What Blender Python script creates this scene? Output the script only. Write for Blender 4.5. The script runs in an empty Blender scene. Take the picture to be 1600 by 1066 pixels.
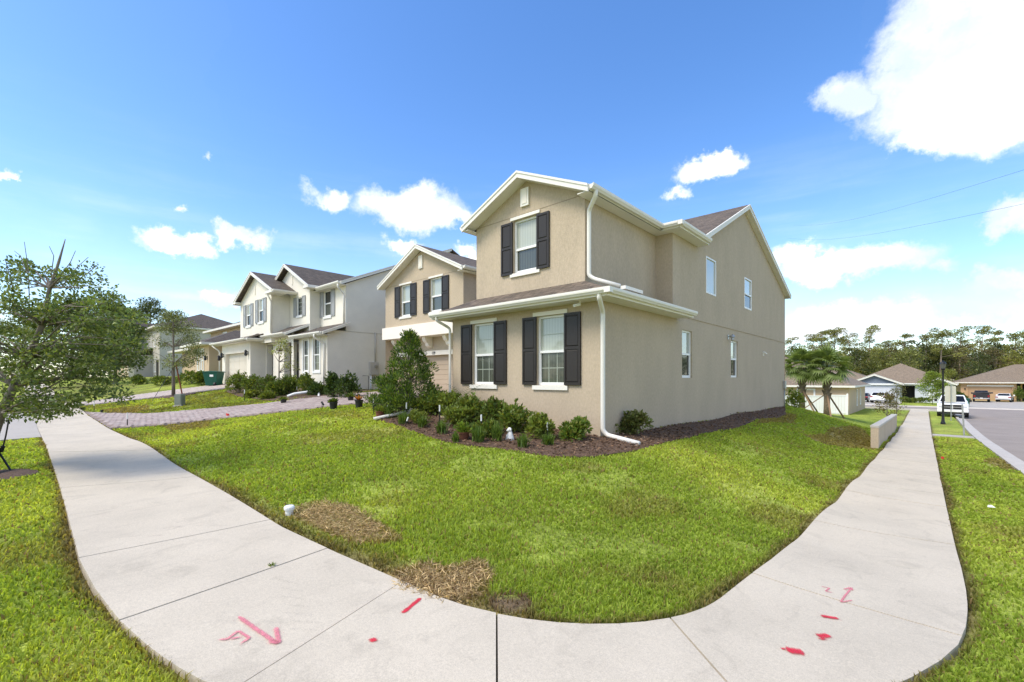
import bpy, math, random
import numpy as np
from mathutils import Vector, Matrix
R = math.radians
sc = bpy.context.scene
COL = sc.collection
random.seed(7); rng = np.random.default_rng(7)

# ------------------------------------------------------------------ camera
YAW = math.atan(645 / 709.0)
F_PX, U0, V0, HC = 709.0, 800.0, 592.0, 1.75          # focal length in photo pixels, principal column, horizon row, eye height
CAMX, CAMY = 5.28956, -8.70684
cam = bpy.data.cameras.new('camera'); camo = bpy.data.objects.new('camera', cam); COL.objects.link(camo)
camo.location = (CAMX, CAMY, HC); camo.rotation_euler = (R(90), 0, YAW)
cam.sensor_width = 36; cam.lens = 36 * F_PX / 1600; cam.shift_y = (V0 - 533) / 1600; cam.clip_end = 3000; cam.clip_start = .05
sc.camera = camo
FW = Vector((-math.sin(YAW), math.cos(YAW), 0)); RT = Vector((math.cos(YAW), math.sin(YAW), 0))

# ------------------------------------------------------------------ sun, sky, exposure
SUN_EL, SUN_DIR = 52.0, Vector((-.38, -.92, 0)).normalized()
sd = bpy.data.lights.new('sun', 'SUN'); sun = bpy.data.objects.new('sun', sd); COL.objects.link(sun)
sd.energy = 1.05; sd.angle = R(24); sd.color = (1, .92, .80)
sv = Vector((SUN_DIR.x * math.cos(R(SUN_EL)), SUN_DIR.y * math.cos(R(SUN_EL)), math.sin(R(SUN_EL))))
sun.rotation_euler = sv.to_track_quat('Z', 'Y').to_euler(); sun.location = sv * 60
sc.view_settings.view_transform = 'Standard'; sc.view_settings.look = 'None'
sc.view_settings.exposure = 1.78; sc.view_settings.gamma = 1; sc.view_settings.use_curve_mapping = False
SKY_STRENGTH = .085
CLOUD_STRENGTH = .50

def pix_dir(u, v):
    return (FW + RT * ((u - U0) / F_PX) + Vector((0, 0, -(v - V0) / F_PX)))

def build_sky():
    w = bpy.data.worlds.new('World'); sc.world = w; w.use_nodes = True
    nt = w.node_tree; N = nt.nodes; L = nt.links; N.clear()
    def nd(t, **k):
        n = N.new(t)
        for a, b in k.items(): setattr(n, a, b)
        return n
    def val(s, x):
        if isinstance(x, (int, float)): s.default_value = x
        elif isinstance(x, (tuple, list, Vector)): s.default_value = tuple(x)
        else: L.new(x, s)
    def math_(op, a, b=None, c=None, clamp=False):
        n = nd('ShaderNodeMath', operation=op, use_clamp=clamp); val(n.inputs[0], a)
        if b is not None: val(n.inputs[1], b)
        if c is not None: val(n.inputs[2], c)
        return n.outputs[0]
    def vmath(op, a, b, out=0):
        n = nd('ShaderNodeVectorMath', operation=op); val(n.inputs[0], a); val(n.inputs[1], b)
        return n.outputs[out]
    tc = nd('ShaderNodeTexCoord'); D = tc.outputs['Generated']
    sky = nd('ShaderNodeTexSky', sky_type='NISHITA'); sky.sun_disc = False
    sky.sun_elevation = R(SUN_EL); sky.sun_rotation = math.atan2(SUN_DIR.x, SUN_DIR.y)
    sky.air_density = 1.0; sky.dust_density = .6; sky.ozone_density = 2.2; sky.altitude = 0
    hs = nd('ShaderNodeHueSaturation'); hs.inputs['Saturation'].default_value = 1.24; hs.inputs['Hue'].default_value = .506
    L.new(sky.outputs[0], hs.inputs['Color'])
    # ragged edges: push the direction around with noise
    def noise(scale, det, rough=.6, vec=D):
        n = nd('ShaderNodeTexNoise'); n.inputs['Scale'].default_value = scale; n.inputs['Detail'].default_value = det
        n.inputs['Roughness'].default_value = rough; L.new(vec, n.inputs['Vector']); return n
    n1 = noise(9, 6); n2 = noise(30, 6, .7)
    off = vmath('SUBTRACT', n1.outputs['Color'], (.5, .5, .5)); off = vmath('MULTIPLY', off, (.13, .13, .11))
    off2 = vmath('SUBTRACT', n2.outputs['Color'], (.5, .5, .5)); off2 = vmath('MULTIPLY', off2, (.05, .05, .042))
    P = vmath('ADD', vmath('ADD', D, off), off2)
    # cumulus heads: place in the sky (photo column, row), half width, half height, weight
    C = [(1500, 60, 150, 85, 1), (1440, 145, 115, 62, 1), (1560, 165, 120, 58, 1), (1330, 155, 52, 36, .8), (1440, 215, 60, 20, .6), (1640, 60, 160, 120, 1),
         (1110, 266, 50, 17, .75), (1064, 297, 22, 10, .5), (1600, 340, 55, 28, .9), (1330, 408, 130, 27, .9), (1240, 405, 60, 20, .8), (1480, 412, 40, 13, .5), (1575, 438, 60, 18, .8),
         (1400, 490, 170, 22, .75), (1300, 515, 150, 18, .7), (1560, 490, 70, 16, .6),
         (507, 304, 40, 18, .7), (640, 325, 85, 28, .95), (705, 342, 40, 16, .7), (372, 367, 44, 16, .95), (282, 379, 60, 18, .9), (630, 382, 30, 12, .8), (350, 467, 30, 10, .8),
         (2, 272, 16, 17, .8), (326, 247, 12, 6, .4), (268, 322, 11, 7, .4), (745, 397, 34, 12, .7), (930, 420, 60, 20, .6)]
    dens = None
    for (u, v, ru, rv, wt) in C:
        d = pix_dir(u, v).normalized(); cz = d.dot(FW)
        t = d.cross(Vector((0, 0, 1))).normalized(); b = t.cross(d).normalized()
        ax = ru / F_PX * cz * cz * 1.25; ay = rv / F_PX * cz * 1.35
        x = vmath('DOT_PRODUCT', P, tuple(t / ax), 'Value'); y = vmath('DOT_PRODUCT', P, tuple(b / ay), 'Value'); z = vmath('DOT_PRODUCT', P, tuple(d), 'Value')
        r2 = math_('ADD', math_('MULTIPLY', x, x), math_('MULTIPLY', y, y))
        g = math_('MULTIPLY', math_('SUBTRACT', 1.0, math_('POWER', r2, .5)), wt)
        g = math_('MULTIPLY', g, math_('GREATER_THAN', z, .2))
        dens = g if dens is None else math_('MAXIMUM', dens, g)
    # generic cumulus for the sky out of view, cover raised for more ambient light
    sep = nd('ShaderNodeSeparateXYZ'); L.new(D, sep.inputs[0]); zz = sep.outputs['Z']
    gn = noise(3.2, 7, .58)
    away = math_('SUBTRACT', .35, vmath('DOT_PRODUCT', D, tuple(FW), 'Value'), clamp=False)
    away = math_('MULTIPLY', math_('MULTIPLY', away, 2.5), 1.0, clamp=True)
    gen = math_('MULTIPLY', math_('SUBTRACT', gn.outputs['Fac'], .46), 4.0)
    gen = math_('SUBTRACT', math_('MULTIPLY', gen, away), math_('MULTIPLY', math_('SUBTRACT', 1.0, away), .5))
    dens = math_('MAXIMUM', dens, gen)
    mr = nd('ShaderNodeMapRange', interpolation_type='SMOOTHSTEP'); L.new(dens, mr.inputs[0]); mr.inputs[1].default_value = -.02; mr.inputs[2].default_value = .46
    alpha = math_('MULTIPLY', mr.outputs[0], .97)
    # thin veil near the horizon and faint cirrus streaks
    mp = nd('ShaderNodeMapping'); mp.inputs['Scale'].default_value = (1.2, 1.2, 9); mp.inputs['Rotation'].default_value = (.12, .1, 0); L.new(D, mp.inputs['Vector'])
    cn = noise(2.6, 6, .55, mp.outputs[0])
    ci = nd('ShaderNodeMapRange', interpolation_type='SMOOTHSTEP'); L.new(cn.outputs['Fac'], ci.inputs[0]); ci.inputs[1].default_value = .42; ci.inputs[2].default_value = .78
    low = nd('ShaderNodeMapRange', interpolation_type='SMOOTHSTEP'); L.new(zz, low.inputs[0]); low.inputs[1].default_value = .50; low.inputs[2].default_value = .02; 
    veil = math_('ADD', math_('MULTIPLY', math_('MULTIPLY', ci.outputs[0], low.outputs[0]), .62), math_('MULTIPLY', math_('POWER', low.outputs[0], 2.0), .30), clamp=True)
    veil = math_('MULTIPLY', veil, .52)
    tot = math_('SUBTRACT', 1.0, math_('MULTIPLY', math_('SUBTRACT', 1.0, alpha), math_('SUBTRACT', 1.0, veil)))
    # cloud body: white with soft grey hollows
    sn = noise(4.2, 5, .5, P)
    shade = nd('ShaderNodeMapRange'); L.new(sn.outputs['Fac'], shade.inputs[0]); shade.inputs[1].default_value = .38; shade.inputs[2].default_value = .62
    cm = nd('ShaderNodeMix', data_type='RGBA'); L.new(shade.outputs[0], cm.inputs[0]); cm.inputs[6].default_value = (.52, .59, .67, 1); cm.inputs[7].default_value = (1, .97, .925, 1)
    b1 = nd('ShaderNodeBackground'); L.new(hs.outputs[0], b1.inputs[0]); b1.inputs[1].default_value = SKY_STRENGTH
    b2 = nd('ShaderNodeBackground'); L.new(cm.outputs[2], b2.inputs[0]); b2.inputs[1].default_value = CLOUD_STRENGTH
    mx = nd('ShaderNodeMixShader'); L.new(tot, mx.inputs[0]); L.new(b1.outputs[0], mx.inputs[1]); L.new(b2.outputs[0], mx.inputs[2])
    out = nd('ShaderNodeOutputWorld'); L.new(mx.outputs[0], out.inputs[0])
    w.cycles.sampling_method = 'MANUAL'; w.cycles.sample_map_resolution = 1024
build_sky()

# ------------------------------------------------------------------ helpers
ORG = {}
def tag(o, label=None, cat=None, group=None, kind=None):
    if label: o['label'] = label
    if cat: o['category'] = cat
    if group: o['group'] = group
    if kind: o['kind'] = kind
    return o
def thing(name, label, cat, loc=(0, 0, 0), group=None):
    o = bpy.data.objects.new(name, None); COL.objects.link(o); o.location = loc; o.empty_display_size = .2
    ORG[o] = Vector(loc); return tag(o, label, cat, group)
def setting(name, loc=(0, 0, 0)):
    o = bpy.data.objects.new(name, None); COL.objects.link(o); o.location = loc; ORG[o] = Vector(loc); o['kind'] = 'structure'; return o
def parent_to(o, p):
    o.parent = p; ORG[o] = ORG[p]; return o

class MB:
    def __init__(s): s.v = []; s.f = []; s.uv = {}
    def add(s, vs, fs):
        b = len(s.v); s.v += [tuple(p) for p in vs]; s.f += [tuple(b + i for i in f) for f in fs]; return b
    def poly(s, pts, uv=None):
        b = s.add(pts, [tuple(range(len(pts)))])
        if uv: s.uv[len(s.f) - 1] = uv
    def box(s, x0, x1, y0, y1, z0, z1):
        s.add([(x0, y0, z0), (x1, y0, z0), (x1, y1, z0), (x0, y1, z0), (x0, y0, z1), (x1, y0, z1), (x1, y1, z1), (x0, y1, z1)],
              [(3, 2, 1, 0), (4, 5, 6, 7), (0, 1, 5, 4), (1, 2, 6, 5), (2, 3, 7, 6), (3, 0, 4, 7)])
    def fbox(s, fr, u0, u1, z0, z1, n0, n1):
        P = fr.p
        s.add([P(u0, z0, n0), P(u1, z0, n0), P(u1, z0, n1), P(u0, z0, n1), P(u0, z1, n0), P(u1, z1, n0), P(u1, z1, n1), P(u0, z1, n1)],
              [(3, 2, 1, 0), (4, 5, 6, 7), (0, 1, 5, 4), (1, 2, 6, 5), (2, 3, 7, 6), (3, 0, 4, 7)])
    def bar(s, a, b, w, h, up=(0, 0, 1)):
        a = Vector(a); b = Vector(b); d = (b - a).normalized(); u = Vector(up)
        x = d.cross(u); x = x.normalized() if x.length > 1e-4 else Vector((1, 0, 0)); y = x.cross(d)
        c = [x * w / 2 + y * h / 2, -x * w / 2 + y * h / 2, -x * w / 2 - y * h / 2, x * w / 2 - y * h / 2]
        s.add([a + k for k in c] + [b + k for k in c], [(0, 1, 2, 3), (7, 6, 5, 4), (0, 4, 5, 1), (1, 5, 6, 2), (2, 6, 7, 3), (3, 7, 4, 0)])
    def prism(s, poly, o, ax, ay, n, length):
        o = Vector(o); ax = Vector(ax); ay = Vector(ay); n = Vector(n) * length; k = len(poly)
        a = [o + ax * p + ay * q for p, q in poly]
        s.add(a + [p + n for p in a], [tuple(range(k)), tuple(range(2 * k - 1, k - 1, -1))] + [(i, k + i, k + (i + 1) % k, (i + 1) % k) for i in range(k)])
    def tube(s, pts, r, seg=8, cap=True):
        pts = [Vector(p) for p in pts]; n = len(pts); rs = r if isinstance(r, (list, tuple)) else [r] * n
        b0 = len(s.v); ref = None
        for i, p in enumerate(pts):
            d = (pts[min(i + 1, n - 1)] - pts[max(i - 1, 0)]).normalized()
            if ref is None:
                ref = d.cross(Vector((0, 0, 1)));
                if ref.length < .05: ref = Vector((1, 0, 0))
            x = (ref - d * ref.dot(d)).normalized(); y = d.cross(x); ref = x
            for k in range(seg):
                a = 2 * math.pi * k / seg; s.v.append(tuple(p + (x * math.cos(a) + y * math.sin(a)) * rs[i]))
        for i in range(n - 1):
            for k in range(seg):
                a, b = b0 + i * seg + k, b0 + i * seg + (k + 1) % seg; s.f.append((a, b, b + seg, a + seg))
        if cap: s.f.append(tuple(b0 + k for k in range(seg))[::-1]); s.f.append(tuple(b0 + (n - 1) * seg + k for k in range(seg)))
    def lathe(s, prof, c, seg=16):
        b0 = len(s.v)
        for r, z in prof:
            for k in range(seg):
                a = 2 * math.pi * k / seg; s.v.append((c[0] + r * math.cos(a), c[1] + r * math.sin(a), c[2] + z))
        for i in range(len(prof) - 1):
            for k in range(seg):
                a, b = b0 + i * seg + k, b0 + i * seg + (k + 1) % seg; s.f.append((a, b, b + seg, a + seg))
    def roof(s, pts, th=.1):
        """one sloping plane with thickness; uv in metres: along the eave and up the slope"""
        P = [Vector(p) for p in pts]; n = (P[1] - P[0]).cross(P[2] - P[0]).normalized()
        if n.z < 0: P = P[::-1]; n = -n
        e = Vector((0, 0, 1)).cross(n); e = e.normalized() if e.length > 1e-4 else Vector((1, 0, 0)); v = n.cross(e)
        s.poly(P, [(p.dot(e), p.dot(v)) for p in P])
        Q = [p - Vector((0, 0, th)) for p in P]; s.poly(Q[::-1], [(p.dot(e), p.dot(v)) for p in P[::-1]])
        k = len(P)
        for i in range(k):
            j = (i + 1) % k; s.poly([Q[i], Q[j], P[j], P[i]], [(0, 0), ((P[j] - P[i]).length, 0), ((P[j] - P[i]).length, .05), (0, .05)])
    def build(s, name, mat, parent=None, smooth=False, bevel=0, loc=None):
        me = bpy.data.meshes.new(name); o = bpy.data.objects.new(name, me); COL.objects.link(o)
        if parent is not None: org = ORG[parent]; o.parent = parent
        else:
            org = Vector(loc) if loc is not None else Vector((0, 0, 0)); o.location = org
        ORG[o] = org
        me.from_pydata([(p[0] - org.x, p[1] - org.y, p[2] - org.z) for p in s.v], [], s.f)
        if s.uv:
            ul = me.uv_layers.new(name='UVMap')
            for fi, uv in s.uv.items():
                pl = me.polygons[fi]
                for k, li in enumerate(pl.loop_indices): ul.data[li].uv = uv[k]
        for m in (mat if isinstance(mat, (list, tuple)) else [mat]): me.materials.append(m)
        if smooth: me.polygons.foreach_set('use_smooth', [True] * len(me.polygons))
        if bevel:
            b = o.modifiers.new('bevel', 'BEVEL'); b.width = bevel; b.segments = 2; b.limit_method = 'ANGLE'
        return o

class Fr:
    def __init__(s, o, u, n): s.o = Vector(o); s.u = Vector(u); s.n = Vector(n)
    def p(s, u, z, n=0): q = s.o + s.u * u + s.n * n; return (q.x, q.y, s.o.z + z)
    def off(s, d): return Fr(s.o + s.n * d, s.u, s.n)

def wall(mb, fr, u0, u1, z0, z1, holes=(), reveal=.12, top=None):
    us = sorted({u0, u1, *[h[0] for h in holes], *[h[1] for h in holes]}); zs = sorted({z0, z1, *[h[2] for h in holes], *[h[3] for h in holes]})
    for a, b in zip(us, us[1:]):
        for c, d in zip(zs, zs[1:]):
            m, q = (a + b) / 2, (c + d) / 2
            if any(h[0] < m < h[1] and h[2] < q < h[3] for h in holes): continue
            mb.poly([fr.p(a, c), fr.p(b, c), fr.p(b, d), fr.p(a, d)])
    for h in holes:
        a, b, c, d = h[:4]; P = fr.p
        for (A, B) in (((a, c), (b, c)), ((b, c), (b, d)), ((b, d), (a, d)), ((a, d), (a, c))):
            mb.poly([P(*A), P(*B), P(*B, -reveal), P(*A, -reveal)])
    if top: mb.poly([fr.p(*q) for q in top])

# ------------------------------------------------------------------ materials
def nodes(m):
    m.use_nodes = True; nt = m.node_tree; return nt, nt.nodes, nt.links, nt.nodes['Principled BSDF']
def mat(name, col, rough=.7, var=.0, vscale=3., fine=0., fscale=60., bump=0., bscale=80., metal=0., spec=.35, stretch=None, coat=0):
    m = bpy.data.materials.new(name); nt, N, L, P = nodes(m)
    P.inputs['Roughness'].default_value = rough; P.inputs['Metallic'].default_value = metal; P.inputs['Specular IOR Level'].default_value = spec
    P.inputs['Base Color'].default_value = (*col, 1); P.inputs['Coat Weight'].default_value = coat
    g = N.new('ShaderNodeNewGeometry'); vec = g.outputs['Position']
    if stretch:
        mp = N.new('ShaderNodeMapping'); mp.inputs['Scale'].default_value = stretch; L.new(vec, mp.inputs['Vector']); vec = mp.outputs[0]
    cur = None
    for amt, s, det in ((var, vscale, 5), (fine, fscale, 3)):
        if not amt: continue
        n = N.new('ShaderNodeTexNoise'); n.inputs['Scale'].default_value = s; n.inputs['Detail'].default_value = det; n.inputs['Roughness'].default_value = .6; L.new(vec, n.inputs['Vector'])
        mr = N.new('ShaderNodeMapRange'); L.new(n.outputs['Fac'], mr.inputs[0]); mr.inputs[1].default_value = .3; mr.inputs[2].default_value = .7; mr.inputs[3].default_value = 1 - amt; mr.inputs[4].default_value = 1 + amt
        mx = N.new('ShaderNodeVectorMath'); mx.operation = 'SCALE'
        if cur is None: mx.inputs[0].default_value = col
        else: L.new(cur, mx.inputs[0])
        L.new(mr.outputs[0], mx.inputs['Scale']); cur = mx.outputs[0]
    if cur is not None: L.new(cur, P.inputs['Base Color'])
    if bump:
        n = N.new('ShaderNodeTexNoise'); n.inputs['Scale'].default_value = bscale; n.inputs['Detail'].default_value = 4; L.new(g.outputs['Position'], n.inputs['Vector'])
        b = N.new('ShaderNodeBump'); b.inputs['Strength'].default_value = bump; b.inputs['Distance'].default_value = .01; L.new(n.outputs['Fac'], b.inputs['Height']); L.new(b.outputs[0], P.inputs['Normal'])
    return m
def leafmat(name, trans=.35, rough=.45, spec=.3):
    m = bpy.data.materials.new(name); nt, N, L, P = nodes(m)
    a = N.new('ShaderNodeAttribute'); a.attribute_name = 'col'
    L.new(a.outputs['Color'], P.inputs['Base Color']); P.inputs['Roughness'].default_value = rough; P.inputs['Specular IOR Level'].default_value = spec
    t = N.new('ShaderNodeBsdfTranslucent'); mul = N.new('ShaderNodeVectorMath'); mul.operation = 'MULTIPLY'; L.new(a.outputs['Color'], mul.inputs[0]); mul.inputs[1].default_value = (1.25, 1.2, .5)
    L.new(mul.outputs[0], t.inputs['Color'])
    mx = N.new('ShaderNodeMixShader'); mx.inputs[0].default_value = trans; L.new(P.outputs[0], mx.inputs[1]); L.new(t.outputs[0], mx.inputs[2]); L.new(mx.outputs[0], N['Material Output'].inputs[0])
    return m
def shingle(name, c1, c2, cm):
    m = bpy.data.materials.new(name); nt, N, L, P = nodes(m)
    uv = N.new('ShaderNodeUVMap'); br = N.new('ShaderNodeTexBrick'); L.new(uv.outputs[0], br.inputs['Vector'])
    br.inputs['Color1'].default_value = (*c1, 1); br.inputs['Color2'].default_value = (*c2, 1); br.inputs['Mortar'].default_value = (*cm, 1)
    br.inputs['Scale'].default_value = 1; br.inputs['Brick Width'].default_value = .32; br.inputs['Row Height'].default_value = .145; br.inputs['Mortar Size'].default_value = .010; br.inputs['Mortar Smooth'].default_value = .4; br.inputs['Bias'].default_value = -.1
    n = N.new('ShaderNodeTexNoise'); n.inputs['Scale'].default_value = 5; n.inputs['Detail'].default_value = 6; L.new(uv.outputs[0], n.inputs['Vector'])
    mr = N.new('ShaderNodeMapRange'); L.new(n.outputs['Fac'], mr.inputs[0]); mr.inputs[1].default_value = .3; mr.inputs[2].default_value = .7; mr.inputs[3].default_value = .7; mr.inputs[4].default_value = 1.3
    sc_ = N.new('ShaderNodeVectorMath'); sc_.operation = 'SCALE'; L.new(br.outputs['Color'], sc_.inputs[0]); L.new(mr.outputs[0], sc_.inputs['Scale']); L.new(sc_.outputs[0], P.inputs['Base Color'])
    b = N.new('ShaderNodeBump'); b.inputs['Strength'].default_value = .5; b.inputs['Distance'].default_value = .02; b.invert = True; L.new(br.outputs['Fac'], b.inputs['Height']); L.new(b.outputs[0], P.inputs['Normal'])
    P.inputs['Roughness'].default_value = .9; return m
def glassmat(name, base, rough=.04, blinds=0, spec=.5):
    m = bpy.data.materials.new(name); nt, N, L, P = nodes(m)
    P.inputs['Base Color'].default_value = (*base, 1); P.inputs['Roughness'].default_value = rough; P.inputs['Specular IOR Level'].default_value = spec; P.inputs['IOR'].default_value = 1.5
    P.inputs['Coat Weight'].default_value = .6 if blinds else .15; P.inputs['Coat Roughness'].default_value = .02
    if blinds:
        g = N.new('ShaderNodeNewGeometry'); sp = N.new('ShaderNodeSeparateXYZ'); L.new(g.outputs['Position'], sp.inputs[0])
        ad = N.new('ShaderNodeMath'); L.new(sp.outputs[0], ad.inputs[0]); L.new(sp.outputs[1], ad.inputs[1])
        ws = N.new('ShaderNodeMath'); ws.operation = 'MULTIPLY'; L.new(ad.outputs[0], ws.inputs[0]); ws.inputs[1].default_value = 2 * math.pi / .085
        si = N.new('ShaderNodeMath'); si.operation = 'SINE'; L.new(ws.outputs[0], si.inputs[0])
        mr = N.new('ShaderNodeMapRange'); L.new(si.outputs[0], mr.inputs[0]); mr.inputs[1].default_value = -1; mr.inputs[3].default_value = 1 - blinds; mr.inputs[4].default_value = 1.0
        v = N.new('ShaderNodeVectorMath'); v.operation = 'SCALE'; v.inputs[0].default_value = base; L.new(mr.outputs[0], v.inputs['Scale']); L.new(v.outputs[0], P.inputs['Base Color'])
    return m
M = {}
M['stucco'] = mat('stucco tan', (.475, .388, .278), .9, .07, 1.1, .10, 30, .7, 45, stretch=(1, 1, .45))
M['stucco_cream'] = mat('stucco cream', (.78, .735, .63), .9, .05, 1.2, .04, 45, .25, 70)
M['stucco_pale'] = mat('stucco pale grey', (.50, .47, .41), .9, .05, 1.2, 0, 45, .2, 70)
M['stucco_sand'] = mat('stucco sand', (.56, .43, .285), .9, .05, 1., .04, 45, .2, 70)
M['stucco_orange'] = mat('stucco orange tan', (.52, .33, .185), .9, .05, 1.)
M['siding_blue'] = mat('siding pale blue', (.58, .60, .64), .8, .03, 1.)
M['gable_blue'] = mat('shakes slate blue', (.17, .20, .25), .8, .1, 8.)
M['trim'] = mat('trim white', (.78, .75, .67), .5, .03, 2.)
M['white'] = mat('vinyl white', (.82, .82, .79), .35, .02, 2.)
M['cream'] = mat('trim cream', (.82, .76, .66), .8, .03, 2., 0, 0, .15, 70)
M['shutter'] = mat('shutter dark brown', (.028, .023, .019), .45, .08, 2.)
M['shutter_grey'] = mat('shutter grey', (.34, .35, .35), .6)
M['garage'] = mat('garage door tan', (.44, .345, .245), .6, .03, 1.)
M['garage_white'] = mat('garage door cream', (.66, .61, .50), .6)
M['garage_orange'] = mat('garage door orange tan', (.52, .335, .195), .6)
M['shingle'] = shingle('shingles brown', (.160, .122, .088), (.098, .076, .056), (.058, .045, .035))
M['shingle_dark'] = shingle('shingles umber', (.118, .094, .072), (.078, .062, .049), (.046, .037, .03))
M['shingle_tan'] = shingle('shingles tan', (.27, .205, .14), (.205, .155, .105), (.14, .105, .073))
M['blinds'] = glassmat('window with blinds', (.42, .45, .38), .05, .12)
M['screen'] = glassmat('window with screen', (.075, .085, .065), .25, .3)
M['darkglass'] = glassmat('window dark', (.03, .035, .035), .04)
M['dark'] = mat('entry shade', (.02, .018, .016), .8)  # near black, stands in for the shade inside the bungalow entries
M['black'] = mat('black metal', (.014, .014, .015), .4)
M['blackplastic'] = mat('black plastic', (.022, .021, .02), .55, .1, 6)
M['steel'] = mat('galvanised steel', (.42, .43, .42), .4, .1, 6, metal=.7)
M['greygreen'] = mat('grey green paint', (.20, .22, .18), .6, .08, 6)
M['binGreen'] = mat('green plastic', (.006, .085, .055), .4, .05, 4)
M['terracotta'] = mat('terracotta', (.16, .06, .035), .8, .15, 12)
M['planter'] = mat('tan planter', (.40, .32, .21), .75, .1, 10)
M['statue'] = mat('painted white stone', (.74, .72, .67), .7, .16, 18)
M['red'] = mat('red plastic', (.72, .05, .04), .5)
M['wood'] = mat('stake wood', (.26, .17, .10), .85, .2, 9, stretch=(6, 6, 1))
M['redwood'] = mat('stake red brown', (.20, .06, .03), .85, .2, 9)
M['bark'] = mat('bark', (.20, .17, .135), .95, .3, 9, .2, 50, .8, 30, stretch=(1, 1, .35))
M['pinebark'] = mat('pine bark', (.30, .23, .17), .95, .3, 3, stretch=(1, 1, .3))
M['palmtrunk'] = mat('palm trunk', (.21, .165, .12), .95, .35, 9, .2, 40, .8, 25)
M['leaf'] = leafmat('leaf')
M['grass'] = leafmat('grass blade', .58, .5, .2)
M['drygrass'] = leafmat('dry grass blade', .2, .8, .1)
M['mulch'] = mat('mulch', (.115, .070, .044), .95, .45, 14, .5, 70, 1., 45)
M['chip'] = leafmat('mulch chip', .0, .9, .1)
M['mulch_tree'] = mat('mulch grey brown', (.11, .07, .05), .95, .4, 14, .5, 70, 1., 45)
M['pipe_grey'] = mat('weathered white plastic', (.60, .58, .52), .6, .15, 9)

# ------------------------------------------------------------------ terrain
TP = np.array([
 (5.3,-10,.0),(2,-9.7,.0),(9,-9,-.05),(-3,-10.5,.1),(15,-12,-.05),(5.3,-14,0),
 (3,-6.3,.02),(2.2,-8,.01),(0,-6.7,.07),(0,-8.3,.06),(-5,-6.65,.14),(-5,-8.3,.13),(-10,-6.65,.17),(-10,-8.3,.16),(-20,-6.65,.22),(-20,-8.3,.2),(-30,-6.65,.34),(-30,-8.4,.33),(-45,-6.65,.8),(-45,-8.4,.8),(-70,-6.6,1.5),(-70,-9,1.5),(-95,-6,1.8),(-95,-20,1.8),(-40,-25,.5),(-10,-25,.1),(20,-30,-.1),
 (4.1,-5,-.08),(5.5,-5,-.08),(4.1,-2,-.28),(5.5,-2,-.28),(4.1,1.2,-.47),(5.5,1.2,-.47),(4.1,5,-.64),(5.5,5,-.64),(4.1,9.6,-.8),(5.5,9.6,-.8),(4.1,18,-1.13),(5.5,18,-1.13),(4.1,26,-1.38),(5.5,26,-1.38),(4.1,40,-1.56),(5.5,40,-1.56),(4.1,55,-1.68),(5.5,55,-1.68),
 (8.5,-3,-.25),(8.5,2,-.52),(8.5,8,-.78),(8.5,15,-1.02),(8.5,26,-1.4),(8.5,40,-1.58),(8.5,55,-1.7),(20,-5,-.4),(20,10,-.85),(20,30,-1.5),(20,55,-1.75),
 (0,0,.45),(.3,3,.37),(.3,5.5,.33),(.3,8.2,.30),(.3,14,.28),(.3,18,.22),(-2.5,-.3,.62),(-5,-.2,.88),(-7.9,2.8,1.08),(-13.3,2.8,1.12),(-10.5,0,.92),(-12,-4,.40),(-10,-2,.70),(-9,0,.90),(-14,-6,.17),(-8,-4,.55),(-5,-4,.42),(-4,-2.6,.56),(-2,-4.6,.27),(0,-4.2,.23),(2,-4.2,.12),(2,-2,.22),(2.0,0,.2),(2,4,.06),(2,9.6,-.1),(2,15,-.32),(3.3,5,-.48),(3.3,9.6,-.70),(3.3,14,-.90),(2.6,20,-.75),(4.1,14,-.97),(5.5,14,-.97),(4.1,22,-1.26),(5.5,22,-1.26),(4.1,33,-1.49),(5.5,33,-1.49),
 (-16.3,2,1.15),(-16.3,6,1.1),(-19,1,1.2),(-23.5,.3,1.28),(-28.7,.3,1.35),(-16.5,-2,.75),(-20,-3.5,.62),(-28,-4,.75),(-32,1,1.7),(-40,2,1.85),(-36,-3,1.0),(-50,2,1.95),(-50,-4,1.3),(-70,3,2.0),(-70,-3,1.7),(-95,5,2.1),
 (-8,20,.5),(-20,20,.9),(-8,30,-.35),(-20,35,-.2),(0,24,-.15),(0,29,-.6),(-2,40,-1.35),(.3,41,-1.42),(.3,56,-1.6),(-10,60,-1.5),(-40,30,1.0),(-40,60,-.5),(-30,90,-1.6),(0,70,-1.82),(10,70,-1.85),(25,72,-1.9),(0,90,-2.05),(12,92,-2.15),(30,95,-2.2),(10,115,-2.2),(-10,115,-2.1),(40,115,-2.3),(60,60,-1.8),(60,0,-.8)], float)
def _tps():
    P = TP[:, :2] / 20.0; n = len(P)
    d = np.sqrt(((P[:, None] - P[None]) ** 2).sum(-1)); K = np.where(d > 0, d * d * np.log(np.maximum(d, 1e-9)), 0) + np.eye(n) * 2e-5
    Q = np.hstack([np.ones((n, 1)), P]); A = np.block([[K, Q], [Q.T, np.zeros((3, 3))]])
    return np.linalg.solve(A, np.concatenate([TP[:, 2], np.zeros(3)]))
_W = _tps()
def zg(x, y):
    x = np.asarray(x, float); y = np.asarray(y, float); sh = x.shape
    xc = np.clip(x.ravel(), -95, 60); yc = np.clip(y.ravel(), -30, 115)
    out = np.empty(len(xc)); P = TP[:, :2] / 20.0
    for i in range(0, len(xc), 20000):
        q = np.stack([xc[i:i + 20000], yc[i:i + 20000]], 1) / 20.0
        d2 = ((q[:, None] - P[None]) ** 2).sum(-1); K = np.where(d2 > 1e-12, .5 * d2 * np.log(np.maximum(d2, 1e-12)), 0)
        out[i:i + 20000] = K @ _W[:-3] + _W[-3] + q @ _W[-2:]
    return out.reshape(sh) if sh else float(out[0])
def Zg(x, y): return float(zg(np.array([x]), np.array([y]))[0])
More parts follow.
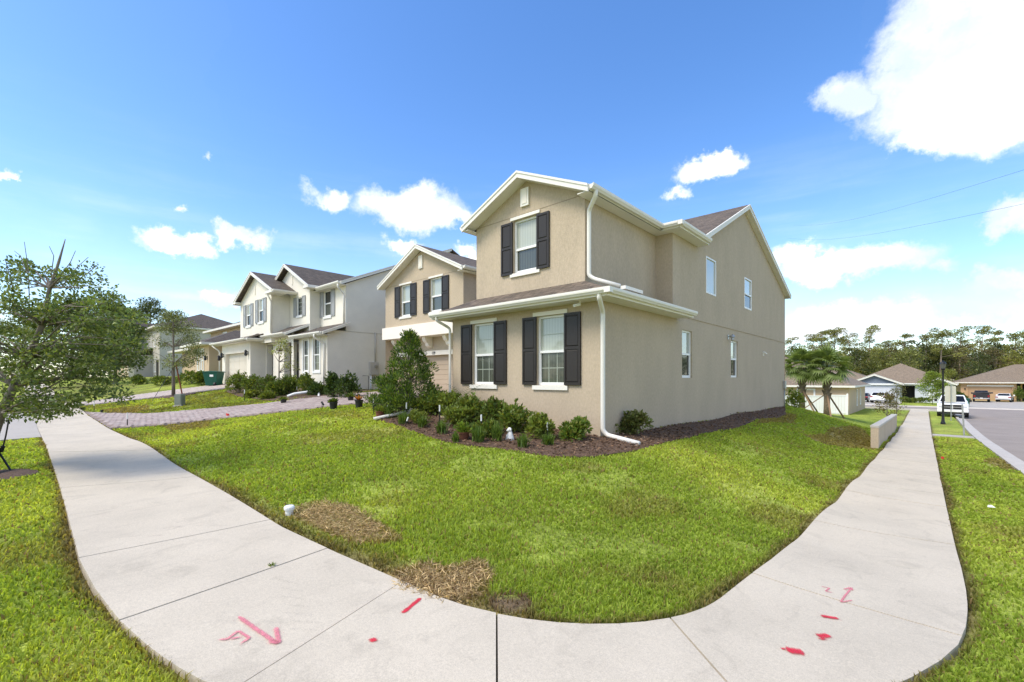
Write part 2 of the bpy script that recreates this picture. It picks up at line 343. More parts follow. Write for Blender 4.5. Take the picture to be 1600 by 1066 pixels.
def gp(u, v, lift=0):
    """point of the ground seen at a column and row of the photograph"""
    d = pix_dir(u, v); t = .5; st = .05
    f = lambda t: HC + d.z * t - Zg(CAMX + d.x * t, CAMY + d.y * t) - lift
    ts = np.concatenate([np.arange(1, 40, .1), np.arange(40, 140, .5)]); X = CAMX + d.x * ts; Y = CAMY + d.y * ts
    s = HC + d.z * ts - zg(X, Y) - lift; k = np.argmax(s < 0)
    if not (s < 0).any(): k = len(ts) - 1
    a, b = ts[max(k - 1, 0)], ts[k]
    for _ in range(18):
        m = (a + b) / 2
        if f(m) < 0: b = m
        else: a = m
    return Vector((CAMX + d.x * a, CAMY + d.y * a, Zg(CAMX + d.x * a, CAMY + d.y * a)))
def dp(u, v, t):
    """point at depth t metres in front of the camera"""
    d = pix_dir(u, v); return Vector((CAMX + d.x * t, CAMY + d.y * t, HC + d.z * t))
def inpoly(x, y, poly):
    x = np.asarray(x); y = np.asarray(y); r = np.zeros(x.shape, bool); n = len(poly)
    for i in range(n):
        x0, y0 = poly[i][:2]; x1, y1 = poly[(i + 1) % n][:2]
        if y0 == y1: continue
        c = ((y0 > y) != (y1 > y)) & (x < (x1 - x0) * (y - y0) / (y1 - y0) + x0); r ^= c
    return r
def polydist(x, y, line):
    r = np.full(np.shape(x), 1e9)
    for (x0, y0), (x1, y1) in zip(line, line[1:]):
        dx, dy = x1 - x0, y1 - y0; L2 = dx * dx + dy * dy + 1e-12
        t = np.clip(((x - x0) * dx + (y - y0) * dy) / L2, 0, 1); r = np.minimum(r, np.hypot(x - x0 - t * dx, y - y0 - t * dy))
    return r
_PERM = rng.random((256, 256))
def vnoise(x, y, s):
    x = np.asarray(x) * s + 1000; y = np.asarray(y) * s + 1000; xi = np.floor(x).astype(int); yi = np.floor(y).astype(int)
    fx = x - xi; fy = y - yi; fx = fx * fx * (3 - 2 * fx); fy = fy * fy * (3 - 2 * fy); g = lambda i, j: _PERM[i % 256, j % 256]
    return (g(xi, yi) * (1 - fx) + g(xi + 1, yi) * fx) * (1 - fy) + (g(xi, yi + 1) * (1 - fx) + g(xi + 1, yi + 1) * fx) * fy
def fbm(x, y, s, o=4): return sum(vnoise(x + 17 * k, y - 9 * k, s * 2 ** k) * .5 ** k for k in range(o)) / sum(.5 ** k for k in range(o))

# sidewalk edges, from the far left round the corner to the far right
def arc(cx, cy, r, a0, a1, n): return [(cx + r * math.cos(R(a0 + (a1 - a0) * i / n)), cy + r * math.sin(R(a0 + (a1 - a0) * i / n))) for i in range(n + 1)]
INNER = [(-95, -6.62), (-30, -6.64), (-12, -6.66), (-4, -6.70), (.0, -6.70), (1.1, -6.63)] + arc(2.25, -4.72, 1.80, -82, -4, 10) + [(4.11, -3.4), (4.12, -1.5), (4.13, 6), (4.13, 20), (4.13, 60.5)]
OUTER = [(-95, -8.14), (-30, -8.16), (-12, -8.17), (-4, -8.24), (-.4, -8.30), (.4, -8.27), (1.1, -8.21), (1.7, -8.12), (2.2, -8.01), (2.7, -7.82), (3.2, -7.52), (3.7, -7.14), (4.2, -6.66), (4.6, -6.18), (4.95, -5.66), (5.2, -5.16), (5.36, -4.7), (5.46, -4.3), (5.52, -3.85), (5.555, -3.35), (5.57, -2.8), (5.575, -2), (5.57, -1), (5.57, 6), (5.57, 20), (5.57, 60.5)]
WALK = INNER + OUTER[::-1]
APRON = [(-12.95, -8.18), (-22.6, -8.16), (-24.0, -13.5), (-12.2, -13.5)]
DRIVE = [(-14.05, -6.62), (-12.0, -4.0), (-10.0, -2.0), (-8.95, 0.0), (-8.3, 3.6), (-13.2, 3.6), (-13.3, 1.0), (-14.4, -1.9), (-17.4, -5.0), (-21.6, -6.62)]
DRIVE2 = [(-29.5, -6.62), (-28.6, -3.0), (-28.5, .6), (-23.9, .6), (-23.6, -1.0), (-24.3, -3.5), (-24.6, -6.62)]
ROADX = (7.9, 15.6)
HOUSES = [[(0, 0), (0, 17.8), (-13.4, 17.8), (-13.4, 3.3), (-5, 3.3), (-5, 0)], [(-16.3, 1.7), (-16.3, 16), (-28.7, 16), (-28.7, .6), (-23.5, .6), (-23.5, 1.7)]]
BED = [(p.x, p.y) for p in [gp(u, v) for u, v in [(583, 655), (612, 663), (645, 675), (700, 692), (745, 698), (790, 704), (860, 715), (925, 716), (985, 707), (1010, 702), (1040, 692), (1100, 678), (1165, 664), (1228, 648)]]] + [(.02, 17.8), (.02, .02), (0, .02), (-4.95, .02), (-6.6, .9)]

# ------------------------------------------------------------------ ground sheet
def axis(lo, a, b, hi, fine, g):
    c = list(np.arange(a, b, fine)); s = fine; p = a
    L = []
    while p > lo: s *= g; p -= s; L.append(p)
    s = fine; p = c[-1]; H = []
    while p < hi: s *= g; p += s; H.append(p)
    return np.array(L[::-1] + c + H)
def ground_mat(name, attr='col'):
    m = bpy.data.materials.new(name); nt, N, L, P = nodes(m)
    a = N.new('ShaderNodeAttribute'); a.attribute_name = attr; g = N.new('ShaderNodeNewGeometry'); cur = a.outputs['Color']
    for s, lo, hi, st in ((1.6, .75, 1.25, None), (22, .6, 1.4, None), (140, .55, 1.45, None)):
        n = N.new('ShaderNodeTexNoise'); n.inputs['Scale'].default_value = s; n.inputs['Detail'].default_value = 4; L.new(g.outputs['Position'], n.inputs['Vector'])
        mr = N.new('ShaderNodeMapRange'); L.new(n.outputs['Fac'], mr.inputs[0]); mr.inputs[1].default_value = .3; mr.inputs[2].default_value = .7; mr.inputs[3].default_value = lo; mr.inputs[4].default_value = hi
        v = N.new('ShaderNodeVectorMath'); v.operation = 'SCALE'; L.new(cur, v.inputs[0]); L.new(mr.outputs[0], v.inputs['Scale']); cur = v.outputs[0]
    L.new(cur, P.inputs['Base Color']); P.inputs['Roughness'].default_value = .95; P.inputs['Specular IOR Level'].default_value = .1
    n = N.new('ShaderNodeTexNoise'); n.inputs['Scale'].default_value = 60; n.inputs['Detail'].default_value = 5; L.new(g.outputs['Position'], n.inputs['Vector'])
    b = N.new('ShaderNodeBump'); b.inputs['Strength'].default_value = .8; b.inputs['Distance'].default_value = .04; L.new(n.outputs['Fac'], b.inputs['Height']); L.new(b.outputs[0], P.inputs['Normal'])
    return m
def np_mesh(name, V, F, mat, parent=None, cols=None, loc=None, smooth=False):
    """V (n,3), F (m,k) arrays"""
    me = bpy.data.meshes.new(name); o = bpy.data.objects.new(name, me); COL.objects.link(o)
    if parent is not None: org = ORG[parent]; o.parent = parent
    else:
        org = Vector(loc) if loc is not None else Vector((0, 0, 0)); o.location = org
    ORG[o] = org
    V = np.asarray(V, np.float32) - np.array(org, np.float32); F = np.asarray(F, np.int32); k = F.shape[1]
    me.vertices.add(len(V)); me.vertices.foreach_set('co', V.ravel()); me.loops.add(F.size); me.loops.foreach_set('vertex_index', F.ravel())
    me.polygons.add(len(F)); me.polygons.foreach_set('loop_start', np.arange(0, F.size, k, dtype=np.int32))
    if smooth: me.polygons.foreach_set('use_smooth', np.ones(len(F), bool))
    me.update(calc_edges=True); me.validate()
    if cols is not None:
        c = np.ones((len(V), 4), np.float32); c[:, :3] = cols; a = me.color_attributes.new('col', 'FLOAT_COLOR', 'POINT'); a.data.foreach_set('color', c.ravel())
    me.materials.append(mat); return o
GREEN = np.array((.36, .45, .068)); YGREEN = np.array((.50, .56, .10)); DGREEN = np.array((.27, .36, .05)); DRY = np.array((.33, .235, .105)); SOIL = np.array((.17, .115, .075)); THATCH = np.array((.115, .105, .030))
BARE = [(p.x, p.y, r) for p, r in [(gp(800, 945), .16), (gp(1010, 690), .3), (gp(612, 912), .12), (gp(930, 702), .25)]]
DEAD = [[(p.x, p.y) for p in [gp(u, v) for u, v in pts]] for pts in (
    [(458, 800), (500, 788), (545, 797), (600, 833), (612, 848), (560, 850), (500, 820)],
    [(630, 900), (660, 890), (700, 897), (745, 886), (757, 900), (735, 930), (690, 938), (640, 922)])]
DRYP = [[(p.x, p.y) for p in [gp(u, v) for u, v in pts]] for pts in (
    [(1262, 684), (1300, 672), (1340, 668), (1366, 690), (1362, 704), (1330, 700), (1290, 694)], [(1185, 662), (1215, 646), (1240, 648), (1235, 660)],
    [(1540, 720), (1598, 712), (1600, 735), (1575, 735)], [(165, 640), (225, 634), (230, 640), (190, 650)], [(255, 662), (330, 657), (320, 668), (270, 674)])]
SLABSET = [WALK, APRON, DRIVE, DRIVE2]
def lawn_colour(x, y):
    p = fbm(x, y, .35, 4); q = fbm(x + 50, y, 1.1, 3); d = fbm(x - 30, y + 20, .8, 4)
    t = np.clip((p - .36) / .30, 0, 1)[:, None]; c = GREEN * (1 - t) + YGREEN * t
    t = np.clip((q - .56) / .16, 0, 1)[:, None] * .45; c = c * (1 - t) + DGREEN * t
    t = np.clip((d - .62) / .12, 0, 1)[:, None] * .35; c = c * (1 - t) + DRY * t
    # side yard and land behind: deeper green, the house's shade painted into the colour
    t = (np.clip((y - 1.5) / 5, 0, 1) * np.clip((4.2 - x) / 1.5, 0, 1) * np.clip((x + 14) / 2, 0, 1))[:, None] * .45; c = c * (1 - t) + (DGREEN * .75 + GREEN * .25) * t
    t = ((x < -13.6) & (y > -6.6))[:, None] * np.clip((fbm(x, y + 70, .7, 3) - .40) / .2, 0, 1)[:, None] * .6; c = c * (1 - t) + (SOIL * .8 + DGREEN * .25) * t
    ei = polydist(x, y, INNER); e = np.minimum(ei, polydist(x, y, OUTER)); t = (np.clip(1.25 - e / (.04 + .13 * q ** 2 * 2 + .16 * ((x < 3.2) & (y > -6.8) & (x > -3))), 0, 1) * .85)[:, None]; c = c * (1 - t) + (DRY * .45 + SOIL * .45) * t
    for g in DEAD + DRYP:
        m = inpoly(x, y, g) | (polydist(x, y, g + g[:1]) < .10 * q * 2); c[m] = c[m] * .25 + DRY * .75
    for bx, by, r in BARE:
        m = np.hypot(x - bx, y - by) < r * (.6 + .8 * q); c[m] = SOIL * 1.4
    return c
ax = axis(-900, -17, 8.5, 900, .16, 1.07); ay = axis(-900, -10.5, 4.5, 1500, .16, 1.07)
GX, GY = np.meshgrid(ax, ay); gx, gy = GX.ravel(), GY.ravel(); gz = zg(gx, gy)
gz = gz + (fbm(gx, gy, .8, 3) - .5) * .05 * (np.hypot(gx - CAMX, gy - CAMY) < 40)
road = (gx > 7.2) & (gx < 16.3) & (gy > -30) & (gy < 75) | (gy > 60) & (gy < 72.5) & (gx > -60) & (gx < 60) | (gy < -12.8) & (gy > -20); gz[road] -= .22
onslab = np.zeros(len(gx), bool)
for p in SLABSET: onslab |= inpoly(gx, gy, p)
for h in HOUSES: onslab |= inpoly(gx, gy, h)
gz[onslab] -= .05
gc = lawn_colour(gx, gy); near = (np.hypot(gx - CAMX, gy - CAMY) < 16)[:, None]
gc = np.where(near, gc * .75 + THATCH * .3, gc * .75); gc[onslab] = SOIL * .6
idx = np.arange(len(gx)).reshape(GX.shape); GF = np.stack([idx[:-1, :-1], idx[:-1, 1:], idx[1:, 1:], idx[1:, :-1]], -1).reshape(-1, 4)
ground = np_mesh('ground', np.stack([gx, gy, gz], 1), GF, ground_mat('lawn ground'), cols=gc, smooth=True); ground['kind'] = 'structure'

# ------------------------------------------------------------------ sidewalk slabs
def concrete(name, base, stain=.5):
    m = bpy.data.materials.new(name); nt, N, L, P = nodes(m); g = N.new('ShaderNodeNewGeometry'); cur = None
    def layer(s, lo, hi, a=.3, b=.7, det=5, stretch=None, dist=0):
        nonlocal cur
        vec = g.outputs['Position']
        if stretch:
            mp = N.new('ShaderNodeMapping'); mp.inputs['Scale'].default_value = stretch; mp.inputs['Rotation'].default_value = (0, 0, .35); L.new(vec, mp.inputs['Vector']); vec = mp.outputs[0]
        n = N.new('ShaderNodeTexNoise'); n.inputs['Scale'].default_value = s; n.inputs['Detail'].default_value = det; n.inputs['Distortion'].default_value = dist; n.inputs['Roughness'].default_value = .62; L.new(vec, n.inputs['Vector'])
        mr = N.new('ShaderNodeMapRange'); L.new(n.outputs['Fac'], mr.inputs[0]); mr.inputs[1].default_value = a; mr.inputs[2].default_value = b; mr.inputs[3].default_value = lo; mr.inputs[4].default_value = hi
        v = N.new('ShaderNodeVectorMath'); v.operation = 'SCALE'
        if cur is None: v.inputs[0].default_value = base
        else: L.new(cur, v.inputs[0])
        L.new(mr.outputs[0], v.inputs['Scale']); cur = v.outputs[0]
    layer(.9, 1 - .12 * stain, 1.04, .36, .6); layer(2.4, 1.02, 1 - .28 * stain, .54, .74, 6, None, 1.2); layer(7, 1.0, 1 - .30 * stain, .58, .80, 5, (1, .25, 1), .6); layer(45, .95, 1.04, .35, .65, 3); layer(130, .86, 1.06, .33, .6, 2)
    L.new(cur, P.inputs['Base Color']); P.inputs['Roughness'].default_value = .85; P.inputs['Specular IOR Level'].default_value = .25
    n = N.new('ShaderNodeTexNoise'); n.inputs['Scale'].default_value = 120; n.inputs['Detail'].default_value = 3; L.new(g.outputs['Position'], n.inputs['Vector'])
    b = N.new('ShaderNodeBump'); b.inputs['Strength'].default_value = .25; b.inputs['Distance'].default_value = .004; L.new(n.outputs['Fac'], b.inputs['Height']); L.new(b.outputs[0], P.inputs['Normal']); return m
M['concrete'] = concrete('concrete', (.565, .495, .385), .5); M['concrete_far'] = concrete('concrete pale', (.44, .40, .345), .3)
class Line:
    def __init__(s, pts): s.p = np.array(pts, float); s.s = np.concatenate([[0], np.cumsum(np.hypot(*np.diff(s.p, axis=0).T))])
    def at(s, t): return np.stack([np.interp(t, s.s, s.p[:, 0]), np.interp(t, s.s, s.p[:, 1])], -1)
    def near(s, x, y):
        t = np.linspace(0, s.s[-1], 16000); q = s.at(t); return t[np.argmin(np.hypot(q[:, 0] - x, q[:, 1] - y))]
IL, OL = Line(INNER), Line(OUTER)
JP = [((192, 674), (70, 680)), ((240, 703), (80, 706)), ((271, 724), (86, 734)), ((298, 746), (94, 762)), ((328, 774), (100, 806)), ((380, 822), (114, 874)), ((468, 871), (175, 973))]
joints = []
for a, b in JP:
    A, B = gp(*a, .035), gp(*b, .035); joints.append((IL.near(A.x, A.y), OL.near(B.x, B.y)))
for (a, b) in (((603, 920), (382, 1066)), ((773, 962), (775, 1066)), ((1027, 951), (1133, 1066))):      # joints that run out of the frame: carried on to the outer edge
    A, B = gp(*a, .035), gp(*b, .035); d = (B - A); best = None
    for t in np.linspace(.5, 3.5, 300):
        q = A + d * t; e = polydist(np.array([q.x]), np.array([q.y]), OUTER)[0]
        if best is None or e < best[0]: best = (e, q)
    joints.append((IL.near(A.x, A.y), OL.near(best[1].x, best[1].y)))
for a, b in [((1184, 898), (1504, 994)), ((1248, 850), (1503, 902)), ((1284, 816), (1476, 848)), ((1308, 788), (1480, 815))]:
    A, B = gp(*a, .035), gp(*b, .035); joints.append((IL.near(A.x, A.y), OL.near(B.x, B.y)))
y = -1.0 + 0; yy = IL.at(joints[-1][0])[1] + 1.5
while yy < 60: joints.append((IL.near(4.13, yy), OL.near(5.57, yy))); yy += 1.5
x0 = IL.at(joints[0][0])[0] - 1.9; pre = []
while x0 > -94: pre.append((IL.near(x0, -6.65), OL.near(x0, -8.2))); x0 -= 1.9
joints = [(0, 0)] + pre[::-1] + joints + [(IL.s[-1], OL.s[-1])]
walk = setting('sidewalk')
for (i0, o0), (i1, o1) in zip(joints, joints[1:]):
    if i1 - i0 < .1 or o1 - o0 < .05: continue
    g = .0085 if IL.at(i1)[1] > -4.6 else .006; n = max(2, int(max(i1 - i0, o1 - o0) / .18)); n = min(n, 14)
    A = IL.at(np.linspace(i0 + g, i1 - g, n)); B = OL.at(np.linspace(o0 + g, o1 - g, n)); W = 5
    dz = random.uniform(-.003, .003); V = []
    for k in range(n):
        for j in range(W):
            q = A[k] + (B[k] - A[k]) * j / (W - 1); V.append((q[0], q[1], Zg(*q) + .035 + dz))
    mb = MB(); F = [(k * W + j, k * W + j + 1, (k + 1) * W + j + 1, (k + 1) * W + j) for k in range(n - 1) for j in range(W - 1)]
    ring = [j for j in range(W)] + [k * W + W - 1 for k in range(1, n)] + [(n - 1) * W + j for j in range(W - 2, -1, -1)] + [k * W for k in range(n - 2, 0, -1)]
    b = len(V); V += [(V[r][0], V[r][1], V[r][2] - .12) for r in ring]
    F += [(ring[i], b + i, b + (i + 1) % len(ring), ring[(i + 1) % len(ring)]) for i in range(len(ring))]
    mb.add(V, F); o = mb.build('slab', M['concrete'], walk)
def sheet(name, poly, mat_, lift, cell, th=.1, parent=None):
    """paved area following the ground: clipped grid with an exact outline"""
    bm_ = MB(); import bmesh
    bm = bmesh.new(); vs = [bm.verts.new((p[0], p[1], 0)) for p in poly]; bm.faces.new(vs)
    xs = [p[0] for p in poly]; ys = [p[1] for p in poly]
    for c, lo, hi, n in ((0, min(xs), max(xs), (1, 0, 0)), (1, min(ys), max(ys), (0, 1, 0))):
        t = lo + cell
        while t < hi:
            co = [0, 0, 0]; co[c] = t; bmesh.ops.bisect_plane(bm, geom=bm.verts[:] + bm.edges[:] + bm.faces[:], plane_co=co, plane_no=n); t += cell
    for v in bm.verts: v.co.z = Zg(v.co.x, v.co.y) + lift
    bm.normal_update()
    for f in bm.faces:
        if f.normal.z < 0: f.normal_flip()
    r = bmesh.ops.extrude_face_region(bm, geom=bm.faces[:])
    for e in r['geom']:
        if isinstance(e, bmesh.types.BMVert): e.co.z += 0
    top = [e for e in r['geom'] if isinstance(e, bmesh.types.BMVert)]; ts = set(top)
    for v in bm.verts:
        if v not in ts: v.co.z -= th
    bmesh.ops.recalc_face_normals(bm, faces=bm.faces[:])
    me = bpy.data.meshes.new(name); bm.to_mesh(me); bm.free(); me.materials.append(mat_)
    o = bpy.data.objects.new(name, me); COL.objects.link(o); ORG[o] = Vector((0, 0, 0))
    if parent: o.parent = parent
    return o
ap = sheet('driveway_apron', APRON, M['concrete_far'], .045, 1.5); ap['kind'] = 'structure'

# brick driveway: pavers laid across, the nearest ones are parts of their own
M['paver'] = mat('paver pink grey', (.42, .345, .305), .85, .22, 5, .12, 60)
M['paver2'] = mat('paver rose', (.37, .29, .26), .85, .22, 5, .12, 60)
M['sand'] = mat('joint sand', (.25, .20, .17), .95); M['paver3'] = mat('paver pale pink', (.50, .42, .37), .85, .18, 5, .12, 60)
def driveway(name, poly, ang, part_n, pm=('paver', 'paver2')):
    root = sheet(name, poly, M['sand'], .03, 1.2); root['kind'] = 'structure'
    ca, sa = math.cos(ang), math.sin(ang); xs = [p[0] for p in poly]; ys = [p[1] for p in poly]; cx, cy = sum(xs) / len(xs), sum(ys) / len(ys)
    L_, W_ = .24, .12; cells = []
    for r in range(-110, 110):
        for c in range(-62, 62):
            a = (c + (.5 if r % 2 else 0)) * L_; b = r * W_; x = cx + a * ca - b * sa; y = cy + a * sa + b * ca; cells.append((x, y))
    cells = np.array(cells); ok = inpoly(cells[:, 0], cells[:, 1], poly) & (polydist(cells[:, 0], cells[:, 1], poly + poly[:1]) > .09); cells = cells[ok]
    d = (cells[:, 0] - CAMX) * FW.x + (cells[:, 1] - CAMY) * FW.y; cells = cells[np.argsort(d)]
    zz = zg(cells[:, 0], cells[:, 1]); e = .6; gxz = (zg(cells[:, 0] + e, cells[:, 1]) - zz) / e; gyz = (zg(cells[:, 0], cells[:, 1] + e) - zz) / e
    hx, hy, h = L_ / 2 - .004, W_ / 2 - .004, .055
    def verts(i, org):
        x, y = cells[i]; o = []
        j = random.uniform(-.003, .003)
        for (sx, sy, sz) in ((-1, -1, 0), (1, -1, 0), (1, 1, 0), (-1, 1, 0), (-.975, -.95, 1), (.975, -.95, 1), (.975, .95, 1), (-.975, .95, 1)):
            dx = sx * hx * ca - sy * hy * sa; dy = sx * hx * sa + sy * hy * ca; o.append((x + dx - org[0], y + dy - org[1], zz[i] + dx * gxz[i] + dy * gyz[i] + .012 + j + sz * h - org[2]))
        return o
    F = [(4, 5, 6, 7), (0, 1, 5, 4), (1, 2, 6, 5), (2, 3, 7, 6), (3, 0, 4, 7)]
    for i in range(min(part_n, len(cells))):
        me = bpy.data.meshes.new('paver'); me.from_pydata(verts(i, (0, 0, 0)), [], F); me.materials.append(M['paver'] if random.random() < .6 else M['paver2'])
        o = bpy.data.objects.new('paver', me); COL.objects.link(o); o.parent = root
    for mk in (0, 1):
        mb = MB()
        for i in range(part_n, len(cells)):
            if (hash((i * 7919) % 1009) % 10 < 6) == (mk == 0): mb.add(verts(i, (0, 0, 0)), F)
        if mb.f:
            o = mb.build('paving', M[pm[mk]], root); o['kind'] = 'stuff'
driveway('paver_driveway', DRIVE, .62, 280)
driveway('paver_driveway', DRIVE2, 0, 0, ('paver3', 'paver3'))

# ------------------------------------------------------------------ streets and kerbs
M['asphalt'] = mat('asphalt', (.30, .25, .21), .9, .12, .6, .2, 90, .3, 120)
M['kerb'] = concrete('kerb concrete', (.50, .46, .41), .35)
r1 = sheet('side_street', [(7.75, -12), (15.75, -12), (15.75, 62), (7.75, 62)], M['asphalt'], -.10, 2.0); r1['kind'] = 'structure'
r2 = sheet('cross_street', [(-60, 62.0), (60, 62.0), (60, 71.5), (-60, 71.5)], M['asphalt'], -.10, 3.0); r2['kind'] = 'structure'
r3 = sheet('front_street', [(-95, -19.5), (7.75, -19.5), (7.75, -13.4), (-95, -13.4)], M['asphalt'], -.10, 3.0); r3['kind'] = 'structure'
def kerb(name, pts, w_in=.55, flip=1):
    mb = MB(); pts = Line(pts); n = int(pts.s[-1] / 1.0) + 2; q = pts.at(np.linspace(0, pts.s[-1], n))
    prof = [(0, -.3), (0, .03), (.16, .03), (.22, -.07), (w_in, -.085), (w_in, -.3)]; V = []
    for i in range(n):
        t = q[min(i + 1, n - 1)] - q[max(i - 1, 0)]; t = t / np.hypot(*t); nn = np.array((t[1], -t[0])) * flip; z = Zg(*q[i])
        V += [(q[i][0] + nn[0] * a, q[i][1] + nn[1] * a, z + b) for a, b in prof]
    k = len(prof); mb.add(V, [(i * k + j, i * k + j + 1, (i + 1) * k + j + 1, (i + 1) * k + j) for i in range(n - 1) for j in range(k - 1)])
    o = mb.build(name, M['kerb']); o['kind'] = 'structure'; return o
kerb('kerb', [(7.25, -9), (7.25, 20), (7.3, 58.5), (6.6, 60.5), (5.6, 61.45), (-60, 61.45)])
kerb('kerb', [(60, 72.05), (-60, 72.05)], .55, -1) if False else kerb('kerb', [(-60, 72.05), (60, 72.05)])
kerb('kerb', [(16.25, 60), (16.25, -12)])
o = sheet('crossing_strip', [(5.6, 25.3), (7.22, 25.0), (7.22, 26.4), (5.6, 26.2)], M['concrete_far'], .03, 1.); o['kind'] = 'structure'
DRIVE3 = [(9.5, 72.7), (18.5, 72.7), (18.2, 108), (10.3, 108)]; DRIVE4 = [(-3.5, 72.7), (2.6, 72.7), (2.6, 88), (-3.2, 88)]
for p in (DRIVE3, DRIVE4):
    o = sheet('concrete_driveway', p, M['concrete_far'], .02, 2.); o['kind'] = 'structure'

# ------------------------------------------------------------------ house parts
def frX(y, z=0): return Fr((0, y, z), (1, 0, 0), (0, -1, 0))       # wall facing the front street, u = x
def frY(x, z=0): return Fr((x, 0, z), (0, 1, 0), (1, 0, 0))        # wall facing the side street, u = y
def window(par, fr, u0, u1, z0, z1, rec=.07, fw=.05, mid=.5, up='blinds', low='screen', cols=0, rows=0, upcols=0, frame='white'):
    f = MB(); a, b = -rec - .05, -rec
    zm = z0 + (z1 - z0) * mid if mid else None
    f.fbox(fr, u0, u0 + fw, z0, z1, a, b); f.fbox(fr, u1 - fw, u1, z0, z1, a, b); f.fbox(fr, u0 + fw, u1 - fw, z0, z0 + fw, a, b); f.fbox(fr, u0 + fw, u1 - fw, z1 - fw, z1, a, b)
    w = f.build('window', M[frame], par)
    spans = [(z0 + fw, z1 - fw, up)] if not mid else [(z0 + fw, zm - .025, low), (zm + .025, z1 - fw, up)]
    if mid:
        r = MB(); r.fbox(fr, u0 + fw, u1 - fw, zm - .03, zm + .03, a + .002, b + .012); r.build('meeting_rail', M[frame], w)
        s = MB(); t = .022                                      # lower sash sits a little proud
        for (p, q, c, d) in ((u0 + fw, u0 + fw + t, z0 + fw, zm - .03), (u1 - fw - t, u1 - fw, z0 + fw, zm - .03), (u0 + fw + t, u1 - fw - t, z0 + fw, z0 + fw + t)): s.fbox(fr, p, q, c, d, a + .002, b - .012)
        s.build('sash', M[frame], w)
    for k, (c, d, g) in enumerate(spans):
        p = MB(); p.fbox(fr, u0 + fw - .004, u1 - fw + .004, c - .01, d + .01, a - .01, a + .012 + .006 * (1 - k)); p.build('pane', M[g], w)
        nc = cols if (k == 0 and mid) else (upcols or cols)
        if nc or rows:
            mm = MB()
            for i in range(1, nc):
                x = u0 + fw + (u1 - u0 - 2 * fw) * i / nc; mm.fbox(fr, x - .009, x + .009, c, d, a + .014, a + .022)
            for i in range(1, rows):
                z = c + (d - c) * i / rows; mm.fbox(fr, u0 + fw, u1 - fw, z - .009, z + .009, a + .013, a + .021)
            if mm.f: mm.build('muntin', M['muntin'], w)
    return w
M['muntin'] = mat('muntin behind glass', (.36, .40, .33), .5)
def shutter(par, fr, u0, u1, z0, z1, m='shutter'):
    s = MB(); s.fbox(fr, u0, u1, z0, z1, .006, .032); e = .045
    zm = (z0 + z1) / 2 + .02
    for (a, b, c, d) in ((u0, u0 + e, z0, z1), (u1 - e, u1, z0, z1), (u0 + e, u1 - e, z0, z0 + e * 1.2), (u0 + e, u1 - e, z1 - e * 1.2, z1), (u0 + e, u1 - e, zm - e * .6, zm + e * .6)): s.fbox(fr, a, b, c, d, .032, .05)
    o = s.build('shutter', M[m], par)
    for c, d in ((z0 + e * 1.2, zm - e * .6), (zm + e * .6, z1 - e * 1.2)):
        g = .016; a, b = u0 + e + g, u1 - e - g; c += g; d -= g; k = .02; p = MB(); q = fr.p
        p.add([q(a, c, .031), q(b, c, .031), q(b, d, .031), q(a, d, .031), q(a + k, c + k, .046), q(b - k, c + k, .046), q(b - k, d - k, .046), q(a + k, d - k, .046)],
              [(4, 5, 6, 7), (0, 1, 5, 4), (1, 2, 6, 5), (2, 3, 7, 6), (3, 0, 4, 7)])
        p.build('raised_panel', M[m], o)
    return o
def trim(par, fr, u0, u1, z0, z1, n=.03, m='trim', name='window_trim'):
    b = MB(); b.fbox(fr, u0, u1, z0, z1, .004, n); return b.build(name, M[m], par, bevel=.004)
GPROF = [(0, 0), (.075, 0), (.095, .03), (.115, .05), (.12, .075), (.12, .115), (.105, .115), (.10, .02 + .075), (0, .095)]
def gutter(par, a, b, n, m='trim', back=.02):
    """K-style gutter under a roof edge; a, b: ends of the edge, n: outward direction"""
    a = Vector(a); b = Vector(b); d = (b - a); mb = MB()
    mb.prism(GPROF, a - Vector((0, 0, .115)), n, (0, 0, 1), d.normalized(), d.length)
    f = MB(); n = Vector(n); f.add([a - n * back, b - n * back, b - n * back - Vector((0, 0, .16)), a - n * back - Vector((0, 0, .16)), a, b, b - Vector((0, 0, .16)), a - Vector((0, 0, .16))], [(0, 1, 2, 3), (7, 6, 5, 4), (3, 2, 6, 7), (0, 3, 7, 4), (1, 5, 6, 2), (0, 4, 5, 1)])
    f.build('fascia', M[m], par)
    return mb.build('gutter', M[m], par)
def rake(par, a, b, n, h=.17, t=.045, m='trim'):
    a = Vector(a); b = Vector(b); n = Vector(n) * t; z = Vector((0, 0, h)); q = MB()
    q.add([a, b, b - z, a - z, a + n, b + n, b + n - z, a + n - z], [(3, 2, 1, 0), (4, 5, 6, 7), (0, 1, 5, 4), (1, 2, 6, 5), (2, 3, 7, 6), (3, 0, 4, 7)])
    n2 = n * .45; z2 = Vector((0, 0, .055)); c = a + n; d = b + n; q.add([c, d, d - z2, c - z2, c + n2, d + n2, d + n2 - z2, c + n2 - z2], [(3, 2, 1, 0), (4, 5, 6, 7), (0, 1, 5, 4), (1, 2, 6, 5), (2, 3, 7, 6), (3, 0, 4, 7)])
    return q.build('rake_board', M[m], par)
def soffit(par, x0, x1, y0, y1, z, m='trim'):
    b = MB(); b.box(x0, x1, y0, y1, z, z + .02); return b.build('soffit', M[m], par)
def slope_soffit(par, pts, m='trim'):
    b = MB(); b.poly(pts); b.poly([Vector(p) + Vector((0, 0, .015)) for p in pts][::-1]); return b.build('soffit', M[m], par)
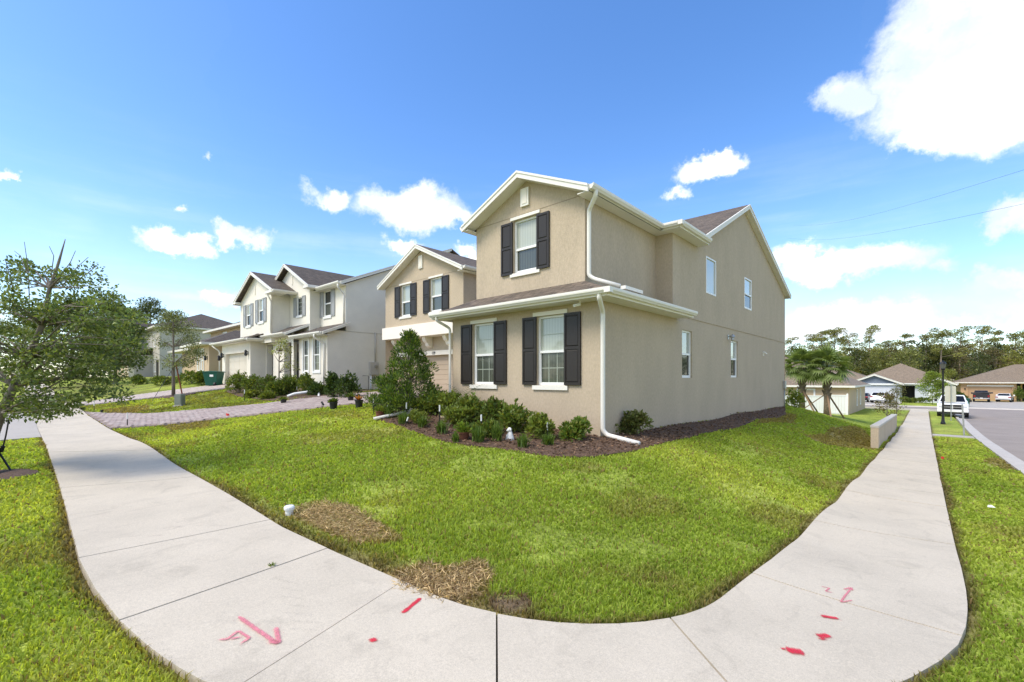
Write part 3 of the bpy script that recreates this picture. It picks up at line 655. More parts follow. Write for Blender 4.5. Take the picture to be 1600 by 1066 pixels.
def pipe(name, par, pts, r=.045, m='trim', seg=10, loc=None):
    """round pipe with rounded bends"""
    P = [Vector(p) for p in pts]; Q = [P[0]]
    for i in range(1, len(P) - 1):
        a = (P[i - 1] - P[i]); b = (P[i + 1] - P[i]); k = min(.09, a.length * .45, b.length * .45); s = P[i] + a.normalized() * k; e = P[i] + b.normalized() * k
        for t in (0, .25, .5, .75, 1): Q.append(s * (1 - t) ** 2 + P[i] * 2 * t * (1 - t) + e * t * t)
    Q.append(P[-1]); mb = MB(); mb.tube(Q, r, seg); return mb.build(name, M[m], par, smooth=True, loc=loc)
def hip(mb, x0, x1, y0, y1, z, pitch, th=.1):
    w, d = x1 - x0, y1 - y0; h = min(w, d) / 2; zt = z + h * pitch
    if w >= d: a, b = (x0 + h, (y0 + y1) / 2, zt), (x1 - h, (y0 + y1) / 2, zt)
    else: a, b = ((x0 + x1) / 2, y0 + h, zt), ((x0 + x1) / 2, y1 - h, zt)
    c = [(x0, y0, z), (x1, y0, z), (x1, y1, z), (x0, y1, z)]
    if w >= d: fs = [[c[0], c[1], b, a], [c[1], c[2], b], [c[2], c[3], a, b], [c[3], c[0], a]]
    else: fs = [[c[0], c[1], a], [c[1], c[2], b, a], [c[2], c[3], b], [c[3], c[0], a, b]]
    for f in fs: mb.roof(f, th)
    return a, b
def fascia_ring(par, x0, x1, y0, y1, z, m='trim', h=.17, t=.04, sides='nesw'):
    b = MB()
    if 's' in sides: b.box(x0 - t, x1 + t, y0 - t, y0, z - h, z)
    if 'n' in sides: b.box(x0 - t, x1 + t, y1, y1 + t, z - h, z)
    if 'e' in sides: b.box(x1, x1 + t, y0, y1, z - h, z - .002)
    if 'w' in sides: b.box(x0 - t, x0, y0, y1, z - h, z - .002)
    b.build('fascia', M[m], par); soffit(par, x0, x1, y0, y1, z - h + .01, m)

# ------------------------------------------------------------------ the tan corner house
H = thing('house', 'two storey tan stucco house with dark brown shutters on the corner lot', 'house', (-6.7, 8.9, .45))
ZE = 6.04
HF = [(-1.80, -.95, 1.59, 3.28), (-4.12, -3.27, 1.59, 3.28)]
f0 = frX(0); fy = frY(0); m = MB()
wall(m, f0, -5.0, 0, -.2, 3.60, HF)
m.poly([(-5, 0, -.2), (-5, 3.6, -.2), (-5, 3.6, 3.6), (-5, 0, 3.6)])
HR = [(4.55, 5.33, 1.78, 3.20), (9.10, 9.95, 1.80, 3.17)]
wall(m, fy, 0, 17.75, -.3, 3.58, HR)
fu = frX(.12); HU = [(-2.70, -1.88, 4.50, 5.88)]
wall(m, fu, -4.10, -.48, 3.6, 5.98, HU, top=[(-4.10, 5.98), (-.48, 5.98), (-.48, 6.02), (-2.25, 6.84), (-4.10, 6.02)])
wall(m, frY(-.48), .12, 3.83, 3.6, 6.0)
wall(m, frX(3.83), -.48, .022, 3.6, 6.0)
HU2 = [(6.46, 7.40, 4.55, 5.75), (10.70, 11.68, 4.54, 5.77)]
wall(m, fy.off(.022), 3.83, 17.75, 3.58, 5.96, HU2, top=[(3.83, 5.96), (17.75, 5.96), (10.64, 8.42), (5.55, 5.99), (3.83, 5.99)])
m.poly([(0, 3.83, 3.58), (.022, 3.83, 3.58), (.022, 17.75, 3.58), (0, 17.75, 3.58)])
wall(m, frX(5.7), -8, -4, 3.4, 6.05); m.poly([(-4.10, .12, 3.6), (-4.10, 5.7, 3.6), (-4.10, 5.7, 6.05), (-4.10, .12, 6.05)])
fl = frX(3.0); HL = [(-12.13, -11.34, 4.53, 5.92), (-10.00, -9.18, 4.53, 5.92)]
wall(m, fl, -13.35, -7.90, 4.08, 5.98, HL, top=[(-13.35, 5.98), (-7.90, 5.98), (-7.90, 6.02), (-10.48, 7.26), (-13.35, 6.0)])
wall(m, frY(-7.9), 3.0, 5.7, 3.4, 6.05)
fg = frX(3.5); wall(m, fg, -13.35, -4.9, .5, 3.6, [(-13.0, -8.2, .5, 2.76)], .18)
m.poly([(-13.35, 3, .3), (-13.35, 17.75, .3), (-13.35, 17.75, 6), (-13.35, 10.64, 8.4), (-13.35, 3, 6)])
m.poly([(-13.35, 17.75, -.5), (.02, 17.75, -.5), (.02, 17.75, 6), (-13.35, 17.75, 6)])
m.build('wall', M['stucco'], H)
# stucco control joint: the narrow reveal between storeys
M['joint'] = mat('joint shadow gap', (.30, .24, .165), .9)
b = MB(); b.fbox(fl, -13.35, -7.9, 5.975, 5.99, .001, .004); b.build('control_joint', M['joint'], H); b = MB(); b.fbox(fu, -4.1, -.48, 5.975, 5.992, .001, .005); b.build('control_joint', M['joint'], H)
for (u0, u1) in ((-1.80, -.95), (-4.12, -3.27)):
    window(H, f0, u0, u1, 1.59, 3.28, cols=3, rows=2, upcols=1, mid=.485)
for (u0, u1) in ((-2.24, -1.80), (-.95, -.50), (-4.58, -4.14), (-3.26, -2.81)): shutter(H, f0, u0, u1, 1.60, 3.28)
for c in (-1.39, -3.68): trim(H, f0, c - .52, c + .52, 3.285, 3.385); trim(H, f0, c - .53, c + .53, 1.48, 1.585, .045)
window(H, fu, -2.70, -1.88, 4.50, 5.88, mid=.45)
for (u0, u1) in ((-3.10, -2.70), (-1.88, -1.49)): shutter(H, fu, u0, u1, 4.48, 5.85)
trim(H, fu, -2.78, -1.79, 5.885, 5.965); trim(H, fu, -2.78, -1.79, 4.40, 4.495, .045)
for (u0, u1) in ((-12.13, -11.34), (-10.0, -9.18)):
    window(H, fl, u0, u1, 4.53, 5.92, mid=.46); c = (u0 + u1) / 2
    shutter(H, fl, u0 - .41, u0 - .0, 4.50, 5.90); shutter(H, fl, u1, u1 + .43, 4.50, 5.90); trim(H, fl, c - .47, c + .47, 5.925, 6.0); trim(H, fl, c - .47, c + .47, 4.42, 4.525, .045)
window(H, fy, 4.55, 5.33, 1.78, 3.20, rec=.05, up='blinds', low='darkglass'); window(H, fy, 9.10, 9.95, 1.80, 3.17, rec=.05, up='blinds', low='darkglass')
f2 = fy.off(.022); window(H, f2, 6.46, 7.40, 4.55, 5.75, rec=-.01, mid=None, up='skyglass' if 'skyglass' in M else 'blinds'); window(H, f2, 10.70, 11.68, 4.54, 5.77, rec=-.01, low='darkglass', mid=.47)
def gable_vent(par, fr, u, z0, z1, w=.27):
    v = MB(); v.fbox(fr, u - w / 2, u + w / 2, z0, z1, .003, .055); o = v.build('gable_vent', M['trim'], par, bevel=.006)
    p = MB(); p.fbox(fr, u - w / 2 + .06, u + w / 2 - .06, z0 + .06, z1 - .06, .055, .068); p.build('vent_panel', M['cream'], o)
gable_vent(H, fu, -2.27, 6.16, 6.62); gable_vent(H, fl, -10.60, 6.45, 7.0)
# roofs
m = MB()
m.roof([(-.19, -.2, ZE), (-.19, 5.9, ZE), (-2.25, 8.2, 6.96), (-2.25, -.2, 6.96)]); m.roof([(-4.31, 5.9, ZE), (-4.31, -.2, ZE), (-2.25, -.2, 6.96), (-2.25, 8.2, 6.96)])
m.roof([(-13.5, 5.37, ZE), (.2, 5.37, ZE), (.2, 10.64, 8.56), (-13.5, 10.64, 8.56)]); m.roof([(.2, 18.0, 6.02), (-13.5, 18.0, 6.02), (-13.5, 10.64, 8.56), (.2, 10.64, 8.56)])
m.roof([(-7.62, 2.7, ZE), (-7.62, 6.2, ZE), (-10.55, 9.0, 7.42), (-10.55, 2.7, 7.42)]); m.roof([(-13.48, 6.2, ZE), (-13.48, 2.7, ZE), (-10.55, 2.7, 7.42), (-10.55, 9.0, 7.42)])
m.roof([(-.25, 3.5, ZE), (.35, 3.5, ZE), (-.9, 4.75, 6.5), (-.95, 4.4, 6.42)]); m.roof([(.35, 3.5, ZE), (.35, 5.75, ZE), (-.9, 6.6, 6.58), (-.9, 4.75, 6.5)])
m.build('roof', M['shingle'], H)
# porch roof skirt round the ground floor
ZS = 3.63; m = MB()
m.roof([(-5.35, -.47, ZS), (.45, -.47, ZS), (-.48, .13, 4.0), (-4.1, .13, 4.0)], .07); m.roof([(.45, -.47, ZS), (.45, 4.2, ZS), (.022, 4.2, 3.80), (.022, 3.83, 3.80), (-.48, 3.83, 4.0), (-.48, .13, 4.0)], .07)
m.roof([(-5.35, 3.3, ZS), (-5.35, -.47, ZS), (-4.1, .13, 4.0), (-4.1, 3.3, 4.0)], .07)
m.build('skirt_roof', M['shingle'], H)
gutter(H, (-5.35, -.49, ZS), (.45, -.49, ZS), (0, -1, 0)); gutter(H, (.47, -.47, ZS), (.47, 4.2, ZS), (1, 0, 0)); gutter(H, (-5.37, -.47, ZS), (-5.37, 3.0, ZS), (-1, 0, 0))
b = MB(); b.box(.45, .588, -.608, -.47, ZS - .115, ZS); b.build('gutter_corner', M['trim'], H)
soffit(H, -5.35, .46, -.48, .003, ZS - .15); soffit(H, .003, .46, .003, 4.2, ZS - .149); b = MB(); b.box(0, .45, 4.2, 4.225, ZS - .15, ZS - .0); b.build('fascia', M['trim'], H)
# upper eaves
gutter(H, (-.17, -.2, ZE), (-.17, 3.5, ZE), (1, 0, 0)); gutter(H, (-.17, 3.49, ZE), (.35, 3.49, ZE), (0, -1, 0)); gutter(H, (.36, 3.49, ZE), (.36, 5.7, ZE), (1, 0, 0))
b = MB(); b.box(.355, .48, 3.37, 3.49, ZE - .115, ZE); b.build('gutter_corner', M['trim'], H)
soffit(H, -.475, -.17, -.2, 3.83, ZE - .16); soffit(H, -.18, .37, 3.5, 3.83, ZE - .161); soffit(H, .02, .37, 3.83, 5.7, ZE - .162); b = MB(); b.box(.022, .37, 5.7, 5.73, ZE - .165, ZE - .0); b.build('fascia', M['trim'], H)
rake(H, (-4.33, -.2, ZE - .01), (-2.25, -.2, 6.95), (0, -1, 0)); rake(H, (-2.25, -.2, 6.95), (-.17, -.2, ZE - .01), (0, -1, 0))
slope_soffit(H, [(-4.31, -.2, ZE - .15), (-2.25, -.2, 6.80), (-2.25, .12, 6.80), (-4.31, .12, ZE - .15)]); slope_soffit(H, [(-.18, -.2, ZE - .15), (-2.25, -.2, 6.80), (-2.25, .12, 6.80), (-.18, .12, ZE - .15)])
gutter(H, (-4.33, -.2, ZE), (-4.33, 5.0, ZE), (-1, 0, 0)); soffit(H, -4.33, -4.1, -.2, 5.5, ZE - .16)
rake(H, (.2, 5.55, 6.10), (.2, 10.64, 8.55), (1, 0, 0)); rake(H, (.2, 10.64, 8.55), (.2, 18.0, 6.0), (1, 0, 0))
slope_soffit(H, [(.2, 5.55, 5.97), (.2, 10.64, 8.40), (.02, 10.64, 8.40), (.02, 5.55, 5.97)]); slope_soffit(H, [(.2, 18.0, 5.86), (.2, 10.64, 8.40), (.02, 10.64, 8.40), (.02, 18.0, 5.86)])
b = MB(); b.box(-13.5, .24, 18.0, 18.1, 5.86, 6.02); b.box(.0, .245, 17.75, 18.0, 5.84, 5.86); b.build('fascia', M['trim'], H)
rake(H, (-13.5, 2.7, ZE - .01), (-10.55, 2.7, 7.41), (0, -1, 0)); rake(H, (-10.55, 2.7, 7.41), (-7.6, 2.7, ZE - .01), (0, -1, 0))
slope_soffit(H, [(-13.48, 2.7, ZE - .15), (-10.55, 2.7, 7.26), (-10.55, 3.0, 7.26), (-13.48, 3.0, ZE - .15)]); slope_soffit(H, [(-7.6, 2.7, ZE - .15), (-10.55, 2.7, 7.26), (-10.55, 3.0, 7.26), (-7.6, 3.0, ZE - .15)])
gutter(H, (-7.6, 2.7, ZE), (-7.6, 5.3, ZE), (1, 0, 0)); soffit(H, -7.9, -7.6, 2.7, 5.7, ZE - .16); gutter(H, (-7.6, 5.35, ZE), (-4.3, 5.35, ZE), (0, -1, 0))
# garage front
b = MB(); b.fbox(fl, -13.45, -4.95, 3.55, 4.09, -.55, .12); b.build('band_course', M['cream'], H, bevel=.01)
b = MB(); b.fbox(fg, -13.1, -5.0, 2.765, 2.96, .004, .05); ln = b.build('garage_lintel', M['cream'], H, bevel=.006)
for x in (-12.9, -10.55, -9.17, -7.0):
    c = MB(); c.prism([(0, 0), (.42, 0), (.42, -.1), (.36, -.2), (.27, -.27), (.22, -.38), (.12, -.44), (0, -.46)], (x - .11, 3.495, 3.548), (0, -1, 0), (0, 0, 1), (1, 0, 0), .22); c.build('corbel', M['cream'], H, bevel=.01)
gd = MB(); gd.fbox(fg, -13.0, -8.2, .5, 2.76, -.2, -.17); gdo = gd.build('garage_door', M['garage'], H)
for i in range(8):
    z0 = 1.10 + i * .2075; p = MB(); p.fbox(fg, -12.99, -8.21, z0 + .004, z0 + .2035, -.17, -.15); p.build('door_panel', M['garage'], gdo, bevel=.008)
t = bpy.data.curves.new('house_number', 'FONT'); t.body = '129'; t.size = .17; t.extrude = .006; to = bpy.data.objects.new('house_number', t); COL.objects.link(to)
dg = bpy.context.evaluated_depsgraph_get(); me = bpy.data.meshes.new_from_object(to.evaluated_get(dg)); bpy.data.objects.remove(to)
me.transform(Matrix.Rotation(R(90), 4, 'X')); no = bpy.data.objects.new('house_number', me); COL.objects.link(no); me.materials.clear(); me.materials.append(M['blackplastic']); no.parent = H; no.location = Vector((-10.45, 3.44, 2.80)) - ORG[H]
# downspouts
e = gp(1000, 698)
pipe('downspout', H, [(.28, -.5, ZS - .1), (.28, -.5, ZS - .2), (.075, -.02, ZS - .42), (.075, -.02, .62), (.16, .02, .52), (e.x - .02, e.y, e.z + .06)], .052)
pipe('downspout', H, [(-.12, .0, ZE - .1), (-.12, .0, ZE - .22), (-.415, .19, ZE - .42), (-.415, .19, 4.12), (-.30, .22, 4.03), (.30, .32, 3.80)], .05)
pipe('downspout', H, [(-5.1, -.52, ZS - .1), (-5.1, -.52, ZS - .2), (-5.04, -.06, ZS - .4), (-5.04, -.06, 1.1), (-4.9, -.25, .98)], .04)
b = MB(); b.box(.30, .44, .32, 1.15, 3.725, 3.80); b.build('splash_block', M['trim'], H)
for k, yy in enumerate((.9, 1.6)):
    pass
# small fittings on the side wall
def hood(y, z, s=1):
    v = MB(); v.fbox(f0 if False else fy, y - .07 * s, y + .07 * s, z - .10 * s, z + .10 * s, .002, .03); v.prism([(0, 0), (.13 * s, -.09 * s), (.13 * s, -.13 * s), (0, -.09 * s)], (.03, y - .08 * s, z + .12 * s), (1, 0, 0), (0, 0, 1), (0, 1, 0), .16 * s)
    v.build('vent_hood', M['trim'], H)
b = MB(); q = dp(1138, 527, 1); 
lm = MB(); lm.fbox(fy, 8.70, 8.82, 3.18, 3.34, .002, .02); lm.tube([(.02, 8.76, 3.27), (.14, 8.76, 3.33)], .02, 6); lm.lathe([(.01, 0), (.05, -.03), (.09, -.10), (.085, -.12), (.05, -.11)], (.16, 8.76, 3.36), 10); lm.lathe([(.04, 0), (.045, -.10), (.02, -.16)], (.16, 8.76, 3.26), 8); lm.build('wall_lamp', M['steel'], H)
hood(13.6, 2.85, .9)
b = MB(); b.fbox(fy, 17.35, 17.6, 1.25, 1.65, .004, .12); b.build('utility_box', M['steel'], H, bevel=.01); pipe('conduit', H, [(.06, 17.48, 1.25), (.06, 17.48, .2)], .025, 'steel')
cm = MB(); cm.tube([(-.40, -.2, ZS - .15), (-.40, -.2, ZS - .2)], .015, 6); cm.tube([(-.40, -.2, ZS - .22), (-.47, -.34, ZS - .26)], .032, 10); cm.build('security_camera', M['white'], H)

# ------------------------------------------------------------------ the cream neighbour
G = thing('house', 'two storey cream stucco house with grey shutters behind the hedge', 'house', (-22.5, 8, 1.2))
m = MB(); Z2 = 6.60
lo = frX(1.62); up = frX(2.58); mid_ = frX(2.0); gw = frX(1.0); gar = frX(.5); en = frX(1.35)
L2 = [(-19.02, -18.40, 2.13, 3.80), (-17.82, -17.10, 2.13, 3.80)]
wall(m, lo, -19.6, -16.3, .8, 4.1, L2); wall(m, up, -19.1, -16.3, 3.9, 6.55, [(-18.70, -17.85, 5.08, 6.45)])
rs = frY(-16.3)
m.poly([rs.p(1.62, .6), rs.p(16, .6), rs.p(16, 4.15), rs.p(1.62, 4.15)]); m.poly([(-16.29, 2.58, 4.15), (-16.29, 16, 4.15), (-16.29, 16, 6.6), (-16.29, 9.3, 9.55), (-16.29, 2.58, 6.55)])
wall(m, mid_, -21.7, -19.1, 3.9, 6.62, [(-20.75, -20.02, 5.25, 6.27)], top=[(-21.7, 6.62), (-19.1, 6.62), (-21.5, 8.1), (-21.7, 8.1)]); m.poly([(-24.4, 2.0, 6.5), (-21.7, 2.0, 6.5), (-21.7, 2.0, 8.1), (-24.4, 2.0, 6.75)]); m.poly([(-19.1, 2.0, 3.9), (-19.1, 2.6, 3.9), (-19.1, 2.6, 6.62), (-19.1, 2.0, 6.62)])
wall(m, gw, -26.85, -21.72, 3.8, 6.55, [(-25.75, -24.95, 4.98, 6.30), (-23.68, -22.85, 5.05, 6.40)], top=[(-26.85, 6.55), (-21.72, 6.55), (-24.28, 7.85)]); m.poly([(-21.72, 1, 3.8), (-21.72, 2.2, 3.8), (-21.72, 2.2, 6.55), (-21.72, 1, 6.55)])
wall(m, gar, -28.75, -23.5, .8, 4.05, [(-28.1, -24.05, .8, 3.32)], .25); m.poly([(-23.5, .5, .8), (-23.5, 1.4, .8), (-23.5, 1.4, 4.05), (-23.5, .5, 4.05)])
wall(m, en, -23.5, -19.6, .8, 4.3, [(-23.38, -22.42, .8, 3.72), (-20.85, -19.88, .8, 3.72)], .3); m.poly([(-23.5, 3, .9), (-19.6, 3, .9), (-19.6, 3, 4), (-23.5, 3, 4)])
m.poly([(-28.75, .5, .8), (-28.75, 16, .8), (-28.75, 16, 6.5), (-28.75, .5, 4.0)]); m.poly([(-28.75, 16, .5), (-16.3, 16, .5), (-16.3, 16, 6.6), (-28.75, 16, 6.6)])
m.build('wall', M['stucco_cream'], G)
b = MB(); b.box(-16.3, -16.284, 1.62, 16, 4.145, 4.165); b.build('control_joint', M['stucco_pale'], G)
for (u0, u1) in ((-19.02, -18.40), (-17.82, -17.10)):
    window(G, lo, u0, u1, 2.13, 3.80, rec=.03, up='darkglass', low='screen', cols=2, rows=2)
    for q in ((u0 - .11, u0, 2.02, 3.92), (u1, u1 + .11, 2.02, 3.92), (u0, u1, 3.80, 3.92), (u0, u1, 2.02, 2.13)): trim(G, lo, *q, .035, 'white')
window(G, up, -18.70, -17.85, 5.08, 6.45, rec=.03, up='darkglass', low='screen'); shutter(G, up, -19.09, -18.72, 5.05, 6.45, 'shutter_grey'); shutter(G, up, -17.83, -17.42, 5.05, 6.45, 'shutter_grey')
trim(G, up, -18.75, -17.8, 4.96, 5.075, .05, 'white'); window(G, mid_, -20.75, -20.02, 5.25, 6.27, rec=.03, mid=None, up='darkglass', cols=2, rows=4); shutter(G, mid_, -21.12, -20.77, 5.2, 6.3, 'shutter_grey'); shutter(G, mid_, -20.0, -19.6, 5.2, 6.3, 'shutter_grey'); trim(G, mid_, -20.8, -19.97, 5.14, 5.245, .05, 'white')
for (u0, u1, a, b_) in ((-25.75, -24.95, 4.98, 6.30), (-23.68, -22.85, 5.05, 6.40)):
    window(G, gw, u0, u1, a, b_, rec=.03, low='darkglass'); shutter(G, gw, u0 - .44, u0 - .02, a - .03, b_, 'shutter_grey'); shutter(G, gw, u1 + .02, u1 + .44, a - .03, b_, 'shutter_grey'); trim(G, gw, u0 - .05, u1 + .05, a - .11, a - .005, .05, 'white')
for fr_, u, z0, z1 in ((gw, -24.25, 6.75, 7.25), (mid_, -21.35, 7.1, 7.6)): trim(G, fr_, u - .07, u + .07, z0, z1, .03, 'stucco_cream', 'gable_vent')
d = MB(); d.fbox(gar, -28.1, -24.05, .8, 3.32, -.27, -.23); do = d.build('garage_door', M['garage_white'], G)
for i in range(4):
    for j in range(4):
        p = MB(); p.fbox(gar, -28.08 + j * 1.01, -27.09 + j * 1.01, 1.36 + i * .49, 1.835 + i * .49, -.23, -.215); p.build('door_panel', M['garage_white'], do)
dk = MB(); dk.box(-23.3, -19.7, 2.6, 2.7, 1.0, 3.8); dk.build('entry_recess', M['stucco_sand'], G); dk = MB(); dk.box(-22.9, -22.0, 2.54, 2.6, 1.2, 3.3); dk.build('front_door', M['shutter'], G)
m = MB()
m.roof([(-20.75, .7, Z2), (-20.75, 3.3, Z2), (-24.0, 6.6, 8.05), (-24.0, .7, 8.05)]); m.roof([(-27.1, 5, Z2), (-27.1, .7, Z2), (-24.0, .7, 8.05), (-24.0, 6.6, 8.05)])
m.roof([(-18.68, 1.7, 6.72), (-18.68, 3.0, 6.72), (-21.72, 8.8, 8.30), (-21.72, 1.7, 8.30)]); m.roof([(-24.7, 5, 6.72), (-24.7, 1.7, 6.72), (-21.72, 1.7, 8.30), (-21.72, 8.8, 8.30)])
m.roof([(-28.9, 2.2, Z2), (-16.1, 2.2, Z2), (-16.1, 9.3, 9.72), (-28.9, 9.3, 9.72)]); m.roof([(-16.1, 16.4, Z2), (-28.9, 16.4, Z2), (-28.9, 9.3, 9.72), (-16.1, 9.3, 9.72)])
m.build('roof', M['shingle_dark'], G)
m = MB(); m.roof([(-29.6, .12, 4.06), (-22.9, .12, 4.06), (-22.9, 1.1, 4.4), (-29.6, 1.1, 4.4)], .06); m.roof([(-22.9, .12, 4.06), (-22.9, 1.2, 4.06), (-23.6, 1.2, 4.4), (-23.6, .9, 4.4)], .06)
m.roof([(-23.6, .95, 4.22), (-19.7, .95, 4.22), (-19.2, 2.0, 4.72), (-23.6, 2.0, 4.72)], .06); m.roof([(-19.6, 1.2, 4.02), (-15.95, 1.2, 4.02), (-15.95, 2.6, 4.58), (-19.6, 2.6, 4.58)], .06); m.build('skirt_roof', M['shingle_dark'], G)
gutter(G, (-29.6, .1, 4.06), (-22.9, .1, 4.06), (0, -1, 0)); gutter(G, (-22.88, .1, 4.06), (-22.88, 1.15, 4.06), (1, 0, 0)); gutter(G, (-23.6, .93, 4.22), (-19.7, .93, 4.22), (0, -1, 0)); gutter(G, (-19.6, 1.18, 4.02), (-16.0, 1.18, 4.02), (0, -1, 0)); gutter(G, (-18.7, 2.18, Z2), (-16.1, 2.18, Z2), (0, -1, 0))
soffit(G, -29.6, -22.9, .1, .5, 3.9); soffit(G, -23.6, -19.7, .95, 1.35, 4.06); soffit(G, -19.6, -16.0, 1.2, 1.62, 3.87); soffit(G, -19.1, -16.1, 2.2, 2.58, 6.45); soffit(G, -23.5, -22.9, .5, 1.2, 3.9)
rake(G, (-15.95, 1.2, 4.02), (-15.95, 2.6, 4.58), (1, 0, 0), .14); rake(G, (-16.1, 2.2, Z2), (-16.1, 9.3, 9.72), (1, 0, 0)); rake(G, (-19.7, .95, 4.22), (-19.2, 2.0, 4.72), (1, 0, 0), .14)
rake(G, (-27.1, .7, Z2), (-24.0, .7, 8.04), (0, -1, 0)); rake(G, (-24.0, .7, 8.04), (-20.75, .7, Z2), (0, -1, 0)); rake(G, (-24.6, 1.7, 6.76), (-21.72, 1.7, 8.29), (0, -1, 0)); rake(G, (-21.72, 1.7, 8.29), (-18.68, 1.7, 6.72), (0, -1, 0))
for (x0, x1, y0, y1, z) in ((-21.75, -20.72, .66, 1.5, Z2), (-27.3, -26.7, .66, 1.4, Z2), (-19.2, -18.6, 1.66, 2.4, 6.72)):
    b = MB(); b.box(x0, x1, y0, y1, z - .17, z - .02); b.build('eave_return', M['trim'], G, bevel=.02)
gutter(G, (-20.73, .7, Z2), (-20.73, 2.2, Z2), (1, 0, 0))
slope_soffit(G, [(-16.1, 2.2, Z2 - .16), (-16.1, 9.3, 9.55), (-16.3, 9.3, 9.55), (-16.3, 2.2, Z2 - .16)])
pipe('downspout', G, [(-16.6, 1.1, 3.9), (-16.6, 1.1, 3.75), (-16.5, 1.55, 3.5), (-16.5, 1.55, 1.2)], .045); pipe('downspout', G, [(-16.2, 2.1, 6.45), (-16.2, 2.1, 6.3), (-16.35, 2.5, 6.0), (-16.35, 2.5, 4.5)], .045, 'trim'); pipe('downspout', G, [(-21.6, .75, 6.4), (-21.65, .95, 6.1), (-21.65, .95, 4.3)], .045); pipe('downspout', G, [(-29.2, .05, 3.9), (-29.0, .42, 3.55), (-29.0, .42, 1.3)], .045)
b = MB(); b.fbox(rs, 3.85, 4.35, 1.95, 2.62, .003, .16); mo = b.build('meter_box', M['stucco_pale'], G, bevel=.01); b = MB(); b.lathe([(0, .06), (.09, .05), (.1, 0)], (0, 0, 0), 12)
d = MB(); d.tube([(-16.14, 4.18, 2.40), (-16.07, 4.18, 2.40)], .085, 12); d.build('meter_dial', M['steel'], mo); pipe('conduit', G, [(-16.24, 4.2, 2.6), (-16.24, 4.2, 4.2)], .04, 'stucco_pale'); pipe('conduit', G, [(-16.24, 3.95, 1.95), (-16.24, 3.95, 1.0)], .045, 'white')
b = MB(); b.fbox(rs, 4.05, 4.4, 1.55, 1.85, .003, .10); b.build('utility_box', M['steel'], G)
def lantern(par, fr, u, z):
    b = MB(); b.fbox(fr, u - .05, u + .05, z - .1, z + .1, .003, .03); c = fr.p(u, z, .13); b.lathe([(0, .2), (.04, .16), (.11, .08), (.06, .07), (.085, -.12), (.03, -.17), (0, -.18)], c, 8); b.tube([fr.p(u, z + .05, .02), fr.p(u, z + .17, .13)], .015, 5); b.build('wall_lantern', M['black'], par)
lantern(G, gar, -23.85, 3.25); lantern(G, gar, -28.35, 3.25); lantern(G, frX(.5), -28.95, 3.1)

# ------------------------------------------------------------------ houses farther up the street
def simple_window(par, fr, u0, u1, z0, z1, cols=2, rows=1, up='darkglass', tr=.09):
    w = window(par, fr, u0, u1, z0, z1, rec=-.03, fw=.06, up=up, low='darkglass', cols=cols, rows=rows)
    for q in ((u0 - tr, u0, z0 - tr, z1 + tr), (u1, u1 + tr, z0 - tr, z1 + tr), (u0, u1, z1, z1 + tr), (u0, u1, z0 - tr, z0)): trim(par, fr, *q, .05, 'white')
K = thing('house', 'sand coloured house with dark umber hip roofs beyond the cream house', 'house', (-38, 6, 1.6))
m = MB(); k0 = frX(.45); wall(m, k0, -36.2, -31.5, .6, 4.2); wall(m, frX(1.6), -44.5, -36.2, .6, 4.2, [(-37.6, -36.5, .6, 3.9)], 1.2); wall(m, frY(-31.5), .45, 15, .6, 4.2); wall(m, frX(4.2), -46, -35.5, 4, 6.25); wall(m, frY(-35.5), 4.2, 15, 4, 6.25); wall(m, frY(-36.2), .45, 1.6, .6, 4.2)
m.poly([(-46, 15, .6), (-31.5, 15, .6), (-31.5, 15, 4.2), (-46, 15, 4.2)]); m.poly([(-44.5, 1.6, .6), (-46, 15, .6), (-46, 15, 6), (-44.5, 1.6, 4.2)]); m.build('wall', M['stucco_sand'], K)
m = MB(); hip(m, -36.8, -31.0, -.1, 15.5, 4.25, .42); hip(m, -46.5, -36.0, .9, 14, 4.25, .40); m.build('skirt_roof', M['shingle_dark'], K); m = MB(); hip(m, -46.5, -35.0, 3.7, 15.5, 6.3, .42); m.build('roof', M['shingle_dark'], K)
fascia_ring(K, -36.8, -31.0, -.1, 15.5, 4.27); fascia_ring(K, -46.5, -36.8, .9, 14, 4.268, sides='s'); fascia_ring(K, -46.5, -35.0, 3.7, 15.5, 6.32)
simple_window(K, k0, -34.3, -33.75, 2.3, 3.85, 1, 1); simple_window(K, k0, -33.3, -32.75, 2.3, 3.85, 1, 1); simple_window(K, frX(4.2), -42, -41, 4.8, 5.9); lantern(K, frX(.45), -31.9, 3.2)
b = MB(); b.fbox(k0, -36.2, -31.5, 1.75, 1.95, .003, .05); b.build('wall_ledge', M['cream'], K)
Q = thing('house', 'pale grey two storey house with white gable half hidden by the staked oak', 'house', (-68, 7, 1.9))
m = MB(); wall(m, frX(3.0), -75, -62, 1.2, 8.0); wall(m, frX(1.4), -71.5, -66.2, 1.2, 4.7); wall(m, frY(-66.2), 1.4, 3, 1.2, 4.7); wall(m, frX(2.0), -75, -70.5, 4.7, 8.0, top=[(-75, 8), (-70.5, 8), (-72.75, 9.2)]); wall(m, frY(-70.5), 2, 3, 4.7, 8); wall(m, frY(-62), 3, 14, 1.2, 8.0); m.poly([(-75, 14, 1), (-62, 14, 1), (-62, 14, 8), (-75, 14, 8)]); m.poly([(-75, 3, 1), (-75, 14, 1), (-75, 14, 8), (-75, 3, 8)]); m.build('wall', M['stucco_pale'], Q)
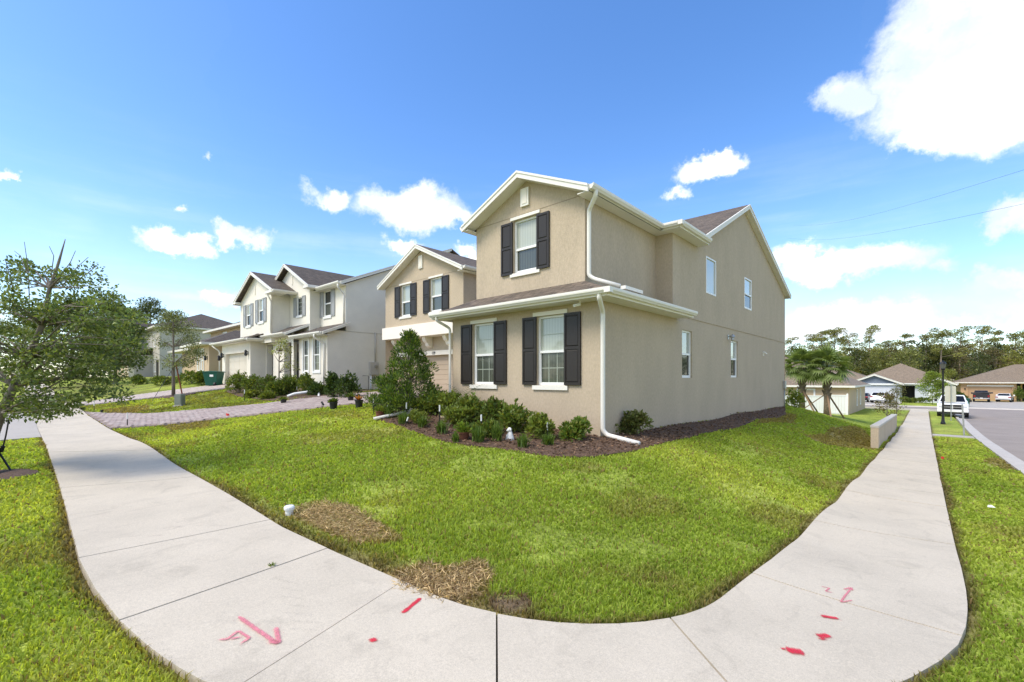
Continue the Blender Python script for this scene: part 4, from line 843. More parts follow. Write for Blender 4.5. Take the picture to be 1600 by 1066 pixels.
m = MB(); hip(m, -75.5, -61.5, 2.5, 14.5, 8.05, .42); m.roof([(-70.2, 1.6, 8.0), (-70.2, 6, 8.0), (-72.75, 6, 9.3), (-72.75, 1.6, 9.3)]); m.roof([(-75.3, 6, 8.0), (-75.3, 1.6, 8.0), (-72.75, 1.6, 9.3), (-72.75, 6, 9.3)]); m.roof([(-71.9, .9, 4.75), (-65.7, .9, 4.75), (-65.7, 3, 5.6), (-71.9, 3, 5.6)]); m.build('roof', M['shingle_dark'], Q)
fascia_ring(Q, -75.5, -61.5, 2.5, 14.5, 8.07); rake(Q, (-75.3, 1.6, 8.0), (-72.75, 1.6, 9.29), (0, -1, 0), .22); rake(Q, (-72.75, 1.6, 9.29), (-70.2, 1.6, 8.0), (0, -1, 0), .22); gutter(Q, (-71.9, .88, 4.75), (-65.7, .88, 4.75), (0, -1, 0))
d = MB(); d.fbox(frX(1.4), -71.0, -67.2, 1.5, 4.0, .004, .04); d.build('garage_door', M['garage_white'], Q)
for u in (-69.2, -67.4, -65.2): simple_window(Q, frX(3.0), u, u + .95, 5.7, 7.2)
simple_window(Q, frX(3.0), -65, -64, 2.6, 4.2); b = MB(); b.fbox(frX(3.0), -63.6, -62.5, 1.6, 4.0, .004, .05); b.build('front_door', M['shutter'], Q)
T_ = thing('house', 'sand coloured house farthest up the street behind the leaning tree', 'house', (-88, 8, 2)); m = MB(); wall(m, frX(3.0), -98, -80, 1, 7.8); wall(m, frY(-80), 3, 15, 1, 7.8); m.poly([(-98, 15, 1), (-80, 15, 1), (-80, 15, 7.8), (-98, 15, 7.8)]); m.poly([(-98, 3, 1), (-98, 15, 1), (-98, 15, 7.8), (-98, 3, 7.8)]); m.build('wall', M['stucco_sand'], T_); m = MB(); hip(m, -98.5, -79.5, 2.4, 15.5, 7.85, .4); m.build('roof', M['shingle_dark'], T_); fascia_ring(T_, -98.5, -79.5, 2.4, 15.5, 7.87)
for u in (-96, -92, -88, -84): simple_window(T_, frX(3.0), u, u + 1.2, 5.4, 6.9); simple_window(T_, frX(3.0), u, u + 1.2, 2.8, 4.3)

# ------------------------------------------------------------------ bungalows down the side street
A = thing('house', 'tan bungalow with brown hip roof behind the white fence and palms', 'house', (-5, 48, -1.4))
m = MB(); aw = frX(41.3); wall(m, aw, -13, .3, -2.2, 1.05); wall(m, frY(.3), 41.3, 56, -2.4, 1.05); m.poly([(-13, 56, -2.2), (.3, 56, -2.2), (.3, 56, 1.05), (-13, 56, 1.05)]); m.poly([(-13, 41.3, -2), (-13, 56, -2), (-13, 56, 1.05), (-13, 41.3, 1.05)]); m.build('wall', M['stucco_sand'], A)
m = MB(); hip(m, -13.5, .75, 40.85, 56.5, 1.12, .44); m.build('roof', M['shingle_tan'], A); fascia_ring(A, -13.5, .75, 40.85, 56.5, 1.14)
simple_window(A, aw, -7.8, -6.6, -.6, .75, 1, 1); simple_window(A, aw, -3.6, -2.3, -.6, .75, 1, 1, 'blinds')
for y0 in (47.2, 50.4): simple_window(A, frY(.3), y0, y0 + .75, -.9, .7, 1, 1, tr=.03)
B = thing('house', 'pale blue bungalow with slate gables and tan hip roof', 'house', (2.4, 94, -2))
m = MB(); bw = frX(88.6); b2 = frX(90.0); wall(m, bw, -4.2, 2.3, -2.6, .95); wall(m, b2, 2.3, 8.5, -2.6, .95, [(2.5, 4.1, -2.6, .6)], 1.2); wall(m, frY(8.5), 90, 103, -2.6, .95); m.poly([(-4.2, 103, -2.6), (8.5, 103, -2.6), (8.5, 103, .95), (-4.2, 103, .95)]); m.poly([(-4.2, 88.6, -2.6), (-4.2, 103, -2.6), (-4.2, 103, .95), (-4.2, 88.6, .95)]); m.poly([(2.3, 88.6, -2.6), (2.3, 90, -2.6), (2.3, 90, .95), (2.3, 88.6, .95)]); m.build('wall', M['siding_blue'], B)
m = MB(); hip(m, -4.8, 9.1, 89.4, 103.6, 1.0, .5); 
for (x0, x1, y0, p) in ((-4.7, 2.8, 88.0, .42), (4.6, 9.0, 89.3, .45)):
    xm = (x0 + x1) / 2; zt = 1.0 + (x1 - x0) / 2 * p; m.roof([(x1, y0, 1.0), (x1, y0 + 4, 1.0), (xm, y0 + 4, zt), (xm, y0, zt)]); m.roof([(x0, y0 + 4, 1.0), (x0, y0, 1.0), (xm, y0, zt), (xm, y0 + 4, zt)])
m.build('roof', M['shingle_tan'], B)
for (x0, x1, y0, p) in ((-4.7, 2.8, 88.0, .42), (4.6, 9.0, 89.3, .45)):
    xm = (x0 + x1) / 2; zt = 1.0 + (x1 - x0) / 2 * p; rake(B, (x0, y0, .99), (xm, y0, zt), (0, -1, 0), .3, .08); rake(B, (xm, y0, zt), (x1, y0, .99), (0, -1, 0), .3, .08); g = MB(); g.add([(x0 + .5, y0 + .4, .98), (x1 - .5, y0 + .4, .98), (xm, y0 + .4, zt - .2)], [(0, 1, 2)]); g.build('gable', M['gable_blue'], B); t = MB(); t.box(x0 + .3, x1 - .3, y0 + .25, y0 + .45, .72, .98); t.build('band_course', M['white'], B)
fascia_ring(B, -4.8, 9.1, 89.4, 103.6, 1.02, 'white', sides='s')
g = MB(); g.fbox(bw, -3.5, 1.6, -2.3, .35, .004, .04); g.build('garage_door', M['siding_blue'], B); g = MB(); g.box(2.5, 4.1, 91.3, 91.4, -2.3, .6); g.build('front_door', M['dark'], B); simple_window(B, b2, 5.9, 7.2, -1.3, .2, 2, 2, tr=.16)  # the sheet across the entry opening is coloured near black for the shade inside
C = thing('house', 'orange tan bungalow with wide garage door and tan hip roof', 'house', (17, 116, -2.2))
m = MB(); cw = frX(109.2); wall(m, cw, 10.2, 17.6, -3, 1.0, [(11.2, 16.6, -3, .35)], .2); wall(m, frX(111), 17.6, 30, -3, 1.0, [(18.0, 21.5, -3, .8)], 2); wall(m, frX(109.2), 17.15, 17.6, -3, 1.0); m.poly([(10.2, 109.2, -3), (10.2, 124, -3), (10.2, 124, 1), (10.2, 109.2, 1)]); m.poly([(17.6, 109.2, -3), (17.6, 111, -3), (17.6, 111, 1), (17.6, 109.2, 1)]); m.build('wall', M['stucco_orange'], C)
m = MB(); hip(m, 9.4, 32, 110.2, 127, 1.1, .40); m.roof([(9.4, 108.5, 1.1), (18.6, 108.5, 1.1), (14.0, 114, 2.9)]); m.roof([(18.6, 108.5, 1.1), (18.6, 116, 1.1), (14.0, 116, 2.9), (14, 114, 2.9)]); m.roof([(9.4, 116, 1.1), (9.4, 108.5, 1.1), (14, 114, 2.9), (14, 116, 2.9)]); m.build('roof', M['shingle_tan'], C); fascia_ring(C, 9.4, 18.6, 108.5, 116, 1.12, 'cream', sides='sew'); fascia_ring(C, 18.6, 32, 110.2, 116, 1.118, 'white', sides='s')
g = MB(); g.fbox(cw, 11.2, 16.6, -3, .35, -.22, -.18); g.build('garage_door', M['garage_orange'], C); trim(C, cw, 11.0, 16.8, .36, .62, .05, 'cream', 'garage_lintel'); g = MB(); g.box(18.0, 21.5, 113.1, 113.2, -3, .9); g.build('entry_recess', M['dark'], C); lantern(C, cw, 10.75, -.1); lantern(C, cw, 16.95, -.1)  # back of the entry coloured near black in place of its shade
for (nm, x0, x1, y0, y1, zb, zt, lab) in (('house', -16, -2, 104, 118, -2.6, 1.3, 'pinkish tan roof peeking over the brown bungalow roof'), ('house', 4.0, 9.5, 128, 142, -2.6, 1.5, 'small tan roof between the blue bungalow and orange bungalow')):
    S = thing(nm, lab, 'house', ((x0 + x1) / 2, (y0 + y1) / 2, -2.3)); m = MB()
    for q in ([(x0, y0), (x1, y0)], [(x1, y0), (x1, y1)], [(x1, y1), (x0, y1)], [(x0, y1), (x0, y0)]): m.poly([(*q[0], zb), (*q[1], zb), (*q[1], zt), (*q[0], zt)])
    m.build('wall', M['stucco_sand'], S); m = MB(); hip(m, x0 - .5, x1 + .5, y0 - .5, y1 + .5, zt + .05, .42); m.build('roof', M['shingle_tan'], S); fascia_ring(S, x0 - .5, x1 + .5, y0 - .5, y1 + .5, zt + .07)

# ------------------------------------------------------------------ leaves, blades, plants
def rand_dirs(n, up=.0):
    d = rng.normal(size=(n, 3)); d[:, 2] += up; return d / np.linalg.norm(d, axis=1, keepdims=True)
def leaf_arrays(P, size, D=None, wid=.45, droop=0.):
    """diamond leaves at P growing along D"""
    n = len(P); D = rand_dirs(n, .2) if D is None else D / np.maximum(np.linalg.norm(D, axis=1, keepdims=True), 1e-6)
    S = np.cross(D, rand_dirs(n)); S /= np.maximum(np.linalg.norm(S, axis=1, keepdims=True), 1e-6); Nn = np.cross(D, S)
    L = (np.ones(n) * size if np.isscalar(size) else size)[:, None]
    mid = P + D * L * .5 + Nn * L * .06
    V = np.stack([P, mid + S * L * wid * .5, P + D * L - np.array([0, 0, 1]) * L * droop, mid - S * L * wid * .5], 1).reshape(-1, 3)
    F = np.arange(4 * n).reshape(n, 4); return V, F
def leaf_cols(n, base, var=.3, alt=None, altp=.2, per=4, shade=None):
    c = np.array(base)[None] * 1.15 * (1 + rng.normal(0, var, (n, 1))).clip(.35, 1.9); 
    if alt is not None: m = rng.random(n) < altp; c[m] = np.array(alt) * (1 + rng.normal(0, .2, (m.sum(), 1))).clip(.5, 1.5)
    return np.repeat(c, per, 0)
def stems(name, par, paths, r0, r1, m='bark', seg=5):
    b = MB()
    for p in paths: n = len(p); b.tube(p, [r0 + (r1 - r0) * i / max(n - 1, 1) for i in range(n)], seg, cap=False)
    return b.build(name, M[m], par, smooth=True)
G1 = (.095, .140, .026); G2 = (.135, .180, .032); G3 = (.075, .115, .022); GY = (.22, .245, .045); GD = (.050, .085, .022)
def bush(name, label, pos, rx, h, n=900, size=.06, col=G1, alt=GY, altp=.2, group=None, ry=None, lumps=9, cat='shrub', wid=.5, up=.35, flat=0.):
    ry = ry or rx; o = thing(name, label, cat, pos, group); b = np.array(pos)
    cz = []
    for i in range(lumps):
        a = rng.uniform(0, 6.28); rr = math.sqrt(rng.uniform(0, 1)) * .7; z = rng.uniform(.25, .85) * h; cz.append((rr * math.cos(a) * rx, rr * math.sin(a) * ry, z * (1 - .25 * rr), rng.uniform(.28, .48)))
    n = int(n * 1.9); per = n // lumps; PP = []; DD = []
    for (cx, cy, z, s) in cz:
        d = rand_dirs(per, .25); rad = rng.uniform(.55, 1.08, (per, 1)); q = np.array([cx, cy, z]) + d * rad * np.array([rx * s * 1.3, ry * s * 1.3, h * s * .8]); q[:, 2] = np.maximum(q[:, 2], .03); PP.append(q); DD.append(d + np.array([0, 0, up]))
    PP = np.concatenate(PP); DD = np.concatenate(DD)
    for (cx, cy, z, s_) in cz:                                  # loose shoots standing out of the mass
        for _ in range(3):
            d = rand_dirs(1, .9)[0]; d[2] = abs(d[2]); k = 16; t_ = np.linspace(.5, 1, k)[:, None]; q = np.array([cx, cy, z]) + d * t_ * np.array([rx, ry, h]) * .52; PP = np.concatenate([PP, q]); DD = np.concatenate([DD, rand_dirs(k, .5)])
    V, F = leaf_arrays(PP + b, rng.uniform(.7, 1.3, len(PP)) * size, DD, wid)
    np_mesh('foliage', V, F, M['leaf'], o, leaf_cols(len(PP), col, .28, alt, altp))
    stems('stem', o, [[(b[0] + cx * .08, b[1] + cy * .08, b[2] - .03), (b[0] + cx * .6, b[1] + cy * .6, b[2] + z * .6), (b[0] + cx, b[1] + cy, b[2] + z)] for cx, cy, z, s in cz], .012, .004)
    return o
def tuft(name, label, pos, r, h, n=120, col=G1, group=None, w=.012, cat='grass plant'):
    """clump of arching strap leaves"""
    V = []; F = []; C = []
    for i in range(n):
        a = rng.uniform(0, 6.28); lean = rng.uniform(.1, 1.0); L = h * rng.uniform(.7, 1.15); bx, by = rng.normal(0, r * .18, 2); dx, dy = math.cos(a), math.sin(a); wx, wy = -dy * w, dx * w; k = len(V)
        for t, ww in ((0, 1), (.5, .9), (1, .05)):
            ro = r * lean * t ** 1.6; z = L * (t - .42 * lean * t * t); V += [(pos[0] + bx + dx * ro - wx * ww, pos[1] + by + dy * ro - wy * ww, pos[2] + z), (pos[0] + bx + dx * ro + wx * ww, pos[1] + by + dy * ro + wy * ww, pos[2] + z)]
        F += [(k, k + 1, k + 3, k + 2), (k + 2, k + 3, k + 5, k + 4)]; C += [np.array(col) * rng.uniform(.6, 1.5)] * 6
    o = np_mesh(name, np.array(V), np.array(F), M['leaf'], None, np.array(C), loc=pos); return tag(o, label, cat, group)

# --- lawn blades: real blades near the viewpoint, the ground sheet carries the rest
def blades():
    n = 640000; r = 1.35 + 32 * rng.random(n) ** 1.75; a = rng.uniform(-1.15, 1.15, n)
    keep = rng.random(n) < 1.0
    fx = FW.x * np.cos(a) + RT.x * np.sin(a); fy_ = FW.y * np.cos(a) + RT.y * np.sin(a); x = CAMX + fx * r; y = CAMY + fy_ * r
    ok = np.ones(n, bool)
    for p in SLABSET: ok &= ~inpoly(x, y, p)
    for h in HOUSES: ok &= ~inpoly(x, y, h)
    ok &= ~inpoly(x, y, BED); ok &= ~((x > 7.2) & (x < 16.3)); ok &= y > -13.2; ok &= y < 24
    e = np.minimum(polydist(x, y, INNER), polydist(x, y, OUTER)); q = vnoise(x, y, 2.3); ok &= e > (.012 + (.11 + .28 * ((x < 3.2) & (x > -3) & (y > -6.8))) * q ** 2 * rng.random(n))
    thin = fbm(x + 9, y, 1.4, 3); ok &= rng.random(n) < np.clip(1.35 - 1.1 * np.clip((thin - .52) / .2, 0, 1), .3, 1)
    dead = np.zeros(n, bool)
    for g in DEAD: dead |= inpoly(x, y, g)
    for bx, by, rr in BARE: ok &= ~((np.hypot(x - bx, y - by) < rr * (.6 + .8 * q)) & (rng.random(n) < .9))
    ok &= ~(dead & (rng.random(n) < .9))
    ok &= np.hypot(x - TREE[0], y - TREE[1]) > .55 * (.8 + .5 * q)
    ok &= np.hypot(x - OAK[0], y - OAK[1]) > 1.0 * (.8 + .5 * q)
    x, y, r = x[ok], y[ok], r[ok]; n = len(x); z = zg(x, y) + (fbm(x, y, .8, 3) - .5) * .05
    h = (.026 + .034 * rng.random(n)) * (.65 + .75 * fbm(x, y + 40, .9, 3)) * (1 + r * .006); w = np.maximum(.0045, .00155 * r) * rng.uniform(.7, 1.3, n)
    az = rng.uniform(0, 6.28, n); la = rng.uniform(0, 6.28, n); ln = rng.uniform(.15, 1.1, n) * h
    wx, wy = np.cos(az) * w, np.sin(az) * w; lx, ly = np.cos(la) * ln, np.sin(la) * ln
    V = np.stack([np.stack([x - wx, y - wy, z - .012], 1), np.stack([x + wx, y + wy, z - .012], 1), np.stack([x + wx * .8 + lx * .35, y + wy * .8 + ly * .35, z + h * .6], 1), np.stack([x - wx * .8 + lx * .35, y - wy * .8 + ly * .35, z + h * .6], 1), np.stack([x + lx, y + ly, z + h * rng.uniform(.75, 1.0, n)], 1)], 1).reshape(-1, 3)
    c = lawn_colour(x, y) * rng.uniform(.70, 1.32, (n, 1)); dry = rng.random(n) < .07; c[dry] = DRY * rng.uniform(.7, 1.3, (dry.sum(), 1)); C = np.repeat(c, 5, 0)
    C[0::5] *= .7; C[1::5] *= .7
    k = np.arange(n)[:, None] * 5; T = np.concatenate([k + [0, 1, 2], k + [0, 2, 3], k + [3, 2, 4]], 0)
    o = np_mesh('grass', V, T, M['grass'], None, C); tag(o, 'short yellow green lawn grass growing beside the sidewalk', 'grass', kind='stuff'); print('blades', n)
TREE = tuple(gp(-16, 747))[:2]; OAK = tuple(gp(271, 619))[:2]
blades()
for poly, lab in zip(DEAD, ('dead straw brown grass clump beside the white pipe cap', 'dead tan grass clump at the sidewalk edge beside the red line')):
    xs = [p[0] for p in poly]; ys = [p[1] for p in poly]; n = 20000; x = rng.uniform(min(xs) - .1, max(xs) + .1, n); y = rng.uniform(min(ys) - .1, max(ys) + .1, n)
    m_ = (inpoly(x, y, poly) | (polydist(x, y, poly + poly[:1]) < .07)) & (rng.random(n) < .25 + .9 * vnoise(x, y, 6)); x, y = x[m_][:5000], y[m_][:5000]; n = len(x); z = zg(x, y)
    D = rand_dirs(n, 0); D[:, 2] = abs(D[:, 2]) * .35 - .02; P = np.stack([x, y, z + rng.uniform(.005, .04, n)], 1); V, F = leaf_arrays(P, rng.uniform(.03, .09, n), D, .09)
    o = np_mesh('dead_grass', V, F, M['drygrass'], None, leaf_cols(n, (.50, .37, .19), .28, (.26, .17, .09), .3)); tag(o, lab, 'dead grass', kind='stuff')

# --- mulch bed and chips
mo = sheet('mulch_bed', BED, M['mulch'], .025, .5, .1); mo['kind'] = 'structure'
xs = [p[0] for p in BED]; ys = [p[1] for p in BED]; n = 60000; x = rng.uniform(min(xs), max(xs), n); y = rng.uniform(min(ys), max(ys), n); m_ = inpoly(x, y, BED) & ((rng.random(n) < .55) | (y < 4)); x, y = x[m_], y[m_]; n = len(x)
D = rand_dirs(n); D[:, 2] *= .35; P = np.stack([x, y, zg(x, y) + .025 + rng.uniform(0, .035, n)], 1); V, F = leaf_arrays(P, rng.uniform(.03, .10, n), D, .3)
tag(np_mesh('mulch_chips', V, F, M['chip'], None, leaf_cols(n, (.125, .076, .046), .4, (.25, .17, .11), .2)), 'dark red brown bark mulch round the corner of the tan house', 'mulch', kind='stuff')
bed2 = [(p.x, p.y) for p in [gp(352, 612), gp(372, 620), gp(420, 627), gp(470, 626), gp(520, 620), gp(575, 617), gp(585, 610)]] + [(-16.35, 3.2), (-16.35, 1.55), (-19.8, 1.3), (-23.4, 1.2), (-23.6, .4)]
o = sheet('mulch_bed', bed2, M['mulch_tree'], .04, .8, .1); o['kind'] = 'structure'

# --- leaning oak in the near parkway
def tree_mesh(root, trunk, rad, clusters, leaf, per, spread, col, alt, altp, bark='bark', limb_from=None, twig=.012, wid=.55, var=.3, bare=()):
    b = MB(); b.tube(trunk, rad, 10); b.build('trunk', M[bark], root, smooth=True)
    TPs = [Vector(p) for p in trunk]; bm_ = MB()
    for c in clusters:
        c = Vector(c); k = min(range(len(TPs)), key=lambda i: (TPs[i] - c).length + max(0, (TPs[i].z - c.z + .1)) * 2.2 + (50 if limb_from is not None and i < limb_from else 0)); p = TPs[k]; mid = p.lerp(c, .5) + Vector((rng.normal(0, .06), rng.normal(0, .06), rng.normal(.05, .06))) * (c - p).length; bm_.tube([p, mid, c], [max(twig * 1.9, rad[k] * .3), twig * 1.2, twig * .4], 5, cap=False)
    for pth in bare: bm_.tube(pth, [twig * .7 * (1 - i / len(pth)) + .002 for i in range(len(pth))], 5, cap=False)
    bm_.build('branch', M[bark], root, smooth=True)
    PP = []; DD = []
    for c in clusters:
        s = spread * rng.uniform(.6, 1.3); d = rand_dirs(per, .15); PP.append(np.array(c) + d * (rng.random((per, 1)) ** .55) * s * np.array([1, 1, .62])); DD.append(d + rand_dirs(per) * .8)
    PP = np.concatenate(PP); DD = np.concatenate(DD); n = len(PP); V, F = leaf_arrays(PP, rng.uniform(.6, 1.3, n) * leaf, DD, wid)
    cl = np.repeat(rng.uniform(.75, 1.25, len(clusters)), per * 4)[:, None] * 1.35
    np_mesh('crown', V, F, M['leaf'], root, leaf_cols(n, col, var, alt, altp) * cl)
b0 = gp(-16, 747); t = thing('oak_tree', 'leaning young oak with bare top twigs overhanging the near sidewalk', 'tree', b0); Dp_ = 7.9
def tp(u, v, dd=0): return dp(u, v, Dp_ + dd)
tr = [b0 - Vector((0, 0, .1)), tp(-14, 690), tp(2, 645), tp(22, 604), tp(44, 558), tp(66, 508), tp(78, 450), tp(92, 410), tp(102, 374)]
cl = []
for (u, v, ru, rv, k) in ((60, 470, 75, 62, 17), (-20, 520, 70, 80, 16), (120, 540, 75, 55, 22), (150, 480, 55, 40, 9), (60, 590, 85, 45, 22), (150, 600, 50, 36, 11), (190, 520, 30, 42, 7), (100, 640, 55, 25, 9), (20, 640, 50, 25, 6), (-80, 560, 60, 90, 14), (45, 425, 35, 22, 4), (110, 432, 30, 20, 3)):
    for i in range(k):
        d = rand_dirs(1)[0] * rng.random() ** .4; cl.append(tuple(tp(u + d[0] * ru, v + d[1] * rv, d[2] * 1.15)))
bare = [[tp(a, b) for a, b in q] for q in ([(80, 450), (88, 415), (101, 376)], [(88, 440), (110, 410), (118, 392)], [(95, 450), (120, 418), (138, 402)], [(46, 470), (44, 420), (38, 378)], [(44, 430), (32, 400), (22, 392)], [(110, 445), (140, 425), (150, 415)], [(80, 430), (84, 400), (77, 385)], [(20, 450), (12, 420), (8, 405)])]
tree_mesh(t, tr, [.085, .075, .068, .06, .05, .042, .03, .018, .006], cl, .062, 135, .245, (.080, .112, .030), (.17, .20, .055), .28, limb_from=2, twig=.009, bare=bare)
mb = MB(); mb.tube([tp(14, 655), tp(9, 682), tp(5, 697)], .012, 5); mb.tube([tp(5, 697), tp(2, 706)], .03, 5); mb.tube([tp(-6, 700), gp(17, 738) + Vector((0, 0, .02))], .016, 5)
o = mb.build('tree_strap', M['black'], None, loc=gp(17, 738)); tag(o, 'black guy strap tying the leaning oak to the ground', 'strap')
rg = sheet('mulch_ring', [(b0.x + .62 * math.cos(a), b0.y + .55 * math.sin(a)) for a in np.linspace(0, 6.1, 18)], M['mulch_tree'], .03, .4, .06); rg['kind'] = 'structure'

# --- staked oak by the pedestal, small light tree in the hedge, dark trees up the street
def simple_tree(name, label, base, h, cr, ch, n_cl, per, leaf, spread, col, alt, altp=.25, tr_r=.06, lean=0., group=None, wid=.55, bark='bark', clear=.4, twig=.01, depthless=False, taper=.6):
    base = Vector(base); t = thing(name, label, 'tree', base, group); tr = [base + Vector((lean * h * q * q, 0, h * q - (.1 if q == 0 else 0))) for q in (0, .2, .4, .6, .8, .96)]
    cl = []
    for i in range(n_cl):
        z = rng.random(); zz = h * clear + z * (ch); r = cr * (math.sin(math.pi * (.12 + .83 * z ** taper)) ** .8) * math.sqrt(rng.uniform(.12, 1)); a = rng.uniform(0, 6.28); cl.append((base.x + r * math.cos(a) + lean * zz * zz / h, base.y + r * math.sin(a), base.z + zz))
    tree_mesh(t, tr, [tr_r * (1 - .85 * q) + .004 for q in (0, .2, .4, .6, .8, .96)], cl, leaf, per, spread, col, alt, altp, bark, 1, twig, wid); return t
ob = gp(271, 619)
simple_tree('oak_tree', 'slim staked young oak standing on the neighbouring lawn by the grey pedestal', ob, 4.3, 1.25, 2.9, 75, 85, .085, .38, (.105, .125, .05), (.18, .195, .075), .3, .085, clear=.36)
mb = MB(); mb.tube([ob + Vector((.55, .3, -.1)), ob + Vector((.12, .08, 1.7))], .035, 6); o = mb.build('tree_stake', M['redwood'], None, loc=ob + Vector((.55, .3, 0))); tag(o, 'red brown wooden stake leaning on the slim young oak', 'stake')
g1 = gp(237, 628); mb = MB(); mb.tube([g1, ob + Vector((0, 0, 1.5))], .012, 5); o = mb.build('guy_wire', M['black'], None, loc=g1); tag(o, 'thin dark guy wire slanting down from the slim young oak', 'wire')
rg = sheet('mulch_ring', [(ob.x + 1.0 * math.cos(a), ob.y + 1.0 * math.sin(a)) for a in np.linspace(0, 6.1, 18)], M['mulch_tree'], .03, .5, .06); rg['kind'] = 'structure'
lb = gp(436, 616); simple_tree('flowering_tree', 'small sparse pale leaved tree in the hedge before the cream house', lb, 2.55, .85, 1.5, 26, 26, .085, .24, (.17, .19, .05), (.34, .34, .16), .4, .04, clear=.42, wid=.6)
for (u, d, zt, h, cr, col, al, lab) in ((180, 40, 1.55, 6.3, 2.2, (.085, .11, .036), (.15, .17, .05), 'dark bushy tree beside the pale grey house drive'), (172, 58, 1.7, 10.2, 3.3, (.075, .098, .034), (.14, .16, .05), 'dark round tree between the leaning oak and the pale grey house'), (112, 52, 1.7, 9.0, 3.6, (.10, .12, .04), (.17, .19, .055), 'broad dark tree behind the leaning oak'), (235, 88, 2.1, 14.5, 4.2, (.06, .08, .036), (.12, .135, .05), 'tall dark tree rising behind the pale grey house'), (40, 60, 1.6, 9.0, 3.8, (.10, .125, .04), (.17, .19, .055), 'wide green tree at the far left end of the street'), (206, 95, 2.1, 14, 4.0, (.07, .09, .036), (.13, .15, .05), 'tall loose tree left of the pale grey gable'), (290, 105, 2.1, 12.5, 4, (.07, .09, .036), (.13, .15, .05), 'dark tree top showing over the sand coloured house roof')):
    p = dp(u, 592, d); p.z = Zg(p.x, p.y); simple_tree('street_tree', lab, p, h, cr, h * .78, 60, 110, .20 + d * .0016, cr * .34, col, al, .25, .16, clear=.24, twig=.03)

# --- conical evergreen and the shrubs of the front bed
p = gp(636, 653); p = Vector((-5.5, -1.15, Zg(-5.5, -1.15))); t = thing('evergreen_shrub', 'tall conical glossy green evergreen at the garage corner', 'shrub', p)
PP = []; DD = []; paths = []
for i in range(118):
    z = rng.random() ** 1.35; r = (1 - z) ** .85 * .98 * rng.uniform(.45, 1.2) + .05; a = rng.uniform(0, 6.28); c = np.array([p.x + r * math.cos(a), p.y + r * math.sin(a), p.z + .12 + z * 2.05]); k = 95; s = .22 * (1 - .4 * z); d = rand_dirs(k, .45)
    PP.append(c + d * rng.random((k, 1)) ** .6 * np.array([s, s, s * 1.1])); DD.append(d + np.array([math.cos(a) * .35, math.sin(a) * .35, .75])); paths.append([(p.x, p.y, p.z + max(0, z * 1.8 - .1)), tuple(c)])
PP = np.concatenate(PP); DD = np.concatenate(DD); V, F = leaf_arrays(PP, rng.uniform(.06, .12, len(PP)), DD, .36); np_mesh('foliage', V, F, M['leaf'], t, leaf_cols(len(PP), (.066, .115, .024), .30, (.19, .26, .045), .36)); stems('branch', t, paths, .014, .005); stems('trunk', t, [[(p.x, p.y, p.z - .1), (p.x, p.y, p.z + 1.0), (p.x, p.y, p.z + 2.0)]], .05, .012)
def at(u, v): return gp(u, v, .03)
SH = [  # base column and row, half width px, height px, leaf colour, label
 (668, 646, 20, 34, G2, GY, 'low bright green bush at the foot of the conical evergreen'), (700, 648, 24, 38, G2, GY, 'yellow green bush behind the round tan planter'), (742, 658, 26, 40, G1, GY, 'round green bush under the left front window'),
 (772, 664, 26, 46, G1, (.16, .17, .04), 'green bush with pale leaf tips between the two front windows'), (806, 674, 26, 44, G1, GY, 'large leafy bush right behind the white dog statue'),
 (655, 660, 15, 22, G2, GY, 'low weedy bush behind the pipe elbow'), (718, 664, 20, 30, G2, GY, 'light green bush between the tan planter and the brown pot'), (758, 680, 18, 24, G1, GY, 'low green bush in front of the window bushes'),
 (843, 684, 19, 44, G2, GY, 'upright bush with lime lower leaves below the right front window'), (899, 686, 21, 34, (.085, .14, .022), GY, 'small open bush nearest the corner downspout'), (990, 678, 22, 36, (.10, .12, .03), (.17, .17, .06), 'dull olive bush beside the downspout on the side wall'), (953, 676, 14, 16, (.11, .13, .035), GY, 'tiny yellowish bush between downspout and side wall bush')]
for (u, v, w, h, c, al, lab) in SH:
    q = at(u, v); d = (q.x - CAMX) * FW.x + (q.y - CAMY) * FW.y; s = d / F_PX
    bush('bush', lab, q, w * s * 1.05, h * s * .86, 400 + w * 9, .10 if w > 15 else .05, tuple(k * 1.2 for k in c), al, .38, 'shrubs in the front mulch bed', lumps=13)
for i, (u, v, w, h, lab) in enumerate([(608, 652, 13, 16, 'grassy clump left of the white drain pipe end'), (630, 662, 13, 16, 'dark grassy clump against the white drain pipe'), (660, 667, 12, 14, 'grassy clump right of the pipe elbow'), (690, 677, 13, 16, 'grassy clump below the tan planter'), (712, 690, 8, 12, 'thin grassy clump left of the brown pot'), (748, 690, 15, 20, 'wide grassy clump right of the brown pot'), (777, 688, 14, 22, 'dense grassy clump just left of the white dog statue'), (817, 698, 14, 16, 'grassy clump just right of the white dog statue'), (856, 694, 14, 14, 'low grassy clump in the mulch below the upright bush'), (884, 664, 5, 7, 'small weed at the foot of the front wall')]):
    q = at(u, v); d = (q.x - CAMX) * FW.x + (q.y - CAMY) * FW.y; s = d / F_PX; tuft('lily_turf', lab, q, w * s * 1.15, h * s * 1.55, 150, (.12, .185, .035), 'grassy clumps along the bed edge')
q = at(722, 648); t = thing('sago_palm', 'small sago palm with stiff dark fronds under the left window', 'palm', q); mb = MB(); mb.lathe([(.10, -.1), (.12, .1), (.10, .36), (.03, .42)], q, 10); mb.build('trunk', M['palmtrunk'], t)
